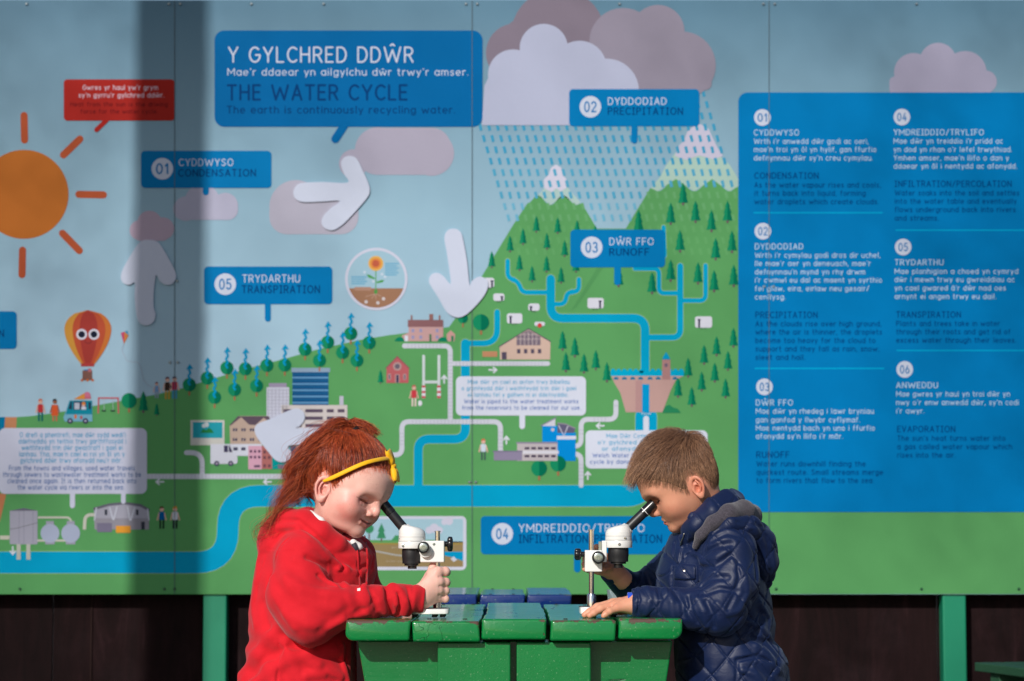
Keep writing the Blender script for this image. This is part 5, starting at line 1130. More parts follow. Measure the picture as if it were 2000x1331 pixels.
GH = dict(cr_c=(-0.012, 0, 0.048), cr_r=(0.096, 0.074, 0.084), bot=-0.062,
    front=[(0.11, 0.05), (0.0864, 0.074), (0.08, 0.083), (0.0731, 0.0890), (0.06, 0.0925), (0.0474, 0.0938), (0.0396, 0.0915), (0.0261, 0.0855), (0.0139, 0.083), (0.0, 0.080), (-0.0156, 0.0775), (-0.022, 0.0785), (-0.032, 0.0775), (-0.0402, 0.0755), (-0.0466, 0.0765), (-0.055, 0.074), (-0.062, 0.066), (-0.075, 0.055)],
    width=[(0.11, 0.05), (0.08, 0.062), (0.055, 0.0665), (0.03, 0.0655), (0.01, 0.066), (-0.01, 0.0655), (-0.03, 0.059), (-0.045, 0.049), (-0.055, 0.040), (-0.07, 0.03)],
    backf=[(0.09, 0.09), (0.0, 0.07), (-0.03, 0.045), (-0.06, 0.035)],
    cheek=(0.048, 0.0395, -0.007, 0.0265), chin=(0.0665, 0, -0.050), brow=((0.0845, 0.010, 0.031), (0.066, 0.044, 0.029)),
    eye=(0.0565, 0.0320, 0.0122), lidk=0.0012, nose=((0.081, 0, 0.022), (0.0905, 0, 0.004), (0.0890, 0, -0.0025)), nr=0.0076, wing=(0.0805, 0.0102, -0.0075), nost=(0.0855, 0.0050, -0.0125),
    mouth=((0.0800, 0, -0.0280), (0.0600, 0.0320, -0.0215)), ear=(-0.005, 0.071, 0.0015, 8, 0.98),
    folds=(((0.0790, 0.0165, -0.008), (0.067, 0.028, -0.020), 0.0035, -0.0026), ((0.067, 0.027, -0.020), (0.060, 0.0315, -0.032), 0.004, -0.0018), ((0.0715, 0.015, 0.0035), (0.0640, 0.038, 0.0005), 0.0022, -0.0014), ((0.0715, 0.018, 0.0115), (0.0570, 0.050, 0.0120), 0.0018, -0.0014), ((0.060, 0.044, 0.011), (0.052, 0.052, 0.008), 0.0016, -0.0008), ((0.061, 0.043, 0.014), (0.053, 0.052, 0.015), 0.0016, -0.0006), ((0.090, 0.0085, 0.030), (0.086, 0.011, 0.021), 0.002, -0.001)))
BH = dict(cr_c=(0.007, 0, 0.045), cr_r=(0.078, 0.069, 0.087), bot=-0.054,
    front=[(0.11, 0.05), (0.0864, 0.078), (0.075, 0.0865), (0.0629, 0.0900), (0.0418, 0.0902), (0.034, 0.0870), (0.0241, 0.0815), (0.0139, 0.0815), (0.0, 0.0825), (-0.0066, 0.0825), (-0.0144, 0.0835), (-0.024, 0.0825), (-0.0325, 0.079), (-0.0416, 0.0795), (-0.049, 0.077), (-0.055, 0.068), (-0.07, 0.055)],
    width=[(0.11, 0.05), (0.08, 0.062), (0.05, 0.066), (0.03, 0.0655), (0.01, 0.064), (-0.01, 0.060), (-0.025, 0.053), (-0.04, 0.042), (-0.05, 0.033), (-0.07, 0.025)],
    backf=[(0.09, 0.080), (0.0, 0.065), (-0.03, 0.045), (-0.06, 0.035)],
    cheek=(0.048, 0.036, -0.002, 0.022), chin=(0.0705, 0, -0.041), brow=((0.083, 0.011, 0.038), (0.067, 0.043, 0.038)),
    eye=(0.0570, 0.0300, 0.0235), lidk=0.0, nose=((0.082, 0, 0.022), (0.094, 0, 0.008), (0.0935, 0, 0.0045)), nr=0.0072, wing=(0.0855, 0.0098, 0.0005), nost=(0.088, 0.005, -0.0065),
    mouth=((0.0840, 0, -0.0200), (0.0700, 0.0205, -0.0265)), ear=(-0.011, 0.0685, 0.003, 12, 0.86), folds=())
# ---------------------------------------------------------------- the two children
YS = 0.19
GO = PX(665, 970, 0.20); GR = frame(1, 24, 25)
BO = PX(1354, 958, 0.20); BR = frame(-1, 33, -3)
def hd(p, O, R): return (p - O) @ R.T
def with_head(p, O, R, H, d, k=0.012):
    """blend the head field into d (evaluated only near the head)"""
    q = hd(p, O, R); c = q - np.array([0.0, 0, 0.03], f4); dist = np.sqrt(np.einsum('ij,ij->i', c, c)); near = dist < 0.165
    hdist = (dist - 0.125).astype(f4)
    if near.any(): hdist[near] = head_sdf(q[near], H)
    return smin(d, hdist, k)
def chain(p, pts, rs, k=0.004):
    d = None
    for (a, b), (r0, r1) in zip(zip(pts[:-1], pts[1:]), zip(rs[:-1], rs[1:])):
        e = cap(p, a, b, r0, r1); d = e if d is None else smin(d, e, k)
    return d
def g_hand(p):
    """near (right) hand: the back of the hand towards the camera, fingers round the column"""
    Yc = YS; W = PX(822, 1166, Yc - .042)
    M = [PX(855, 1117, Yc - .030), PX(857.5, 1136.5, Yc - .034), PX(857, 1154, Yc - .033), PX(853.5, 1169, Yc - .028)]
    PI = [PX(869.5, 1116.5, Yc - .021), PX(870, 1137.5, Yc - .022), PX(869.5, 1154.5, Yc - .021), PX(869.5, 1170, Yc - .019)]
    D = [PX(872, 1118, Yc + .008), PX(872, 1138.5, Yc + .009), PX(871, 1155, Yc + .008), PX(868, 1169, Yc + .007)]
    T = [PX(856, 1120, Yc + .017), PX(856, 1139, Yc + .018), PX(856, 1155, Yc + .017), PX(855, 1168, Yc + .014)]
    R = [0.0092, 0.0088, 0.0083, 0.0075]
    d = cap(p, W - A3((.02, 0, 0)), W, 0.021, 0.019)
    for i in range(4): d = smin(d, cap(p, W + (A3((0.0, 0, 0.006 * (1.5 - i)))), M[i], 0.0165, R[i] * 1.12), 0.011)
    d = smin(d, cap(p, M[0] + A3((-.012, .006, -.004)), M[3] + A3((-.012, .006, 0.002)), 0.0115), 0.008)
    for i in range(4):
        fd = chain(p, [M[i], PI[i], D[i], T[i]], [R[i] * 1.05, R[i] * .98, R[i] * .88, R[i] * .78], 0.003)
        fd = smin(fd, sph(p, PI[i] + A3((.0006, -.0008, 0)), R[i] * 1.0), 0.002)
        d = smin(d, fd, 0.0028)
    th = [PX(830, 1146, Yc - .024), PX(838.5, 1126, Yc - .012), PX(845, 1110, Yc - .002), PX(847.5, 1099, Yc + .002)]
    d = smin(d, chain(p, th, [0.0145, 0.0098, 0.0078, 0.0066], 0.004), 0.0065)
    for i in range(3):   # creases between the fingers
        a = (M[i] + M[i + 1]) / 2 + A3((0.002, -.010, 0)); b = (PI[i] + PI[i + 1]) / 2 + A3((0.006, -.009, 0)); d = d + fold(p, (a, b), 0.0022, -0.0018)
    for i in range(4): d = d + fold(p, (M[i] + A3((-.004, -.010, .003)), M[i] + A3((-.004, -.010, -.003))), 0.0045, 0.0010)
    return d
def b_hand(p):
    """near (left) hand lying flat on the planks"""
    zt = ZT; q = lambda px, Y, dz: A3((P(px, 1200, Y).x, Y, zt + dz))
    W = q(1238, 0.115, 0.027)
    M = [q(1199, 0.148, 0.026), q(1196, 0.129, 0.0285), q(1199, 0.110, 0.0255), q(1205, 0.093, 0.0205)]
    PI = [q(1171, 0.150, 0.0215), q(1167, 0.121, 0.0215), q(1173, 0.098, 0.0195), q(1190, 0.084, 0.0145)]
    D = [q(1157, 0.149, 0.012), q(1151.5, 0.115, 0.0125), q(1160, 0.092, 0.0115), q(1183, 0.080, 0.0095)]
    T = [q(1149, 0.148, 0.0065), q(1142, 0.112, 0.0066), q(1152, 0.088, 0.0064), q(1179, 0.078, 0.0062)]
    R = [0.0082, 0.0084, 0.0080, 0.0072]
    d = ell(p, W + A3((.012, 0, -.001)), (.034, .0235, .0185))
    for i in range(4): d = smin(d, cap(p, W + A3((0, 0.004 * (1.5 - i), 0)), M[i], 0.0155, R[i] * 1.18), 0.010)
    for i in range(4): d = smin(d, chain(p, [M[i], PI[i], D[i], T[i]], [R[i] * 1.1, R[i], R[i] * .88, R[i] * .72], 0.003), 0.003)
    d = smin(d, chain(p, [q(1232, 0.135, 0.020), q(1213, 0.160, 0.016), q(1196, 0.170, 0.011), q(1186, 0.172, 0.0075)], [0.014, 0.0105, 0.0088, 0.007], 0.004), 0.008)
    for i in range(3): d = d + fold(p, (M[i] * .7 + PI[i] * .3 + A3((0, -.009 if 0 else -.0085, 0.004)), (PI[i] + PI[i + 1]) / 2 + A3((0, 0, .007))), 0.0018, -0.0012)
    for i in range(4): d = d + fold(p, (W * .35 + M[i] * .65 + A3((0, 0, .014)), M[i] + A3((0, 0, .010))), 0.0022, 0.0009)
    return smax(d, (zt + 0.0005) - p[:, 2], 0.002)
def b_hand2(p):
    """far (right) hand behind the clamp block"""
    Yc = YS; W = PX(1200, 1116, Yc + .085)
    M = [PX(1176, 1083, Yc + .052), PX(1171, 1094, Yc + .058), PX(1168, 1104, Yc + .058), PX(1168, 1114, Yc + .054)]
    T = [PX(1165, 1069, Yc + .030), PX(1143, 1092, Yc + .030), PX(1142, 1102, Yc + .030), PX(1143, 1111, Yc + .029)]
    PI = [PX(1168, 1073, Yc + .046), PX(1152, 1091, Yc + .050), PX(1150, 1102, Yc + .050), PX(1150, 1112, Yc + .047)]
    d = cap(p, W + A3((.02, 0.01, -.02)), W, .02, .019)
    for i in range(4): d = smin(d, cap(p, W, M[i], 0.016, 0.0095), 0.009)
    for i in range(4): d = smin(d, chain(p, [M[i], PI[i], T[i]], [.0085, .0078, .0066], .003), 0.0028)
    d = smin(d, chain(p, [PX(1190, 1108, Yc + .07), PX(1187, 1107, Yc + .045), PX(1179, 1112, Yc + .030)], [.012, .0088, .007]), 0.006)
    return d
def near_eval(p, fn, c, r, d, k):
    q = p - c; dist = np.sqrt(np.einsum('ij,ij->i', q, q)); near = dist < r; o = (dist - r * .75).astype(f4)
    if near.any(): o[near] = fn(p[near])
    return smin(d, o, k)
# skeletons of the arms (world)
G_SH, G_EL, G_WR = PX(578, 1098, 0.115), PX(606, 1196, 0.075), PX(816, 1168, 0.145)
G_SH2, G_EL2, G_WR2 = PX(650, 1092, 0.37), PX(680, 1178, 0.40), PX(770, 1190, 0.36)
B_SH, B_EL, B_WR = PX(1432, 1088, 0.115), PX(1410, 1186, 0.085), PX(1245, 1178, 0.115)
B_SH2, B_EL2, B_WR2 = PX(1360, 1090, 0.38), PX(1248, 1158, 0.36), PX(1205, 1122, 0.285)
def g_body(p):
    d = cap(p, PX(585, 1110, .25), PX(575, 1290, .26), 0.075, 0.08)
    d = smin(d, cap(p, PX(600, 1085, .25), PX(652, 1000, .205), 0.040, 0.036), 0.02)
    d = smin(d, cap(p, PX(585, 1110, .15), PX(640, 1100, .34), 0.038), 0.02)
    d = smin(d, chain(p, [G_SH, G_EL, PX(740, 1178, .115), G_WR], [.030, .024, .019, .017]), 0.01)
    d = smin(d, chain(p, [G_SH2, G_EL2, G_WR2, PX(800, 1192, .33)], [.032, .026, .020, .015]), 0.01)
    d = near_eval(p, g_hand, PX(845, 1140, YS - .01), 0.085, d, 0.008)
    return with_head(p, GO, GR, GH, d, 0.014)
def b_body(p):
    d = cap(p, PX(1410, 1110, .25), PX(1420, 1290, .26), 0.070, 0.075)
    d = smin(d, cap(p, PX(1400, 1060, .24), PX(1372, 975, .20), 0.038, 0.038), 0.02)
    d = smin(d, cap(p, PX(1400, 1105, .15), PX(1390, 1100, .33), 0.036), 0.02)
    d = smin(d, chain(p, [B_SH, B_EL, B_WR], [.032, .027, .019]), 0.01)
    d = smin(d, chain(p, [B_SH2, B_EL2, B_WR2], [.030, .026, .018]), 0.01)
    d = near_eval(p, b_hand, PX(1195, 1190, .12), 0.095, d, 0.008)
    d = near_eval(p, b_hand2, PX(1170, 1095, YS + .055), 0.085, d, 0.008)
    return with_head(p, BO, BR, BH, d, 0.014)
SKIN = {'girl': np.array([rgb(236, 190, 174)[:3], rgb(226, 122, 112)[:3], rgb(196, 92, 88)[:3], rgb(120, 60, 40)[:3]]), 'boy': np.array([rgb(218, 160, 130)[:3], rgb(214, 122, 98)[:3], rgb(182, 92, 84)[:3], rgb(60, 38, 30)[:3]])}
def near_hand(V, kind):
    tips = [PX(876, 1117, YS), PX(876, 1138, YS), PX(876, 1155, YS), PX(876, 1171, YS), PX(847, 1098, YS)] if kind == 'girl' else [PX(1141, 1206, .11), PX(1150, 1206, .09), PX(1180, 1204, .08), PX(1199, 1185, .11), PX(1205, 1190, .09)]
    return np.clip(sum(np.exp(-(sph(V, t_, 0) / .009) ** 2) for t_ in tips), 0, 1)
def skin_color(V, O, R, H, kind):
    q = hd(V, O, R); f, l, u = q[:, 0], np.abs(q[:, 1]), q[:, 2]; qa = np.stack([f, l, u], 1); base, red, lip, dark = SKIN[kind]
    c = np.tile(base, (len(V), 1)); n = 0.5 + 0.5 * vnoise(V, 90, 3)
    def lay(c, w, col): return c * (1 - w[:, None]) + col * w[:, None]
    c = lay(c, 0.16 * n + .08 * (0.5 + .5 * vnoise(V, 260, 4)), red)
    hq = near_hand(V, kind); c = lay(c, hq * (.22 if kind == 'girl' else .34), red)
    ch = np.array(H['cheek'][:3]); c = lay(c, (0.78 if kind == 'girl' else 0.4) * np.exp(-(sph(qa, ch + [0.008, 0.010, -0.008], 0) / 0.030) ** 2) * (.8 + .4 * vnoise(V, 160, 9)), red)
    c = lay(c, 0.45 * np.exp(-(sph(qa, H['nose'][2], 0) / 0.012) ** 2), red)
    e = H['ear']; c = lay(c, (0.42 if kind == 'girl' else 0.55) * np.clip(1.4 - sph(qa, (e[0], e[1] + .006, e[2]), 0) / 0.024, 0, 1), red)
    flat = np.array([.25, 1, 1]); q2 = (qa * flat).astype(f4); z2 = lambda L_: [np.array(v_) * flat for v_ in L_]; frn = f > .03
    m0, m1 = np.array(H['mouth'][0]), np.array(H['mouth'][1]); mid = np.array([m0[0] * .66 + m1[0] * .34 + .002, m1[1] * .52, m0[2] * .6 + m1[2] * .4 - .0006])
    dl = poly_d(q2, z2([m0 + [.002, 0, -.0012], mid + [.002, 0, -.0008], m1])); wl = 0.0062 * np.clip(1.05 - l / m1[1], 0.12, 1) ** .5
    c = lay(c, np.clip(1.5 - dl / wl * 1.2, 0, 1) * 0.75, lip)
    c = lay(c, np.clip(1 - poly_d(q2, z2([m0 + [.001, 0, 0], mid + [.001, 0, 0], m1 + [0, .001, 0]])) / (0.0028 if kind == 'girl' else 0.0018), 0, 1) * .95, lip * .18)
    ec = np.array(H['eye'])
    if kind == 'girl': ll = [ec + [0.0110, -0.0150, -0.0024], ec + [0.0135, -0.004, -0.0012], ec + [0.0120, 0.006, -0.0006], ec + [0.0020, 0.0230, 0.0012]]
    else: ll = [ec + [0.0110, -0.0100, -0.0030], ec + [0.0130, -0.002, -0.0034], ec + [0.0112, 0.006, -0.0032], ec + [0.006, 0.0130, -0.0018]]
    c = lay(c, frn * np.clip(1.5 - poly_d(q2, z2(ll)) / (0.0019 if kind == 'girl' else 0.0022), 0, 1) * .92, dark * .3)
    c = lay(c, 0.35 * np.exp(-(poly_d(qa, ll) / 0.006) ** 2), red * .8)
    b0, b1 = [np.array(z) for z in H['brow']]; bm = (b0 + b1) / 2 + [.006, 0, .007]
    c = lay(c, frn * np.clip(1 - poly_d(q2, z2([b0 + [.004, 0, 0.003], bm, b1 + [0.002, 0, 0.001]])) / 0.0046, 0, 1) * (0.42 if kind == 'girl' else 0.75) * (0.7 + .3 * vnoise(V, 900, 5)), dark if kind == 'boy' else rgb(186, 110, 70)[:3])
    c = lay(c, np.clip(1 - sph(qa, np.array(H['nost']) + [0, 0, .002], 0) / 0.0035, 0, 1) * .6, lip * .3)
    return c.astype(f4)
def skin_mat(name, freckles):
    m = node_mat(name, (0.7, 0.45, 0.38, 1), 0.46, 0, 0.4); t = NT(m); a = t.new('ShaderNodeVertexColor', layer_name='Col'); v = t.coord('Object')
    c = a.outputs[0]
    if freckles:
        fr = t.ramp(t.noise(v, 520, 2, 0.5), [(0.60, 0), (0.68, 1)]); ms = t.ramp(t.noise(v, 22, 2), [(0.50, 0), (0.62, 1)])
        c = t.mix(t.math('MULTIPLY', t.math('MULTIPLY', fr, ms), 0.42), c, rgb(176, 104, 78))
    c = t.mix(1.0, c, t.ramp(t.noise(v, 60, 4, 0.6), [(0.3, (0.93, 0.9, 0.9, 1)), (0.7, (1, 1, 1, 1))]), 'MULTIPLY')
    t.link(c, t.b.inputs['Base Color']); t.b.inputs['Subsurface Weight'].default_value = 0.12; t.b.inputs['Subsurface Radius'].default_value = (1.0, 0.35, 0.2); t.b.inputs['Subsurface Scale'].default_value = 0.006
    t.link(t.math('ADD', t.math('MULTIPLY', t.noise(v, 110, 3), 0.2), 0.36), t.b.inputs['Roughness'])
    t.bump(t.noise(v, 700, 3, 0.6), 0.14, 0.0006); return m
MSKG = skin_mat('fair_freckled_skin', True); MSKB = skin_mat('fair_skin', False)
V, F, Nn = sculpt(g_body, PX(500, 1340, -0.02), PX(900, 820, 0.46), 0.0014)
girl = np_mesh('person', V, F, [MSKG], None, skin_color(V, GO, GR, GH, 'girl'))
tag(girl, 'red haired child in a red hoodie leaning over the left microscope, eyes squeezed, smiling', 'person')
V, F, Nn = sculpt(b_body, PX(1125, 1340, -0.02), PX(1520, 825, 0.46), 0.0014)
boy = np_mesh('person', V, F, [MSKB], None, skin_color(V, BO, BR, BH, 'boy'))
tag(boy, 'brown haired child in a quilted navy jacket looking down into the right microscope', 'person')
# ---------------------------------------------------------------- clothing
def march(fn, pix):
    """where the sight lines of the photograph meet a field: used to lay creases on the cloth itself"""
    C = A3(CAM); tgt = np.array([A3(P(x, y, 0.0)) for x, y in pix]); d = tgt - C; d /= np.linalg.norm(d, axis=1)[:, None]; t = np.full(len(d), 4.35, f4)
    for _ in range(70): t = t + np.clip(fn((C + d * t[:, None]).astype(f4)), -0.02, 0.05).astype(f4) * f4(0.85); t = np.minimum(t, 5.35)
    return (C + d * t[:, None]).astype(f4)
def lay_folds(fn, specs, ws=0.95, am=1.2):
    n = [len(s[0]) for s in specs]; q = march(fn, [p for s in specs for p in s[0]]); out = []; i = 0
    for s, k in zip(specs, n): out.append(([q[i + j] for j in range(k)], s[1] * ws, s[2] * am)); i += k
    return out
def apply_folds(p, d, fl):
    for pts, w, a in fl:
        c = np.mean(pts, axis=0); R = max(np.linalg.norm(q - c) for q in pts) + 3 * w; v = p - c; near = np.einsum('ij,ij->i', v, v) < R * R
        if near.any(): d[near] += fold(p[near], pts, w, a).astype(f4)
    return d
def torso(p, prof, yc, b, pw=2.3, btop=None):
    """elliptic loft up the z axis; prof: [(py, x left, x right)] in photograph pixels at depth yc"""
    zz = [P(1000, a, yc).z for a, _, _ in prof]; xl = [P(l, a, yc).x for a, l, r in prof]; xr = [P(r, a, yc).x for a, l, r in prof]
    o = np.argsort(zz); zz = np.array(zz)[o]; xl = np.array(xl)[o]; xr = np.array(xr)[o]; bb = np.array([x[1] for x in btop])[np.argsort([P(1000, x[0], yc).z for x in btop])]; bz = np.sort([P(1000, x[0], yc).z for x in btop])
    z = p[:, 2]; L = np.interp(z, zz, xl); R = np.interp(z, zz, xr); B = np.interp(z, bz, bb); c = (L + R) / 2; a = (R - L) / 2
    r = ((np.abs(p[:, 0] - c) / a) ** pw + (np.abs(p[:, 1] - yc) / B) ** pw + 1e-9) ** (1 / pw)
    d = (r - 1) * np.minimum(a, B) * 0.9; d = smax(d, z - zz[-1], 0.03); return smax(d, zz[0] - z, 0.01).astype(f4)
# ---- red hoodie
GT = [(1385, 452, 730), (1331, 463, 720), (1308, 474, 714), (1275, 484, 706), (1225, 488, 706), (1197, 487, 712), (1138, 495, 730), (1116, 499, 736), (1085, 505, 734), (1060, 516, 712), (1035, 545, 680), (1015, 570, 650)]
GB = [(1385, .150), (1300, .150), (1200, .145), (1120, .140), (1070, .125), (1040, .09), (1010, .05)]
GA = [PX(590, 1092, .125), PX(584, 1162, .105), PX(606, 1203, .090), PX(655, 1187, .088), PX(715, 1176, .102), PX(785, 1173, .132), PX(835, 1168, .149)]
GAr = [.050, .061, .056, .042, .0325, .0285, .0262]
GA2 = [PX(690, 1088, .37), PX(704, 1165, .39), PX(760, 1188, .37)]
def hood_base(p):
    d = torso(p, GT, .255, .145, 2.3, GB)
    d = smin(d, chain(p, [PX(600, 1062, .17), GA[0]], [.045, .050], .01), 0.03)
    d = smin(d, chain(p, GA, GAr, 0.02), 0.012)
    d = smin(d, chain(p, GA2, [.048, .042, .030], 0.02), 0.02)
    # hood lying on the shoulders
    ring = [PX(560, 1030, .25), PX(566, 1022, .185), PX(594, 1021, .150), PX(626, 1041, .138), PX(656, 1064, .150), PX(688, 1089, .185), PX(704, 1090, .235), PX(694, 1070, .30), PX(660, 1040, .345), PX(600, 1018, .34), PX(562, 1026, .30), PX(560, 1030, .25)]
    h = chain(p, ring, [.030, .029, .0265, .0245, .0215, .0175, .016, .020, .024, .028, .030, .030], 0.006)
    h = smin(h, ell(p, PX(541, 1062, .25), (.040, .090, .052)), 0.02)
    d = smin(d, h, 0.004)
    # opening for the neck
    d = smax(d, -cap(p, PX(612, 1040, .235), PX(690, 980, .205), 0.0415, 0.062), 0.006)
    return d
g_specs = [([(545, 1016), (583, 1018), (616, 1046), (645, 1078), (690, 1106)], .0050, -.0070), ([(530, 1030), (575, 1030), (606, 1052), (636, 1086), (680, 1112)], .007, .003),
    ([(563, 1052), (540, 1090), (527, 1127), (518, 1172)], .0030, -.0050), ([(556, 1050), (600, 1058), (640, 1090)], .006, .004),
    ([(577, 1094), (620, 1112), (655, 1146)], .009, .006), ([(600, 1090), (640, 1110), (668, 1146)], .006, -.006), ([(622, 1124), (655, 1147)], .005, -.006), ([(640, 1080), (660, 1105), (676, 1144)], .007, .005), ([(655, 1085), (672, 1110), (684, 1144)], .004, -.005),
    ([(722, 1150), (728, 1166), (737, 1190)], .005, -.005), ([(711, 1146), (716, 1166), (716, 1190)], .009, .005), ([(753, 1150), (758, 1170), (766, 1196)], .0055, -.007), ([(745, 1150), (747, 1172), (752, 1196)], .007, .004),
    ([(768, 1143), (780, 1152), (792, 1175), (790, 1200)], .0065, .0065), ([(778, 1160), (781, 1180), (777, 1202)], .0045, -.006), ([(796, 1148), (801, 1172), (799, 1200)], .004, -.0045), ([(762, 1144), (772, 1164), (775, 1180)], .006, .005),
    ([(640, 1160), (690, 1168), (722, 1176)], .012, .004), ([(680, 1205), (712, 1190), (730, 1172)], .007, -.005), ([(650, 1222), (690, 1200), (715, 1200)], .008, .004),
    ([(560, 1130), (590, 1150), (640, 1162)], .012, .005), ([(545, 1150), (580, 1185), (640, 1205)], .013, -.004), ([(530, 1130), (545, 1180), (575, 1225)], .010, .004), ([(626, 1228), (650, 1212), (676, 1193)], .010, -.004), ([(560, 1200), (600, 1222), (640, 1225)], .010, .004),
    ([(500, 1140), (494, 1180), (500, 1220)], .010, .004), ([(512, 1180), (520, 1220), (548, 1260)], .012, -.005), ([(470, 1320), (505, 1270), (545, 1225)], .012, .006), ([(478, 1331), (520, 1285), (570, 1262)], .009, -.006), ([(500, 1331), (560, 1290), (610, 1272), (660, 1275)], .012, .007), ([(545, 1250), (545, 1290), (541, 1331)], .003, -.002),
    ([(640, 1318), (655, 1330)], .006, -.003), ([(668, 1262), (672, 1300), (680, 1335)], .006, .006), ([(580, 1262), (620, 1268), (670, 1290)], .012, -.005), ([(510, 1075), (505, 1100), (503, 1130)], .012, .004),
    ([(530, 1240), (570, 1275), (620, 1300)], .012, .005), ([(700, 1100), (702, 1125), (704, 1146)], .004, -.003), ([(728, 1080), (726, 1110), (720, 1140)], .005, -.004), ([(688, 1106), (700, 1110), (716, 1106)], .004, -.004), ([(600, 1320), (640, 1315), (665, 1322)], .009, .006)]
g_folds = lay_folds(hood_base, g_specs)
def hoodie_fn(p):
    d = hood_base(p); d = apply_folds(p, d, g_folds)
    d = d + 0.0014 * vnoise(p, 42, 21) + 0.0005 * vnoise(p, 120, 22)
    x_, z_ = p[:, 0], p[:, 2]; fa = np.clip((x_ - P(665, 1170, .1).x) / .03, 0, 1) * (p[:, 1] < .2) * np.clip((P(1, 1135, .1).z - z_) / .01, 0, 1)
    d = d + (0.0024 * fa * np.sin(x_ * 205 + 3.2 * np.sin(z_ * 34 + x_ * 20) + 1.5 * np.sin(p[:, 1] * 50))).astype(f4) * (.6 + .4 * vnoise(p, 60, 28))
    lo = np.clip((P(1, 1215, .2).z - z_) / .05, 0, 1) * np.clip((P(640, 1250, .2).x - x_) / .05, 0, 1); cc = x_ * .62 + z_ * .78
    d = d + (0.0034 * lo * np.sin(cc * 118 + 2.6 * np.sin((x_ * .78 - z_ * .62) * 26) + 2 * vnoise(p, 18, 29))).astype(f4)
    up = np.clip((z_ - P(1, 1200, .1).z) / .04, 0, 1) * (x_ < P(640, 1100, .1).x) * (p[:, 1] < .17) * (z_ < P(1, 1075, .1).z)
    d = d + (0.0020 * up * np.sin((x_ * .55 + z_ * .83) * 105 + 3 * np.sin((x_ * .8 - z_ * .6) * 24 + 1))).astype(f4) * (.5 + .5 * vnoise(p, 40, 30))
    # cuff: ribbed, cut open
    cx = GA[-1][0] - 0.0045; x = p[:, 0]; ncut = (np.abs(p[:, 1] - GA[-1][1]) < .06) & (x > GA[5][0])
    if ncut.any():
        dn = d[ncut]; pn = p[ncut]; dn = dn + 0.0016 * np.exp(-((pn[:, 0] - (cx - .024)) / .003) ** 2)
        dn = smax(dn, pn[:, 0] - cx - 0.10 * (pn[:, 2] - GA[-1][2]), 0.003); dn = smax(dn, -cap(pn, GA[-1] + A3((-.018, 0, 0)), GA[-1] + A3((.03, 0, 0)), .0205), .002); d[ncut] = dn
    # clear the table and the head
    d = smax(d, np.where((p[:, 0] > P(678, 1200, 0).x - .002) & (p[:, 1] > -.005), (ZT + .0008) - p[:, 2], -1).astype(f4), 0.002)
    q = hd(p, GO, GR); c = q - A3((0, 0, .03)); near = np.einsum('ij,ij->i', c, c) < .0225
    if near.any(): d[near] = smax(d[near], -(head_sdf(q[near], GH) - 0.002), 0.002)
    return d
def cloth_mat(name, c0, c1, rough=0.85, sheen=0.3, weave=900, wb=0.25, fine=0.35):
    m = node_mat(name, c0, rough, 0, 0.25); t = NT(m); v = t.coord('Object')
    t.link(t.mix(t.noise(v, 35, 4, .6), c0, c1), t.b.inputs['Base Color']); t.b.inputs['Sheen Weight'].default_value = sheen; t.b.inputs['Sheen Roughness'].default_value = .5
    h = t.math('ADD', t.math('MULTIPLY', t.noise(v, weave, 2), wb), t.math('MULTIPLY', t.noise(v, 70, 4, .6), 1.0)); t.bump(h, fine, 0.0018); return m
MRED = cloth_mat('red_sweatshirt_fleece', rgb(196, 18, 32), rgb(210, 26, 40), 0.85, 0.12)
V, F, Nn = sculpt(hoodie_fn, PX(440, 1372, -0.02), PX(852, 975, 0.47), 0.0026)
hoodie = np_mesh('hoodie', V, F, [MRED]); hoodie.parent = girl
def tube(name, pts, r, mat, parent, n=8, r1=None):
    pts = [Vector(tuple(float(c) for c in q)) for q in pts]; V = []; F = []; prev = None
    for i, q in enumerate(pts):
        d = (pts[min(i + 1, len(pts) - 1)] - pts[max(i - 1, 0)]).normalized()
        a = d.orthogonal().normalized() if prev is None else (prev - d * prev.dot(d)).normalized(); prev = a; b = d.cross(a); rr = r if r1 is None else r + (r1 - r) * i / (len(pts) - 1)
        V += [q + a * rr * math.cos(2 * math.pi * k / n) + b * rr * math.sin(2 * math.pi * k / n) for k in range(n)]
    for i in range(len(pts) - 1): F += [(i * n + k, i * n + (k + 1) % n, (i + 1) * n + (k + 1) % n, (i + 1) * n + k) for k in range(n)]
    F += [tuple(range(n))[::-1], tuple(range((len(pts) - 1) * n, len(pts) * n))]
    return mesh_obj(name, V, F, mat, parent, True)
def spl(pts, n=5):
    P_ = [np.array(q, float) for q in pts]; P_ = [2 * P_[0] - P_[1]] + P_ + [2 * P_[-1] - P_[-2]]; o = []
    for i in range(1, len(P_) - 2):
        for k in range(n):
            s = k / n; a, b, c, d = P_[i - 1:i + 3]; o.append(0.5 * (2 * b + (c - a) * s + (2 * a - 5 * b + 4 * c - d) * s * s + (3 * b - a - 3 * c + d) * s ** 3))
    return o + [P_[-2]]
def on_cloth(fn, pix, lift):
    q = march(fn, pix); C = A3(CAM); d = C - q; d /= np.linalg.norm(d, axis=1)[:, None]; return q + d * lift
MRC = cloth_mat('red_cord', rgb(176, 14, 26), rgb(190, 20, 34), .8, .1, 2500, .6)
tube('drawstring', spl(on_cloth(hoodie_fn, [(697, 1071), (699, 1085), (700, 1105), (702, 1128), (703, 1146)], .0022)), .0019, MRC, girl)
tube('drawstring', spl(on_cloth(hoodie_fn, [(712, 1048), (716, 1070), (718, 1094), (717, 1120), (716, 1141)], .003)), .0024, MRC, girl)
MWS = cloth_mat('white_cotton', rgb(226, 222, 220), rgb(236, 232, 228), .8, .1); MTIE = cloth_mat('dark_tie', rgb(40, 36, 48), rgb(60, 56, 66), .6, .1)
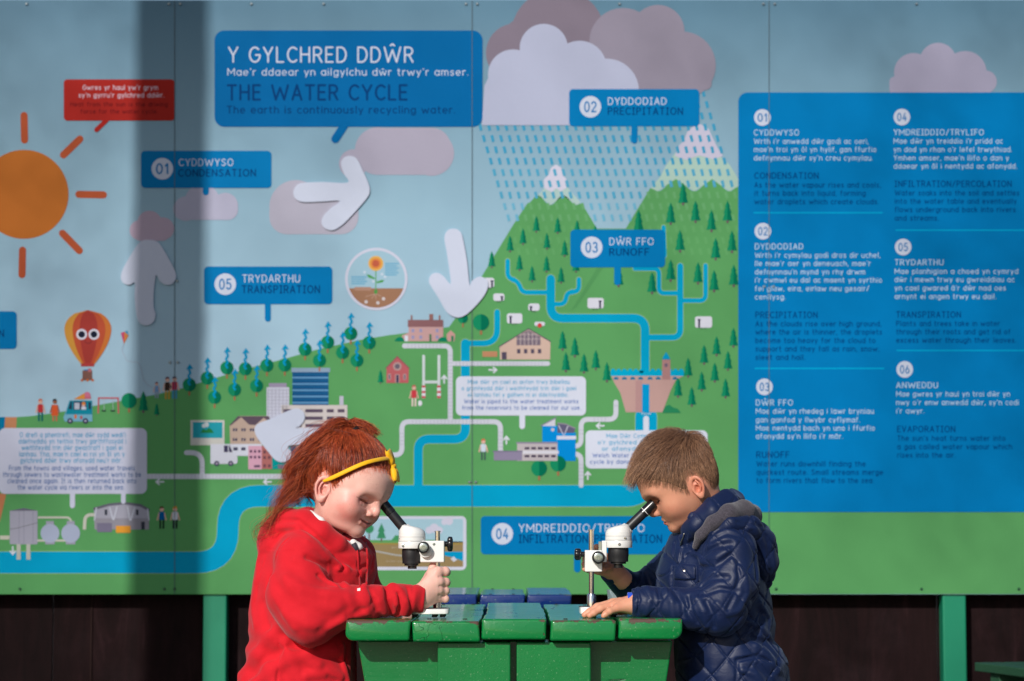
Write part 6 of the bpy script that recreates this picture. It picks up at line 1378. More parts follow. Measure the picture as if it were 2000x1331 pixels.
q = on_cloth(hoodie_fn, [(698, 1150), (704, 1149), (704, 1154.5), (698, 1155)], .0012); o = mesh_obj('white_label', [Vector(tuple(map(float, z))) for z in q], [(0, 1, 2, 3)], MWS, girl)
o.modifiers.new('thick', 'SOLIDIFY').thickness = .0006
# shirt collar peeping out of the hood
def gcol(p):
    path = [PX(606, 1004, .150), PX(626, 1018, .136), PX(650, 1043, .142), PX(676, 1063, .165), PX(690, 1069, .185), PX(700, 1067, .21)]
    d = chain(p, path, [.0075, .0075, .0075, .0075, .008, .007], .003); d = smin(d, chain(p, [PX(690, 1060, .175), PX(700, 1068, .18), PX(706, 1070, .195)], [.007, .0075, .004]), .003)
    q = hd(p, GO, GR); return smax(d, -(head_sdf(q, GH) - .0012), .0015)
V, F, Nn = sculpt(gcol, PX(590, 1090, .11), PX(725, 990, .25), 0.0018); c_ = np_mesh('shirt_collar', V, F, [MWS]); c_.parent = girl
tube('school_tie', [PX(690, 1062, .166), PX(696, 1074, .168), PX(699, 1082, .175)], .006, MTIE, girl, 10, .004)
# ---- navy quilted jacket
BT = [(1385, 1322, 1545), (1331, 1322, 1541), (1292, 1316, 1538), (1268, 1312, 1524), (1250, 1310, 1509), (1219, 1302, 1512), (1175, 1290, 1506), (1150, 1284, 1500), (1120, 1281, 1494), (1100, 1288, 1484), (1072, 1298, 1466), (1045, 1310, 1448), (1020, 1335, 1425)]
BB = [(1385, .150), (1300, .150), (1200, .140), (1120, .138), (1080, .125), (1050, .095), (1020, .05)]
BA = [PX(1424, 1080, .125), PX(1426, 1138, .108), PX(1406, 1188, .090), PX(1360, 1190, .090), PX(1310, 1182, .098), PX(1262, 1178, .112), PX(1230, 1178, .118)]
BAr = [.054, .055, .051, .039, .0315, .0290, .0262]
BA2 = [PX(1340, 1090, .35), PX(1290, 1135, .36), PX(1238, 1158, .345), PX(1192, 1116, .280)]
def jacket_base(p):
    d = torso(p, BT, .255, .14, 2.3, BB)
    d = smin(d, chain(p, [PX(1405, 1052, .18), BA[0]], [.040, .054], .01), 0.03)
    d = smin(d, chain(p, BA, BAr, 0.02), 0.012)
    d = smin(d, chain(p, BA2, [.050, .042, .034, .025], 0.015), 0.02)
    # stand up collar
    n1 = [PX(1340, 1050, .165), PX(1362, 1026, .137), PX(1394, 1000, .128), PX(1425, 985, .160), PX(1434, 982, .23), PX(1415, 990, .30), PX(1372, 1012, .325), PX(1338, 1040, .27)]
    n2 = [PX(1341, 1032, .160), PX(1357, 1012, .140), PX(1388, 985, .134), PX(1418, 970, .165), PX(1425, 968, .23), PX(1405, 975, .295), PX(1365, 998, .31), PX(1332, 1028, .26)]
    c = smin(chain(p, n1, [.014, .018, .021, .022, .022, .021, .018, .014], .006), chain(p, n2, [.0105, .0125, .0135, .0135, .0135, .013, .012, .010], .006), .010)
    d = smin(d, c, .008)
    d = smax(d, -cap(p, PX(1400, 1030, .225), PX(1352, 955, .205), 0.036, 0.056), 0.006)
    return d
pk = march(jacket_base, [(1337, 1116), (1337, 1112)])[0]
def pocket(p):
    q = p - pk; w = np.abs(q[:, 0]) - 0.021; h = np.abs(q[:, 2] + .002) - 0.016 + 0.10 * np.abs(q[:, 0]); dep = np.abs(q[:, 1]) - 0.05
    return np.maximum(np.maximum(w, h), dep)
def quilt(p, s=0.047, ph=0.0):
    wv = 0.006 * vnoise(p, 22, 31); a = (p[:, 0] * .80 + p[:, 2] * .66 + wv + ph) / s; b = (p[:, 0] * .80 - p[:, 2] * .66 - wv + ph + p[:, 1] * .2) / s
    m = np.minimum(np.abs(np.sin(np.pi * a)), np.abs(np.sin(np.pi * b))); return np.sqrt(np.clip(m, 0, 1)), m
j_specs = [([(1368, 1037), (1380, 1060), (1372, 1090), (1370, 1120)], .004, -.0035), ([(1376, 1082), (1404, 1066), (1428, 1062)], .006, -.006), ([(1369, 1110), (1395, 1108), (1425, 1085)], .005, -.006), ([(1372, 1096), (1400, 1088), (1420, 1078)], .007, .005),
    ([(1368, 1145), (1390, 1130), (1420, 1128)], .006, -.006), ([(1375, 1160), (1405, 1150), (1440, 1155)], .005, -.005), ([(1430, 1095), (1455, 1120), (1460, 1160), (1446, 1190)], .006, .005), ([(1440, 1100), (1444, 1130), (1436, 1160), (1420, 1190)], .004, -.005),
    ([(1400, 1180), (1420, 1200), (1440, 1195)], .006, .005), ([(1380, 1175), (1392, 1200), (1395, 1225)], .005, -.006), ([(1362, 1170), (1374, 1195), (1380, 1222)], .006, .006), ([(1345, 1165), (1350, 1190), (1362, 1215)], .004, -.005), ([(1320, 1155), (1332, 1178), (1336, 1205)], .005, -.005), ([(1300, 1150), (1312, 1175), (1315, 1205)], .006, .004),
    ([(1285, 1150), (1290, 1172), (1286, 1200)], .004, -.004), ([(1265, 1148), (1270, 1172), (1262, 1200)], .006, .004), ([(1245, 1152), (1249, 1172), (1245, 1200)], .003, -.004), ([(1470, 1170), (1490, 1200), (1480, 1235)], .006, -.006), ([(1485, 1180), (1503, 1210), (1500, 1240)], .006, .005), ([(1462, 1215), (1485, 1225), (1505, 1250)], .006, .006), ([(1470, 1245), (1495, 1258), (1520, 1285)], .006, -.007), ([(1478, 1262), (1500, 1280), (1520, 1310)], .007, .006),
    ([(1440, 1290), (1480, 1282), (1520, 1300)], .004, -.006), ([(1440, 1292), (1438, 1331)], .003, -.003), ([(1480, 1300), (1500, 1320), (1510, 1340)], .006, -.005), ([(1450, 1310), (1475, 1318), (1490, 1335)], .006, .005), ([(1300, 1085), (1318, 1100), (1312, 1140)], .005, -.004), ([(1318, 1060), (1316, 1090), (1322, 1150)], .003, -.004), ([(1392, 1055), (1420, 1042), (1450, 1050)], .006, -.005), ([(1345, 1075), (1365, 1085), (1372, 1100)], .006, .004),
    ([(1340, 1046), (1334, 1070), (1328, 1100)], .0028, -.003), ([(1346, 1046), (1341, 1070), (1336, 1096)], .0022, .002), ([(1460, 1050), (1475, 1085), (1478, 1130)], .005, -.005), ([(1225, 1128), (1240, 1140), (1236, 1165)], .006, -.005), ([(1262, 1120), (1270, 1140)], .006, -.005)]
j_folds = lay_folds(jacket_base, j_specs)
def jacket_fn(p):
    d = jacket_base(p); qd, m = quilt(p); d = d - 0.0020 * (qd - 0.55) + 0.0016 * np.exp(-(m / .10) ** 2); d = apply_folds(p, d, j_folds)
    d = d + 0.0016 * vnoise(p, 50, 41) + 0.0008 * vnoise(p, 130, 42)
    pd = pocket(p); d = d - 0.0035 * np.clip(0.5 - pd / .003, 0, 1) + 0.0015 * np.exp(-(pd / .002) ** 2)
    cx = BA[-1][0] + .0035; nc = (np.abs(p[:, 1] - BA[-1][1]) < .055) & (p[:, 0] < BA[5][0]) & (p[:, 2] < ZT + .08)
    if nc.any():
        pn = p[nc]; dn = smax(d[nc], cx - pn[:, 0], .003); dn = smax(dn, -cap(pn, BA[-1] + A3((.02, 0, 0)), BA[-1] + A3((-.03, 0, 0)), .0215), .002); d[nc] = dn
    c2 = BA2[-1]; v2 = A3(PX(1170, 1098, .255)) - c2; v2 /= np.linalg.norm(v2); n2 = np.linalg.norm(p - c2, axis=1) < .06
    if n2.any(): d[n2] = smax(d[n2], ((p[n2] - c2) @ v2).astype(f4) - .003, .003)
    d = smax(d, np.where(p[:, 0] < P(1334, 1200, 0).x + .002, (ZT + .0008) - p[:, 2], -1).astype(f4), 0.002)
    q = hd(p, BO, BR); c = q - A3((0, 0, .03)); near = np.einsum('ij,ij->i', c, c) < .0225
    if near.any(): d[near] = smax(d[near], -(head_sdf(q[near], BH) - 0.0015), 0.002)
    return d
def nylon(name, c0, c1, rough=.36, spec=.55, wr=1.0):
    m = node_mat(name, c0, rough, 0, spec); t = NT(m); v = t.coord('Object'); w = t.coord('Object', (1, 1, 2.2), (0.4, 0.3, 0.6))
    t.link(t.mix(t.noise(v, 20, 3), c0, c1), t.b.inputs['Base Color']); t.b.inputs['Sheen Weight'].default_value = .12; t.b.inputs['Sheen Roughness'].default_value = .45; t.b.inputs['Sheen Tint'].default_value = (.5, .6, .9, 1)
    h = t.math('ADD', t.math('MULTIPLY', t.noise(w, 48, 2, .45, 1.2), 1.0), t.math('MULTIPLY', t.noise(v, 260, 2), .12)); t.bump(h, .28 * wr, .0022); return m
MNV = nylon('navy_nylon', rgb(10, 23, 56), rgb(15, 34, 74), .50, .34)
V, F, Nn = sculpt(jacket_fn, PX(1170, 1372, -0.02), PX(1560, 950, 0.47), 0.0024)
jacket = np_mesh('quilted_jacket', V, F, [MNV]); jacket.parent = boy
def hood2(p):
    d = ell(p, PX(1479, 1086, .25), (.040, .100, .070)); d = smin(d, chain(p, [PX(1372, 1066, .128), PX(1392, 1040, .112), PX(1425, 1024, .108), PX(1464, 1030, .130), PX(1490, 1058, .165), PX(1496, 1100, .18), PX(1494, 1135, .21)], [.006, .012, .017, .021, .024, .024, .016], .01), .012)
    d = smin(d, chain(p, [PX(1490, 1058, .33), PX(1460, 1030, .37), PX(1420, 1024, .36)], [.024, .022, .016]), .015)
    d = smax(d, -ell(p, PX(1452, 1040, .245), (.032, .075, .030)), .01)
    qd, m = quilt(p, .045, .012); d = d - 0.0026 * (qd - .55) + 0.0015 * np.exp(-(m / .10) ** 2) + 0.0018 * vnoise(p, 60, 51)
    for a in hood_f: d = apply_folds(p, d, [a])
    return d
hood_f = []; hood_f = lay_folds(hood2, [([(1480, 1022), (1500, 1060), (1508, 1110), (1500, 1140)], .005, -.005), ([(1468, 1040), (1480, 1070), (1500, 1120)], .005, -.006), ([(1440, 1020), (1470, 1025), (1490, 1030)], .003, -.003)])
V, F, Nn = sculpt(hood2, PX(1350, 1180, .05), PX(1540, 985, 0.42), 0.0026); h2 = np_mesh('jacket_hood', V, F, [MNV]); h2.parent = jacket; h2['label'] = 'quilted hood hanging down the back'
def lining(p):
    d = chain(p, [PX(1358, 1068, .128), PX(1368, 1046, .114), PX(1392, 1022, .106), PX(1424, 1003, .114), PX(1452, 999, .150), PX(1466, 1008, .20), PX(1466, 1010, .28), PX(1440, 1006, .345)], [.006, .0095, .0140, .0185, .022, .022, .022, .018], .008)
    return d + .001 * vnoise(p, 90, 61)
V, F, Nn = sculpt(lining, PX(1340, 1090, .07), PX(1500, 960, 0.39), 0.0024)
MGY = cloth_mat('grey_marl_fleece', rgb(58, 58, 66), rgb(96, 92, 100), .95, .3, 1400, .8, .5); t = NT(MGY); v = t.coord('Object'); t.link(t.ramp(t.noise(v, 650, 3, .8), [(.35, rgb(26, 26, 32)), (.62, rgb(92, 86, 96))]), t.b.inputs['Base Color'])
l2 = np_mesh('hood_lining', V, F, [MGY]); l2.parent = jacket
# press stud, zip, inner blue cuff
MPW = node_mat('pewter', (.45, .42, .38, 1), .35, 1.0); c = march(jacket_fn, [(1337, 1116)])[0]
o = lathe('press_stud', [(0, .0042), (.0014, .0046), (.0022, .0038), (.0018, .0026), (.0026, .0015)], (float(c[0]), float(c[1]) + .0008, float(c[2])), (-.25, -1, .15), MPW, boy, 20); o.parent = jacket; o.matrix_parent_inverse = Matrix.Identity(4)
zp = on_cloth(jacket_fn, [(1336, 1042), (1334, 1050), (1331, 1058), (1329, 1066)], .0015)
tube('zip_pull', spl(zp, 3), .0009, MPW, boy, 6, .0016)
MBC = cloth_mat('bright_blue_knit', rgb(20, 70, 190), rgb(30, 84, 210), .8, .2)
def cuff(p):
    c0 = BA[-1]; a = c0 + A3((.03, 0, -.001)); b = c0 + A3((-.0045, 0, -.0015)); d = np.abs(cap(p, a, b + A3((-.05, 0, 0)), .0206)) - .0016; d = smax(d, (b[0]) - p[:, 0], .001); return smax(d, p[:, 0] - a[0], .001)
V, F, Nn = sculpt(cuff, BA[-1] + A3((-.02, -.04, -.04)), BA[-1] + A3((.045, .04, .04)), .0016); o = np_mesh('sweater_cuff', V, F, [MBC]); o.parent = boy
# ---- legs, skirt and shoes below the edge of the picture
def legs(kind):
    s = 1 if kind == 'girl' else -1; hx = P(575 if s > 0 else 1430, 1300, .25).x; kx = hx + s * .30
    def fn(p):
        d = None
        for yy in (.19, .33):
            h = A3((hx, yy, .455)); k = A3((kx, yy, .44)); a = A3((kx - s * .03, yy, .10)); e = chain(p, [h, k, a], [.075, .052, .036], .02); d = e if d is None else smin(d, e, .02)
        return smin(d, ell(p, (hx - s * .005, .26, .475), (.115, .15, .10)), .03)
    lo = (min(hx, kx) - .16, .04, .05); hi = (max(hx, kx) + .16, .48, .62); return sculpt(fn, lo, hi, .006), hx, kx
MTR = {'girl': cloth_mat('navy_school_trousers', rgb(26, 30, 46), rgb(34, 38, 54), .8), 'boy': cloth_mat('grey_school_trousers', rgb(70, 74, 92), rgb(84, 88, 106), .8)}
MSH = node_mat('black_leather', (.012, .012, .012, 1), .4)
for kind, par in (('girl', girl), ('boy', boy)):
    (V, F, Nn), hx, kx = legs(kind); o = np_mesh('trousers', V, F, [MTR[kind]]); o.parent = par; s = 1 if kind == 'girl' else -1
    for yy in (.19, .33):
        def shoe(p, yy=yy): return smax(smin(ell(p, (kx - s * .03, yy, .045), (.05, .038, .055)), ell(p, (kx + s * .04, yy, .028), (.09, .038, .034)), .02), .002 - p[:, 2], .004)
        V, F, Nn = sculpt(shoe, (kx - .17, yy - .07, -.01), (kx + .17, yy + .07, .13), .005); o = np_mesh('shoe', V, F, [MSH]); o.parent = par
# ---------------------------------------------------------------- hair
def strands_mesh(Pth, R, C):
    """Pth (N,K,3) strand points, R (N,K) radii, C (N,3) colours -> three sided tubes"""
    N, K, _ = Pth.shape; T = np.gradient(Pth, axis=1); T /= np.linalg.norm(T, axis=2, keepdims=True) + 1e-9
    ref = np.array([0.3, -0.8, 0.52], f4); A = np.cross(T, ref); A /= np.linalg.norm(A, axis=2, keepdims=True) + 1e-9; B = np.cross(T, A)
    V = np.stack([Pth + (A * math.cos(a) + B * math.sin(a)) * R[..., None] for a in (0, 2.0944, 4.1888)], 2).reshape(-1, 3)
    i = np.arange(N)[:, None, None] * K * 3 + np.arange(K - 1)[None, :, None] * 3; k = np.arange(3)[None, None]; k2 = (k + 1) % 3
    F = np.stack([i + k, i + k2, i + 3 + k2, i + 3 + k], -1).reshape(-1, 4)
    return V.astype(f4), F, np.repeat(C, K * 3, 0)
def join_np(parts):
    V, F, C, o = [], [], [], 0
    for v, f, c in parts: V.append(v); F.append(f + o); C.append(c); o += len(v)
    return np.concatenate(V), np.concatenate(F), np.concatenate(C)
def scalp_roots(O, R, H, hl, n, seed, feather=0.006):
    rg = np.random.default_rng(seed); d = rg.normal(size=(n * 3, 3)); d /= np.linalg.norm(d, axis=1)[:, None]
    q = np.array([-.005, 0, .04]) + d * 0.16
    for _ in range(14): q = q - (q - np.array([-.005, 0, .04])) / np.linalg.norm(q - np.array([-.005, 0, .04]), axis=1)[:, None] * head_sdf_s(q.astype(f4), H)[:, None] * .9
    ok = q[:, 2] > np.interp(q[:, 0], *hl) + rg.normal(size=len(q)) * feather
    return q[ok][:n]
def head_sdf_s(q, H):
    """smooth skull only"""
    u = q[:, 2]; f = q[:, 0]; al = np.abs(q[:, 1]); c0 = .018; fr = smoothtab(u, H['front'], .004) - c0; w = smoothtab(u, H['width'], .006); bk = smoothtab(u, H['backf'], .006)
    a = np.where(f > c0, fr, bk); r = ((np.abs(f - c0) / a) ** 2.35 + (al / w) ** 2.35 + 1e-9) ** (1 / 2.35); d = (r - 1) * np.minimum(a, w) * .92
    d = smax(d, u - .085, .02); d = smax(d, H['bot'] - u, .012); return smin(d, ell(q, H['cr_c'], H['cr_r']), .018)
def grad(fn, q, e=.0015):
    g = np.stack([fn((q + np.eye(3)[i] * e).astype(f4)) - fn((q - np.eye(3)[i] * e).astype(f4)) for i in range(3)], 1); return g / (np.linalg.norm(g, axis=1)[:, None] + 1e-9)
def to_w(q, O, R): return (q @ R + O).astype(f4)
def hair_mat(name, rough=.38):
    m = node_mat(name, (.2, .05, .02, 1), rough, 0, .45); t = NT(m); a = t.new('ShaderNodeVertexColor', layer_name='Col'); t.link(a.outputs[0], t.b.inputs['Base Color'])
    t.b.inputs['Anisotropic'].default_value = 0.0; return m
def cap_shell(H, hl, thick, O, R, col, h=.003):
    def fn(p):
        q = hd(p, O, R); d = head_sdf_s(q, H) - thick; lim = np.interp(q[:, 0], *hl).astype(f4) + .004
        return smax(d, lim - q[:, 2], .006)
    ext = .16; V, F, _ = sculpt(fn, O - ext + R[2] * .03, O + ext + R[2] * .03, h); q = hd(V, O, R)
    n = vnoise(V, 130, 71)[:, None] * .3 + 1
    return V, F, (np.array(col)[None] * n).astype(f4)
# ---- girl
GHL = ([-.12, -.10, -.06, -.035, -.022, -.010, .004, .012, .020, .030, .045, .060, .075, .090], [-.045, -.045, -.035, -.012, .020, .034, .028, .010, .012, .030, .052, .068, .080, .090])
RED = np.array(rgb(154, 50, 24)[:3]); REDH = np.array(rgb(216, 112, 62)[:3]); REDD = np.array(rgb(96, 32, 18)[:3])
TIE = hd(PX(680, 838, .205)[None], GO, GR)[0]
fnG = lambda q: head_sdf_s(q, GH)
parts = [cap_shell(GH, GHL, .0005, GO, GR, RED * .8)]
rg = np.random.default_rng(5)
q0 = scalp_roots(GO, GR, GH, GHL, 6200, 11); N, K = len(q0), 18; path = np.zeros((N, K, 3)); p = q0.copy(); lift = rg.uniform(.004, .0085, N); amp = rg.uniform(0, .0016, N); ph = rg.uniform(0, 6.28, N); tgt = TIE + rg.normal(size=(N, 3)) * .006
frac = rg.uniform(.75, 1.0, N); frac[rg.random(N) < .12] *= .4
for k in range(K):
    path[:, k] = p; s = frac / (K - 1 - k * frac + 1e-6) if False else None
    rem = (K - 1 - k)
    if rem > 0:
        stp = (tgt - p) / max(1, rem) * 1.0
        # go up along the head before turning to the tie: strands near the ears climb first
        p = p + stp
        g = grad(fnG, p); d = fnG(p.astype(f4)); lv = lift * min(1, k / 5 + .35) + .0004 + amp * np.sin(ph + k * .9)
        p = p + g * np.maximum(lv - d, -0.004)[:, None]
w = (0.00034 * (1 - .35 * np.linspace(0, 1, K)))[None] * rg.uniform(.8, 1.4, N)[:, None]
mixc = rg.beta(1.6, 2.2, N)[:, None]; C = RED * (1 - mixc) + REDH * mixc; dk = rg.random(N) < .22; C[dk] = REDD
parts.append(strands_mesh(to_w(path, GO, GR), w, C))
# fine baby hairs at the temple and round the hairline
q0 = scalp_roots(GO, GR, GH, (GHL[0], [a - .008 for a in GHL[1]]), 6000, 12, .004); q0 = q0[q0[:, 2] < np.interp(q0[:, 0], *GHL) + .008]
N2, K2 = len(q0), 8; path2 = np.zeros((N2, K2, 3)); p = q0.copy(); dirv = np.array([-.75, 0, .55]) + rg.normal(size=(N2, 3)) * .25
for k in range(K2): path2[:, k] = p; p = p + dirv * .0030 + rg.normal(size=(N2, 3)) * .0004; g = grad(fnG, p); p = p + g * np.maximum(.0012 - fnG(p.astype(f4)), -.001)[:, None]
parts.append(strands_mesh(to_w(path2, GO, GR), np.full((N2, K2), .00017), np.tile(REDH * 1.15, (N2, 1))))
# pony tail: curly locks from the elastic down the back of the head
def pony(n_lock, per, ctrl, spread, seed, r0=.00034, curl=.006, Kp=26, jit=.0035, lenj=.25, avoid=True):
    rg = np.random.default_rng(seed); c = np.array(spl(ctrl, 8)); s = np.linspace(0, 1, len(c)); out = []; sp = np.array(spread)
    t = np.linspace(0, 1, Kp); SX = np.interp(t, np.linspace(0, 1, len(sp)), sp)
    for L in range(n_lock):
        end = 1 - lenj * rg.random() ; tt = t * end; base = np.stack([np.interp(tt, s, c[:, i]) for i in range(3)], 1)
        a = rg.normal(size=2) * .55; a /= max(1, np.linalg.norm(a)); off = np.stack([a[0] * SX * 1.0, rg.uniform(-.75, .9) * SX * 1.3, a[1] * SX * .45], 1)
        fr_ = rg.uniform(2.2, 4.6); p0 = rg.uniform(0, 6.28); cv = np.stack([np.sin(tt * fr_ * 6.28 + p0), np.cos(tt * fr_ * 6.28 + p0) * .7, np.sin(tt * fr_ * 5.1 + p0 + 1) * .4], 1) * (curl * (0.15 + tt[:, None])) * rg.uniform(.5, 1.5)
        m = per; j = rg.normal(size=(m, 1, 3)) * jit * (0.4 + t[None, :, None] * 1.4); j2 = rg.normal(size=(m, 1, 3)) * .0014 * np.sin(t * rg.uniform(10, 30) + p0)[None, :, None]
        out.append(base[None] + off[None] + cv[None] + j + j2)
    W = np.concatenate(out); N = len(W)
    if avoid:
        q = hd(W.reshape(-1, 3).astype(f4), GO, GR); d = head_sdf_s(q, GH); g = grad(fnG, q); q = q + g * np.clip(.007 - d, 0, .06)[:, None]; W = to_w(q, GO, GR).reshape(N, Kp, 3)
    w = r0 * (1.15 - .6 * t)[None] * rg.uniform(.7, 1.3, N)[:, None]; mx = rg.beta(1.4, 2.4, N)[:, None]; C = RED * (1 - mx) + REDH * mx; dk = rg.random(N) < .33; C[dk] = REDD
    return strands_mesh(W, w, C)
parts.append(pony(110, 26, [PX(680, 838, .20), PX(655, 836, .20), PX(632, 856, .19), PX(611, 885, .175), PX(597, 915, .18), PX(586, 950, .185), PX(574, 985, .185)], [.006, .014, .019, .023, .025, .026, .030], 3, .00034, .0135, 34, .0030, .4))
parts.append(pony(26, 12, [PX(680, 838, .20), PX(645, 840, .20), PX(612, 878, .18), PX(590, 920, .17), PX(572, 960, .17), PX(548, 995, .175), PX(522, 1030, .17), PX(506, 1060, .17)], [.006, .012, .018, .022, .024, .02, .016, .016], 4, .00028, .009, 30, .003, .35))
parts.append(pony(30, 16, [PX(688, 842, .20), PX(672, 826, .195), PX(652, 828, .19), PX(636, 850, .18)], [.004, .008, .010, .012], 6, .00034, .003, 14, .0028, .2, False))
parts.append(pony(26, 16, [PX(680, 842, .20), PX(688, 824, .20), PX(705, 828, .195), PX(722, 838, .19), PX(736, 850, .18)], [.004, .008, .009, .010, .007], 8, .00034, .003, 14, .0024, .3, False))
parts.append(pony(60, 3, [PX(680, 838, .20), PX(650, 832, .20), PX(622, 856, .19), PX(598, 890, .18), PX(584, 930, .18), PX(566, 970, .18), PX(545, 1000, .18)], [.012, .022, .030, .034, .036, .036, .036], 19, .00018, .016, 34, .005, .5))
parts.append(pony(22, 3, [PX(690, 850, .16), PX(640, 848, .19), PX(600, 880, .2), PX(560, 930, .2), PX(540, 960, .2)], [.01, .02, .03, .035, .04], 9, .00018, .008, 24, .006, .6))
V, F, C = join_np(parts); MHG = hair_mat('auburn_hair'); gh = np_mesh('hair', V, F, [MHG], None, C); gh.parent = girl; gh['label'] = 'frizzy auburn hair pulled up into a messy pony tail'
# elastic
MEL = node_mat('black_elastic', (.01, .01, .012, 1), .6)
c0 = PX(684, 839, .195); ring = [tuple(c0 + A3((.0155 * math.cos(a), .011 * math.sin(a), .005 * math.cos(a) * .6 + .0045 * math.sin(a)))) for a in np.linspace(0, 2 * math.pi, 25)]
tube('hair_elastic', ring, .0048, MEL, girl, 8)
# headband in the plane of the ears and the brow
def shellG(q): return head_sdf_s(q, GH) - .0085
cB = np.array([-.002, 0, .022]); D = hd(PX(757, 903, .20)[None], GO, GR)[0] - cB; D = D / np.linalg.norm(D); Bp = []
for a in np.radians(np.linspace(-97, 97, 45)):
    dr = D * math.cos(a) + np.array([0, 1.0, 0]) * math.sin(a) + np.array([.02, 0, -.04]) * abs(math.sin(a)) ** 6 + np.array([0, 0, -.20]) * math.sin(2 * a) * (1 if a > 0 else -1) * .85; dr /= np.linalg.norm(dr); tt = .05
    for _ in range(30): tt -= float(shellG((cB + dr * tt)[None].astype(f4))[0]) * .8
    Bp.append(cB + dr * tt)
Bp = np.array(Bp); ax = np.cross(D, [0, 1, 0]); ax /= np.linalg.norm(ax); V = []; F = []; m = 10
for i, b in enumerate(Bp):
    out = b - cB; out /= np.linalg.norm(out); wd = .0047 * (1 if abs(i - 22) < 18 else 1 - (abs(i - 22) - 18) * .1)
    for k in range(m):
        an = 2 * math.pi * k / m; V.append(b + ax * wd * math.cos(an) + out * .0022 * math.sin(an))
n = len(Bp)
for i in range(n - 1): F += [(i * m + k, i * m + (k + 1) % m, (i + 1) * m + (k + 1) % m, (i + 1) * m + k) for k in range(m)]
F += [tuple(range(m))[::-1], tuple(range((n - 1) * m, n * m))]
MYL = cloth_mat('yellow_satin_ribbon', rgb(238, 176, 12), rgb(246, 190, 20), .55, .2, 1800, .4, .2)
hb = mesh_obj('headband', to_w(np.array(V), GO, GR).tolist(), F, MYL, None, True)
tag(hb, 'yellow headband with a bow at the front, worn over auburn hair', 'headband')
bc = PX(765.5, 911, .185); bu = A3((-.27, 0.0, .96)); bu /= np.linalg.norm(bu); bn = A3((.95, -.12, .27)); bn /= np.linalg.norm(bn); bl = np.cross(bn, bu)
def bow(p):
    q = np.stack([(p - bc) @ bn, (p - bc) @ bl, (p - bc) @ bu], 1); d = None
    for s in (1, -1):
        w = .0085 + .55 * np.clip(q[:, 2] * s, 0, .034); core = ell(q, (0.001, 0, s * .0195), (.0078, .023, .0205)); pin = np.abs(q[:, 1]) - w; e = smax(core, pin, .006)
        e = e + .0012 * np.sin(q[:, 1] * 420) * np.exp(-((q[:, 2] * s - .008) / .01) ** 2); e = smax(e, -ell(q, (0.001, 0, s * .034), (.0035, .018, .013)), .002); d = e if d is None else smin(d, e, .003)
    return smin(d, ell(q, (.001, 0, 0), (.0085, .0085, .0068)), .0015)
V, F, _ = sculpt(bow, bc - .055, bc + .055, .0016); o = np_mesh('bow', V, F, [MYL]); o.parent = hb
# ---- boy
BHL = ([-.12, -.10, -.07, -.045, -.034, -.024, -.014, -.004, .004, .010, .016, .024, .035, .050, .065, .078, .092], [-.038, -.038, -.034, -.026, -.006, .024, .036, .036, .022, .004, .006, .018, .034, .050, .062, .074, .084])
BRN = np.array(rgb(118, 82, 62)[:3]); BRH = np.array(rgb(190, 146, 112)[:3]); BRD = np.array(rgb(78, 54, 44)[:3])
fnB = lambda q: head_sdf_s(q, BH)
parts = [cap_shell(BH, BHL, .0008, BO, BR, BRN * .6)]
q0 = scalp_roots(BO, BR, BH, BHL, 12000, 21, .0035); N, K = len(q0), 12; rg = np.random.default_rng(8)
W0 = np.array([-.052, .012, .118]); p = q0.copy(); path = np.zeros((N, K, 3)); top = np.clip((q0[:, 2] - .055) / .045, 0, 1); front = np.clip((q0[:, 0] - .02) / .05, 0, 1)
Ln = .009 + .015 * np.clip((q0[:, 2] - .02) / .05, 0, 1) + .012 * top + .012 * top * front; Ln *= rg.uniform(.55, 1.15, N); Ln *= 1 - .55 * front * (1 - top); clump = vnoise(q0.astype(f4), 150, 81); clump2 = vnoise(q0.astype(f4), 420, 83)
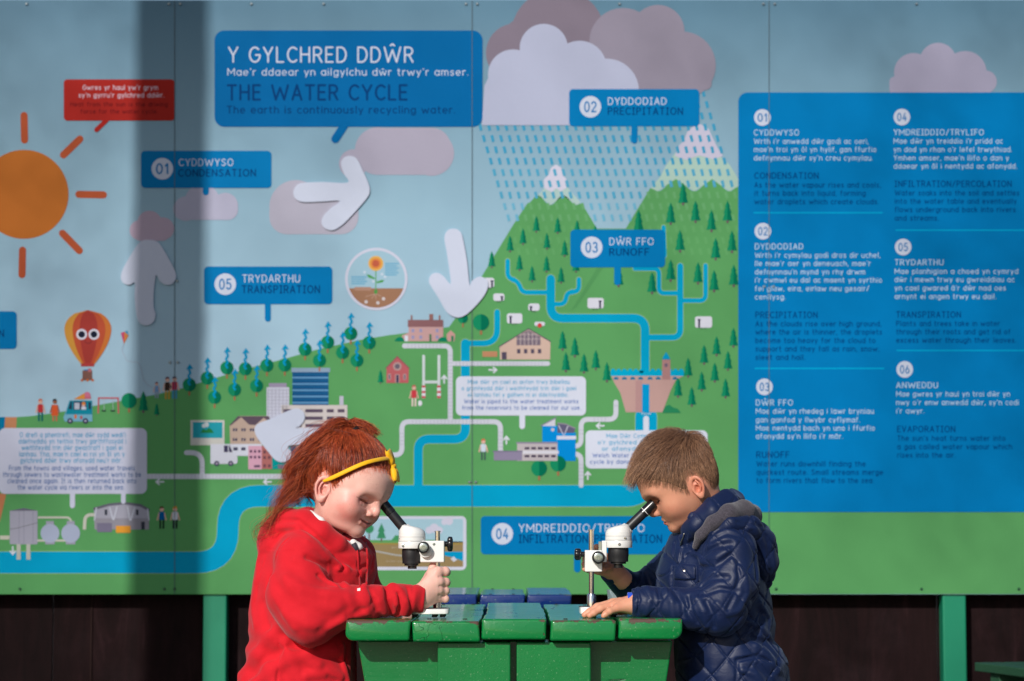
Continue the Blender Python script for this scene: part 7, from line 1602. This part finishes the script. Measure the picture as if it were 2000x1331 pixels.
for k in range(K):
    path[:, k] = p; g = grad(fnB, p); s = k / (K - 1); away = p - W0; away[:, 2] *= .6; side = 1 - top
    v = away / (np.linalg.norm(away, axis=1)[:, None] + 1e-6) * (0.4 + .6 * top[:, None]) * (1 - .6 * front[:, None]) + np.array([1.0, 0, .22]) * (front * (.35 + .65 * top))[:, None] + np.array([0.30, 0, -1.0]) * (side * .9 * (1 - .6 * front))[:, None] + np.array([.5, 0, 0.0]) * (top * .8)[:, None] + np.array([0, .25, 0]) * (top * front)[:, None] + np.array([-.25, 0, -.2]) * (side * (q0[:, 0] < -.02))[:, None]
    v += np.stack([clump * .12, clump * .34, clump * .22], 1); v -= g * (v * g).sum(1)[:, None]; v /= np.linalg.norm(v, axis=1)[:, None] + 1e-6
    lf = (.10 + .12 * (q0[:, 0] > -.02) + .42 * top * (1 - .7 * front)) * (1 - s * 1.1) + top * front * (.75 - .35 * s) ; v = v + g * lf[:, None] + rg.normal(size=(N, 3)) * .06 + np.stack([clump2 * .10, clump2 * .30, -clump2 * .12], 1) * s
    p = p + v / (np.linalg.norm(v, axis=1)[:, None]) * (Ln / (K - 1))[:, None]
    d = fnB(p.astype(f4)); p = p + g * np.maximum(.0014 + .0045 * top - d, 0)[:, None] * .7
w = (.00024 * (1.1 - .75 * np.linspace(0, 1, K)))[None] * rg.uniform(.8, 1.3, N)[:, None]
mx = np.clip(rg.beta(1.7, 2.0, N) * .7 + .3 * front * top + .22 * clump + .15 * (1 - top), 0, 1)[:, None]; C = BRN * (1 - mx) + BRH * mx; dk = rg.random(N) < .16; C[dk] = BRD
parts.append(strands_mesh(to_w(path, BO, BR), w, C))
V, F, C = join_np(parts); bh = np_mesh('hair', V, F, [hair_mat('brown_hair', .42)], None, C); bh.parent = boy; bh['label'] = 'short light brown hair brushed forward into a quiff'
# lashes
def lashes(par, O, R, H, kind, col, n=46, ln=.0065):
    rg = np.random.default_rng(2); ec = np.array(H['eye']); V_ = []
    ll = [ec + [0.0118, -0.0095, -0.0032], ec + [0.0138, -0.002, -0.0036], ec + [0.0120, 0.006, -0.0034], ec + [0.0068, 0.0130, -0.0020]] if kind == 'boy' else [ec + [0.0118, -0.0100, -0.0014], ec + [0.0140, -0.003, -0.0012], ec + [0.0126, 0.006, -0.0008], ec + [0.0072, 0.0145, -0.0004]]
    c = np.array(spl(ll, 10)); idx = rg.uniform(0, len(c) - 1, n); b = np.stack([np.interp(idx, np.arange(len(c)), c[:, i]) for i in range(3)], 1)
    for side in (1, -1):
        t = np.linspace(0, 1, 6)[None, :, None]; dv = np.array([.75, .25, -.5]) + rg.normal(size=(n, 3)) * .15; p = b[:, None] + dv[:, None] * ln * t + np.array([0, 0, .5]) * ln * t ** 2; p = p * np.array([1, side, 1]); V_.append(p)
    W = np.concatenate(V_); v, f, c3 = strands_mesh(to_w(W, O, R), np.full((len(W), 6), .00022) * (1.2 - np.linspace(0, 1, 6))[None], np.tile(col, (len(W), 1)))
    o = np_mesh('eyelashes', v, f, [hair_mat('lash_' + kind)], None, c3); o.parent = par
lashes(boy, BO, BR, BH, 'boy', np.array(rgb(40, 26, 22)[:3])); lashes(girl, GO, GR, GH, 'girl', np.array(rgb(130, 70, 45)[:3]), 34, .0042)
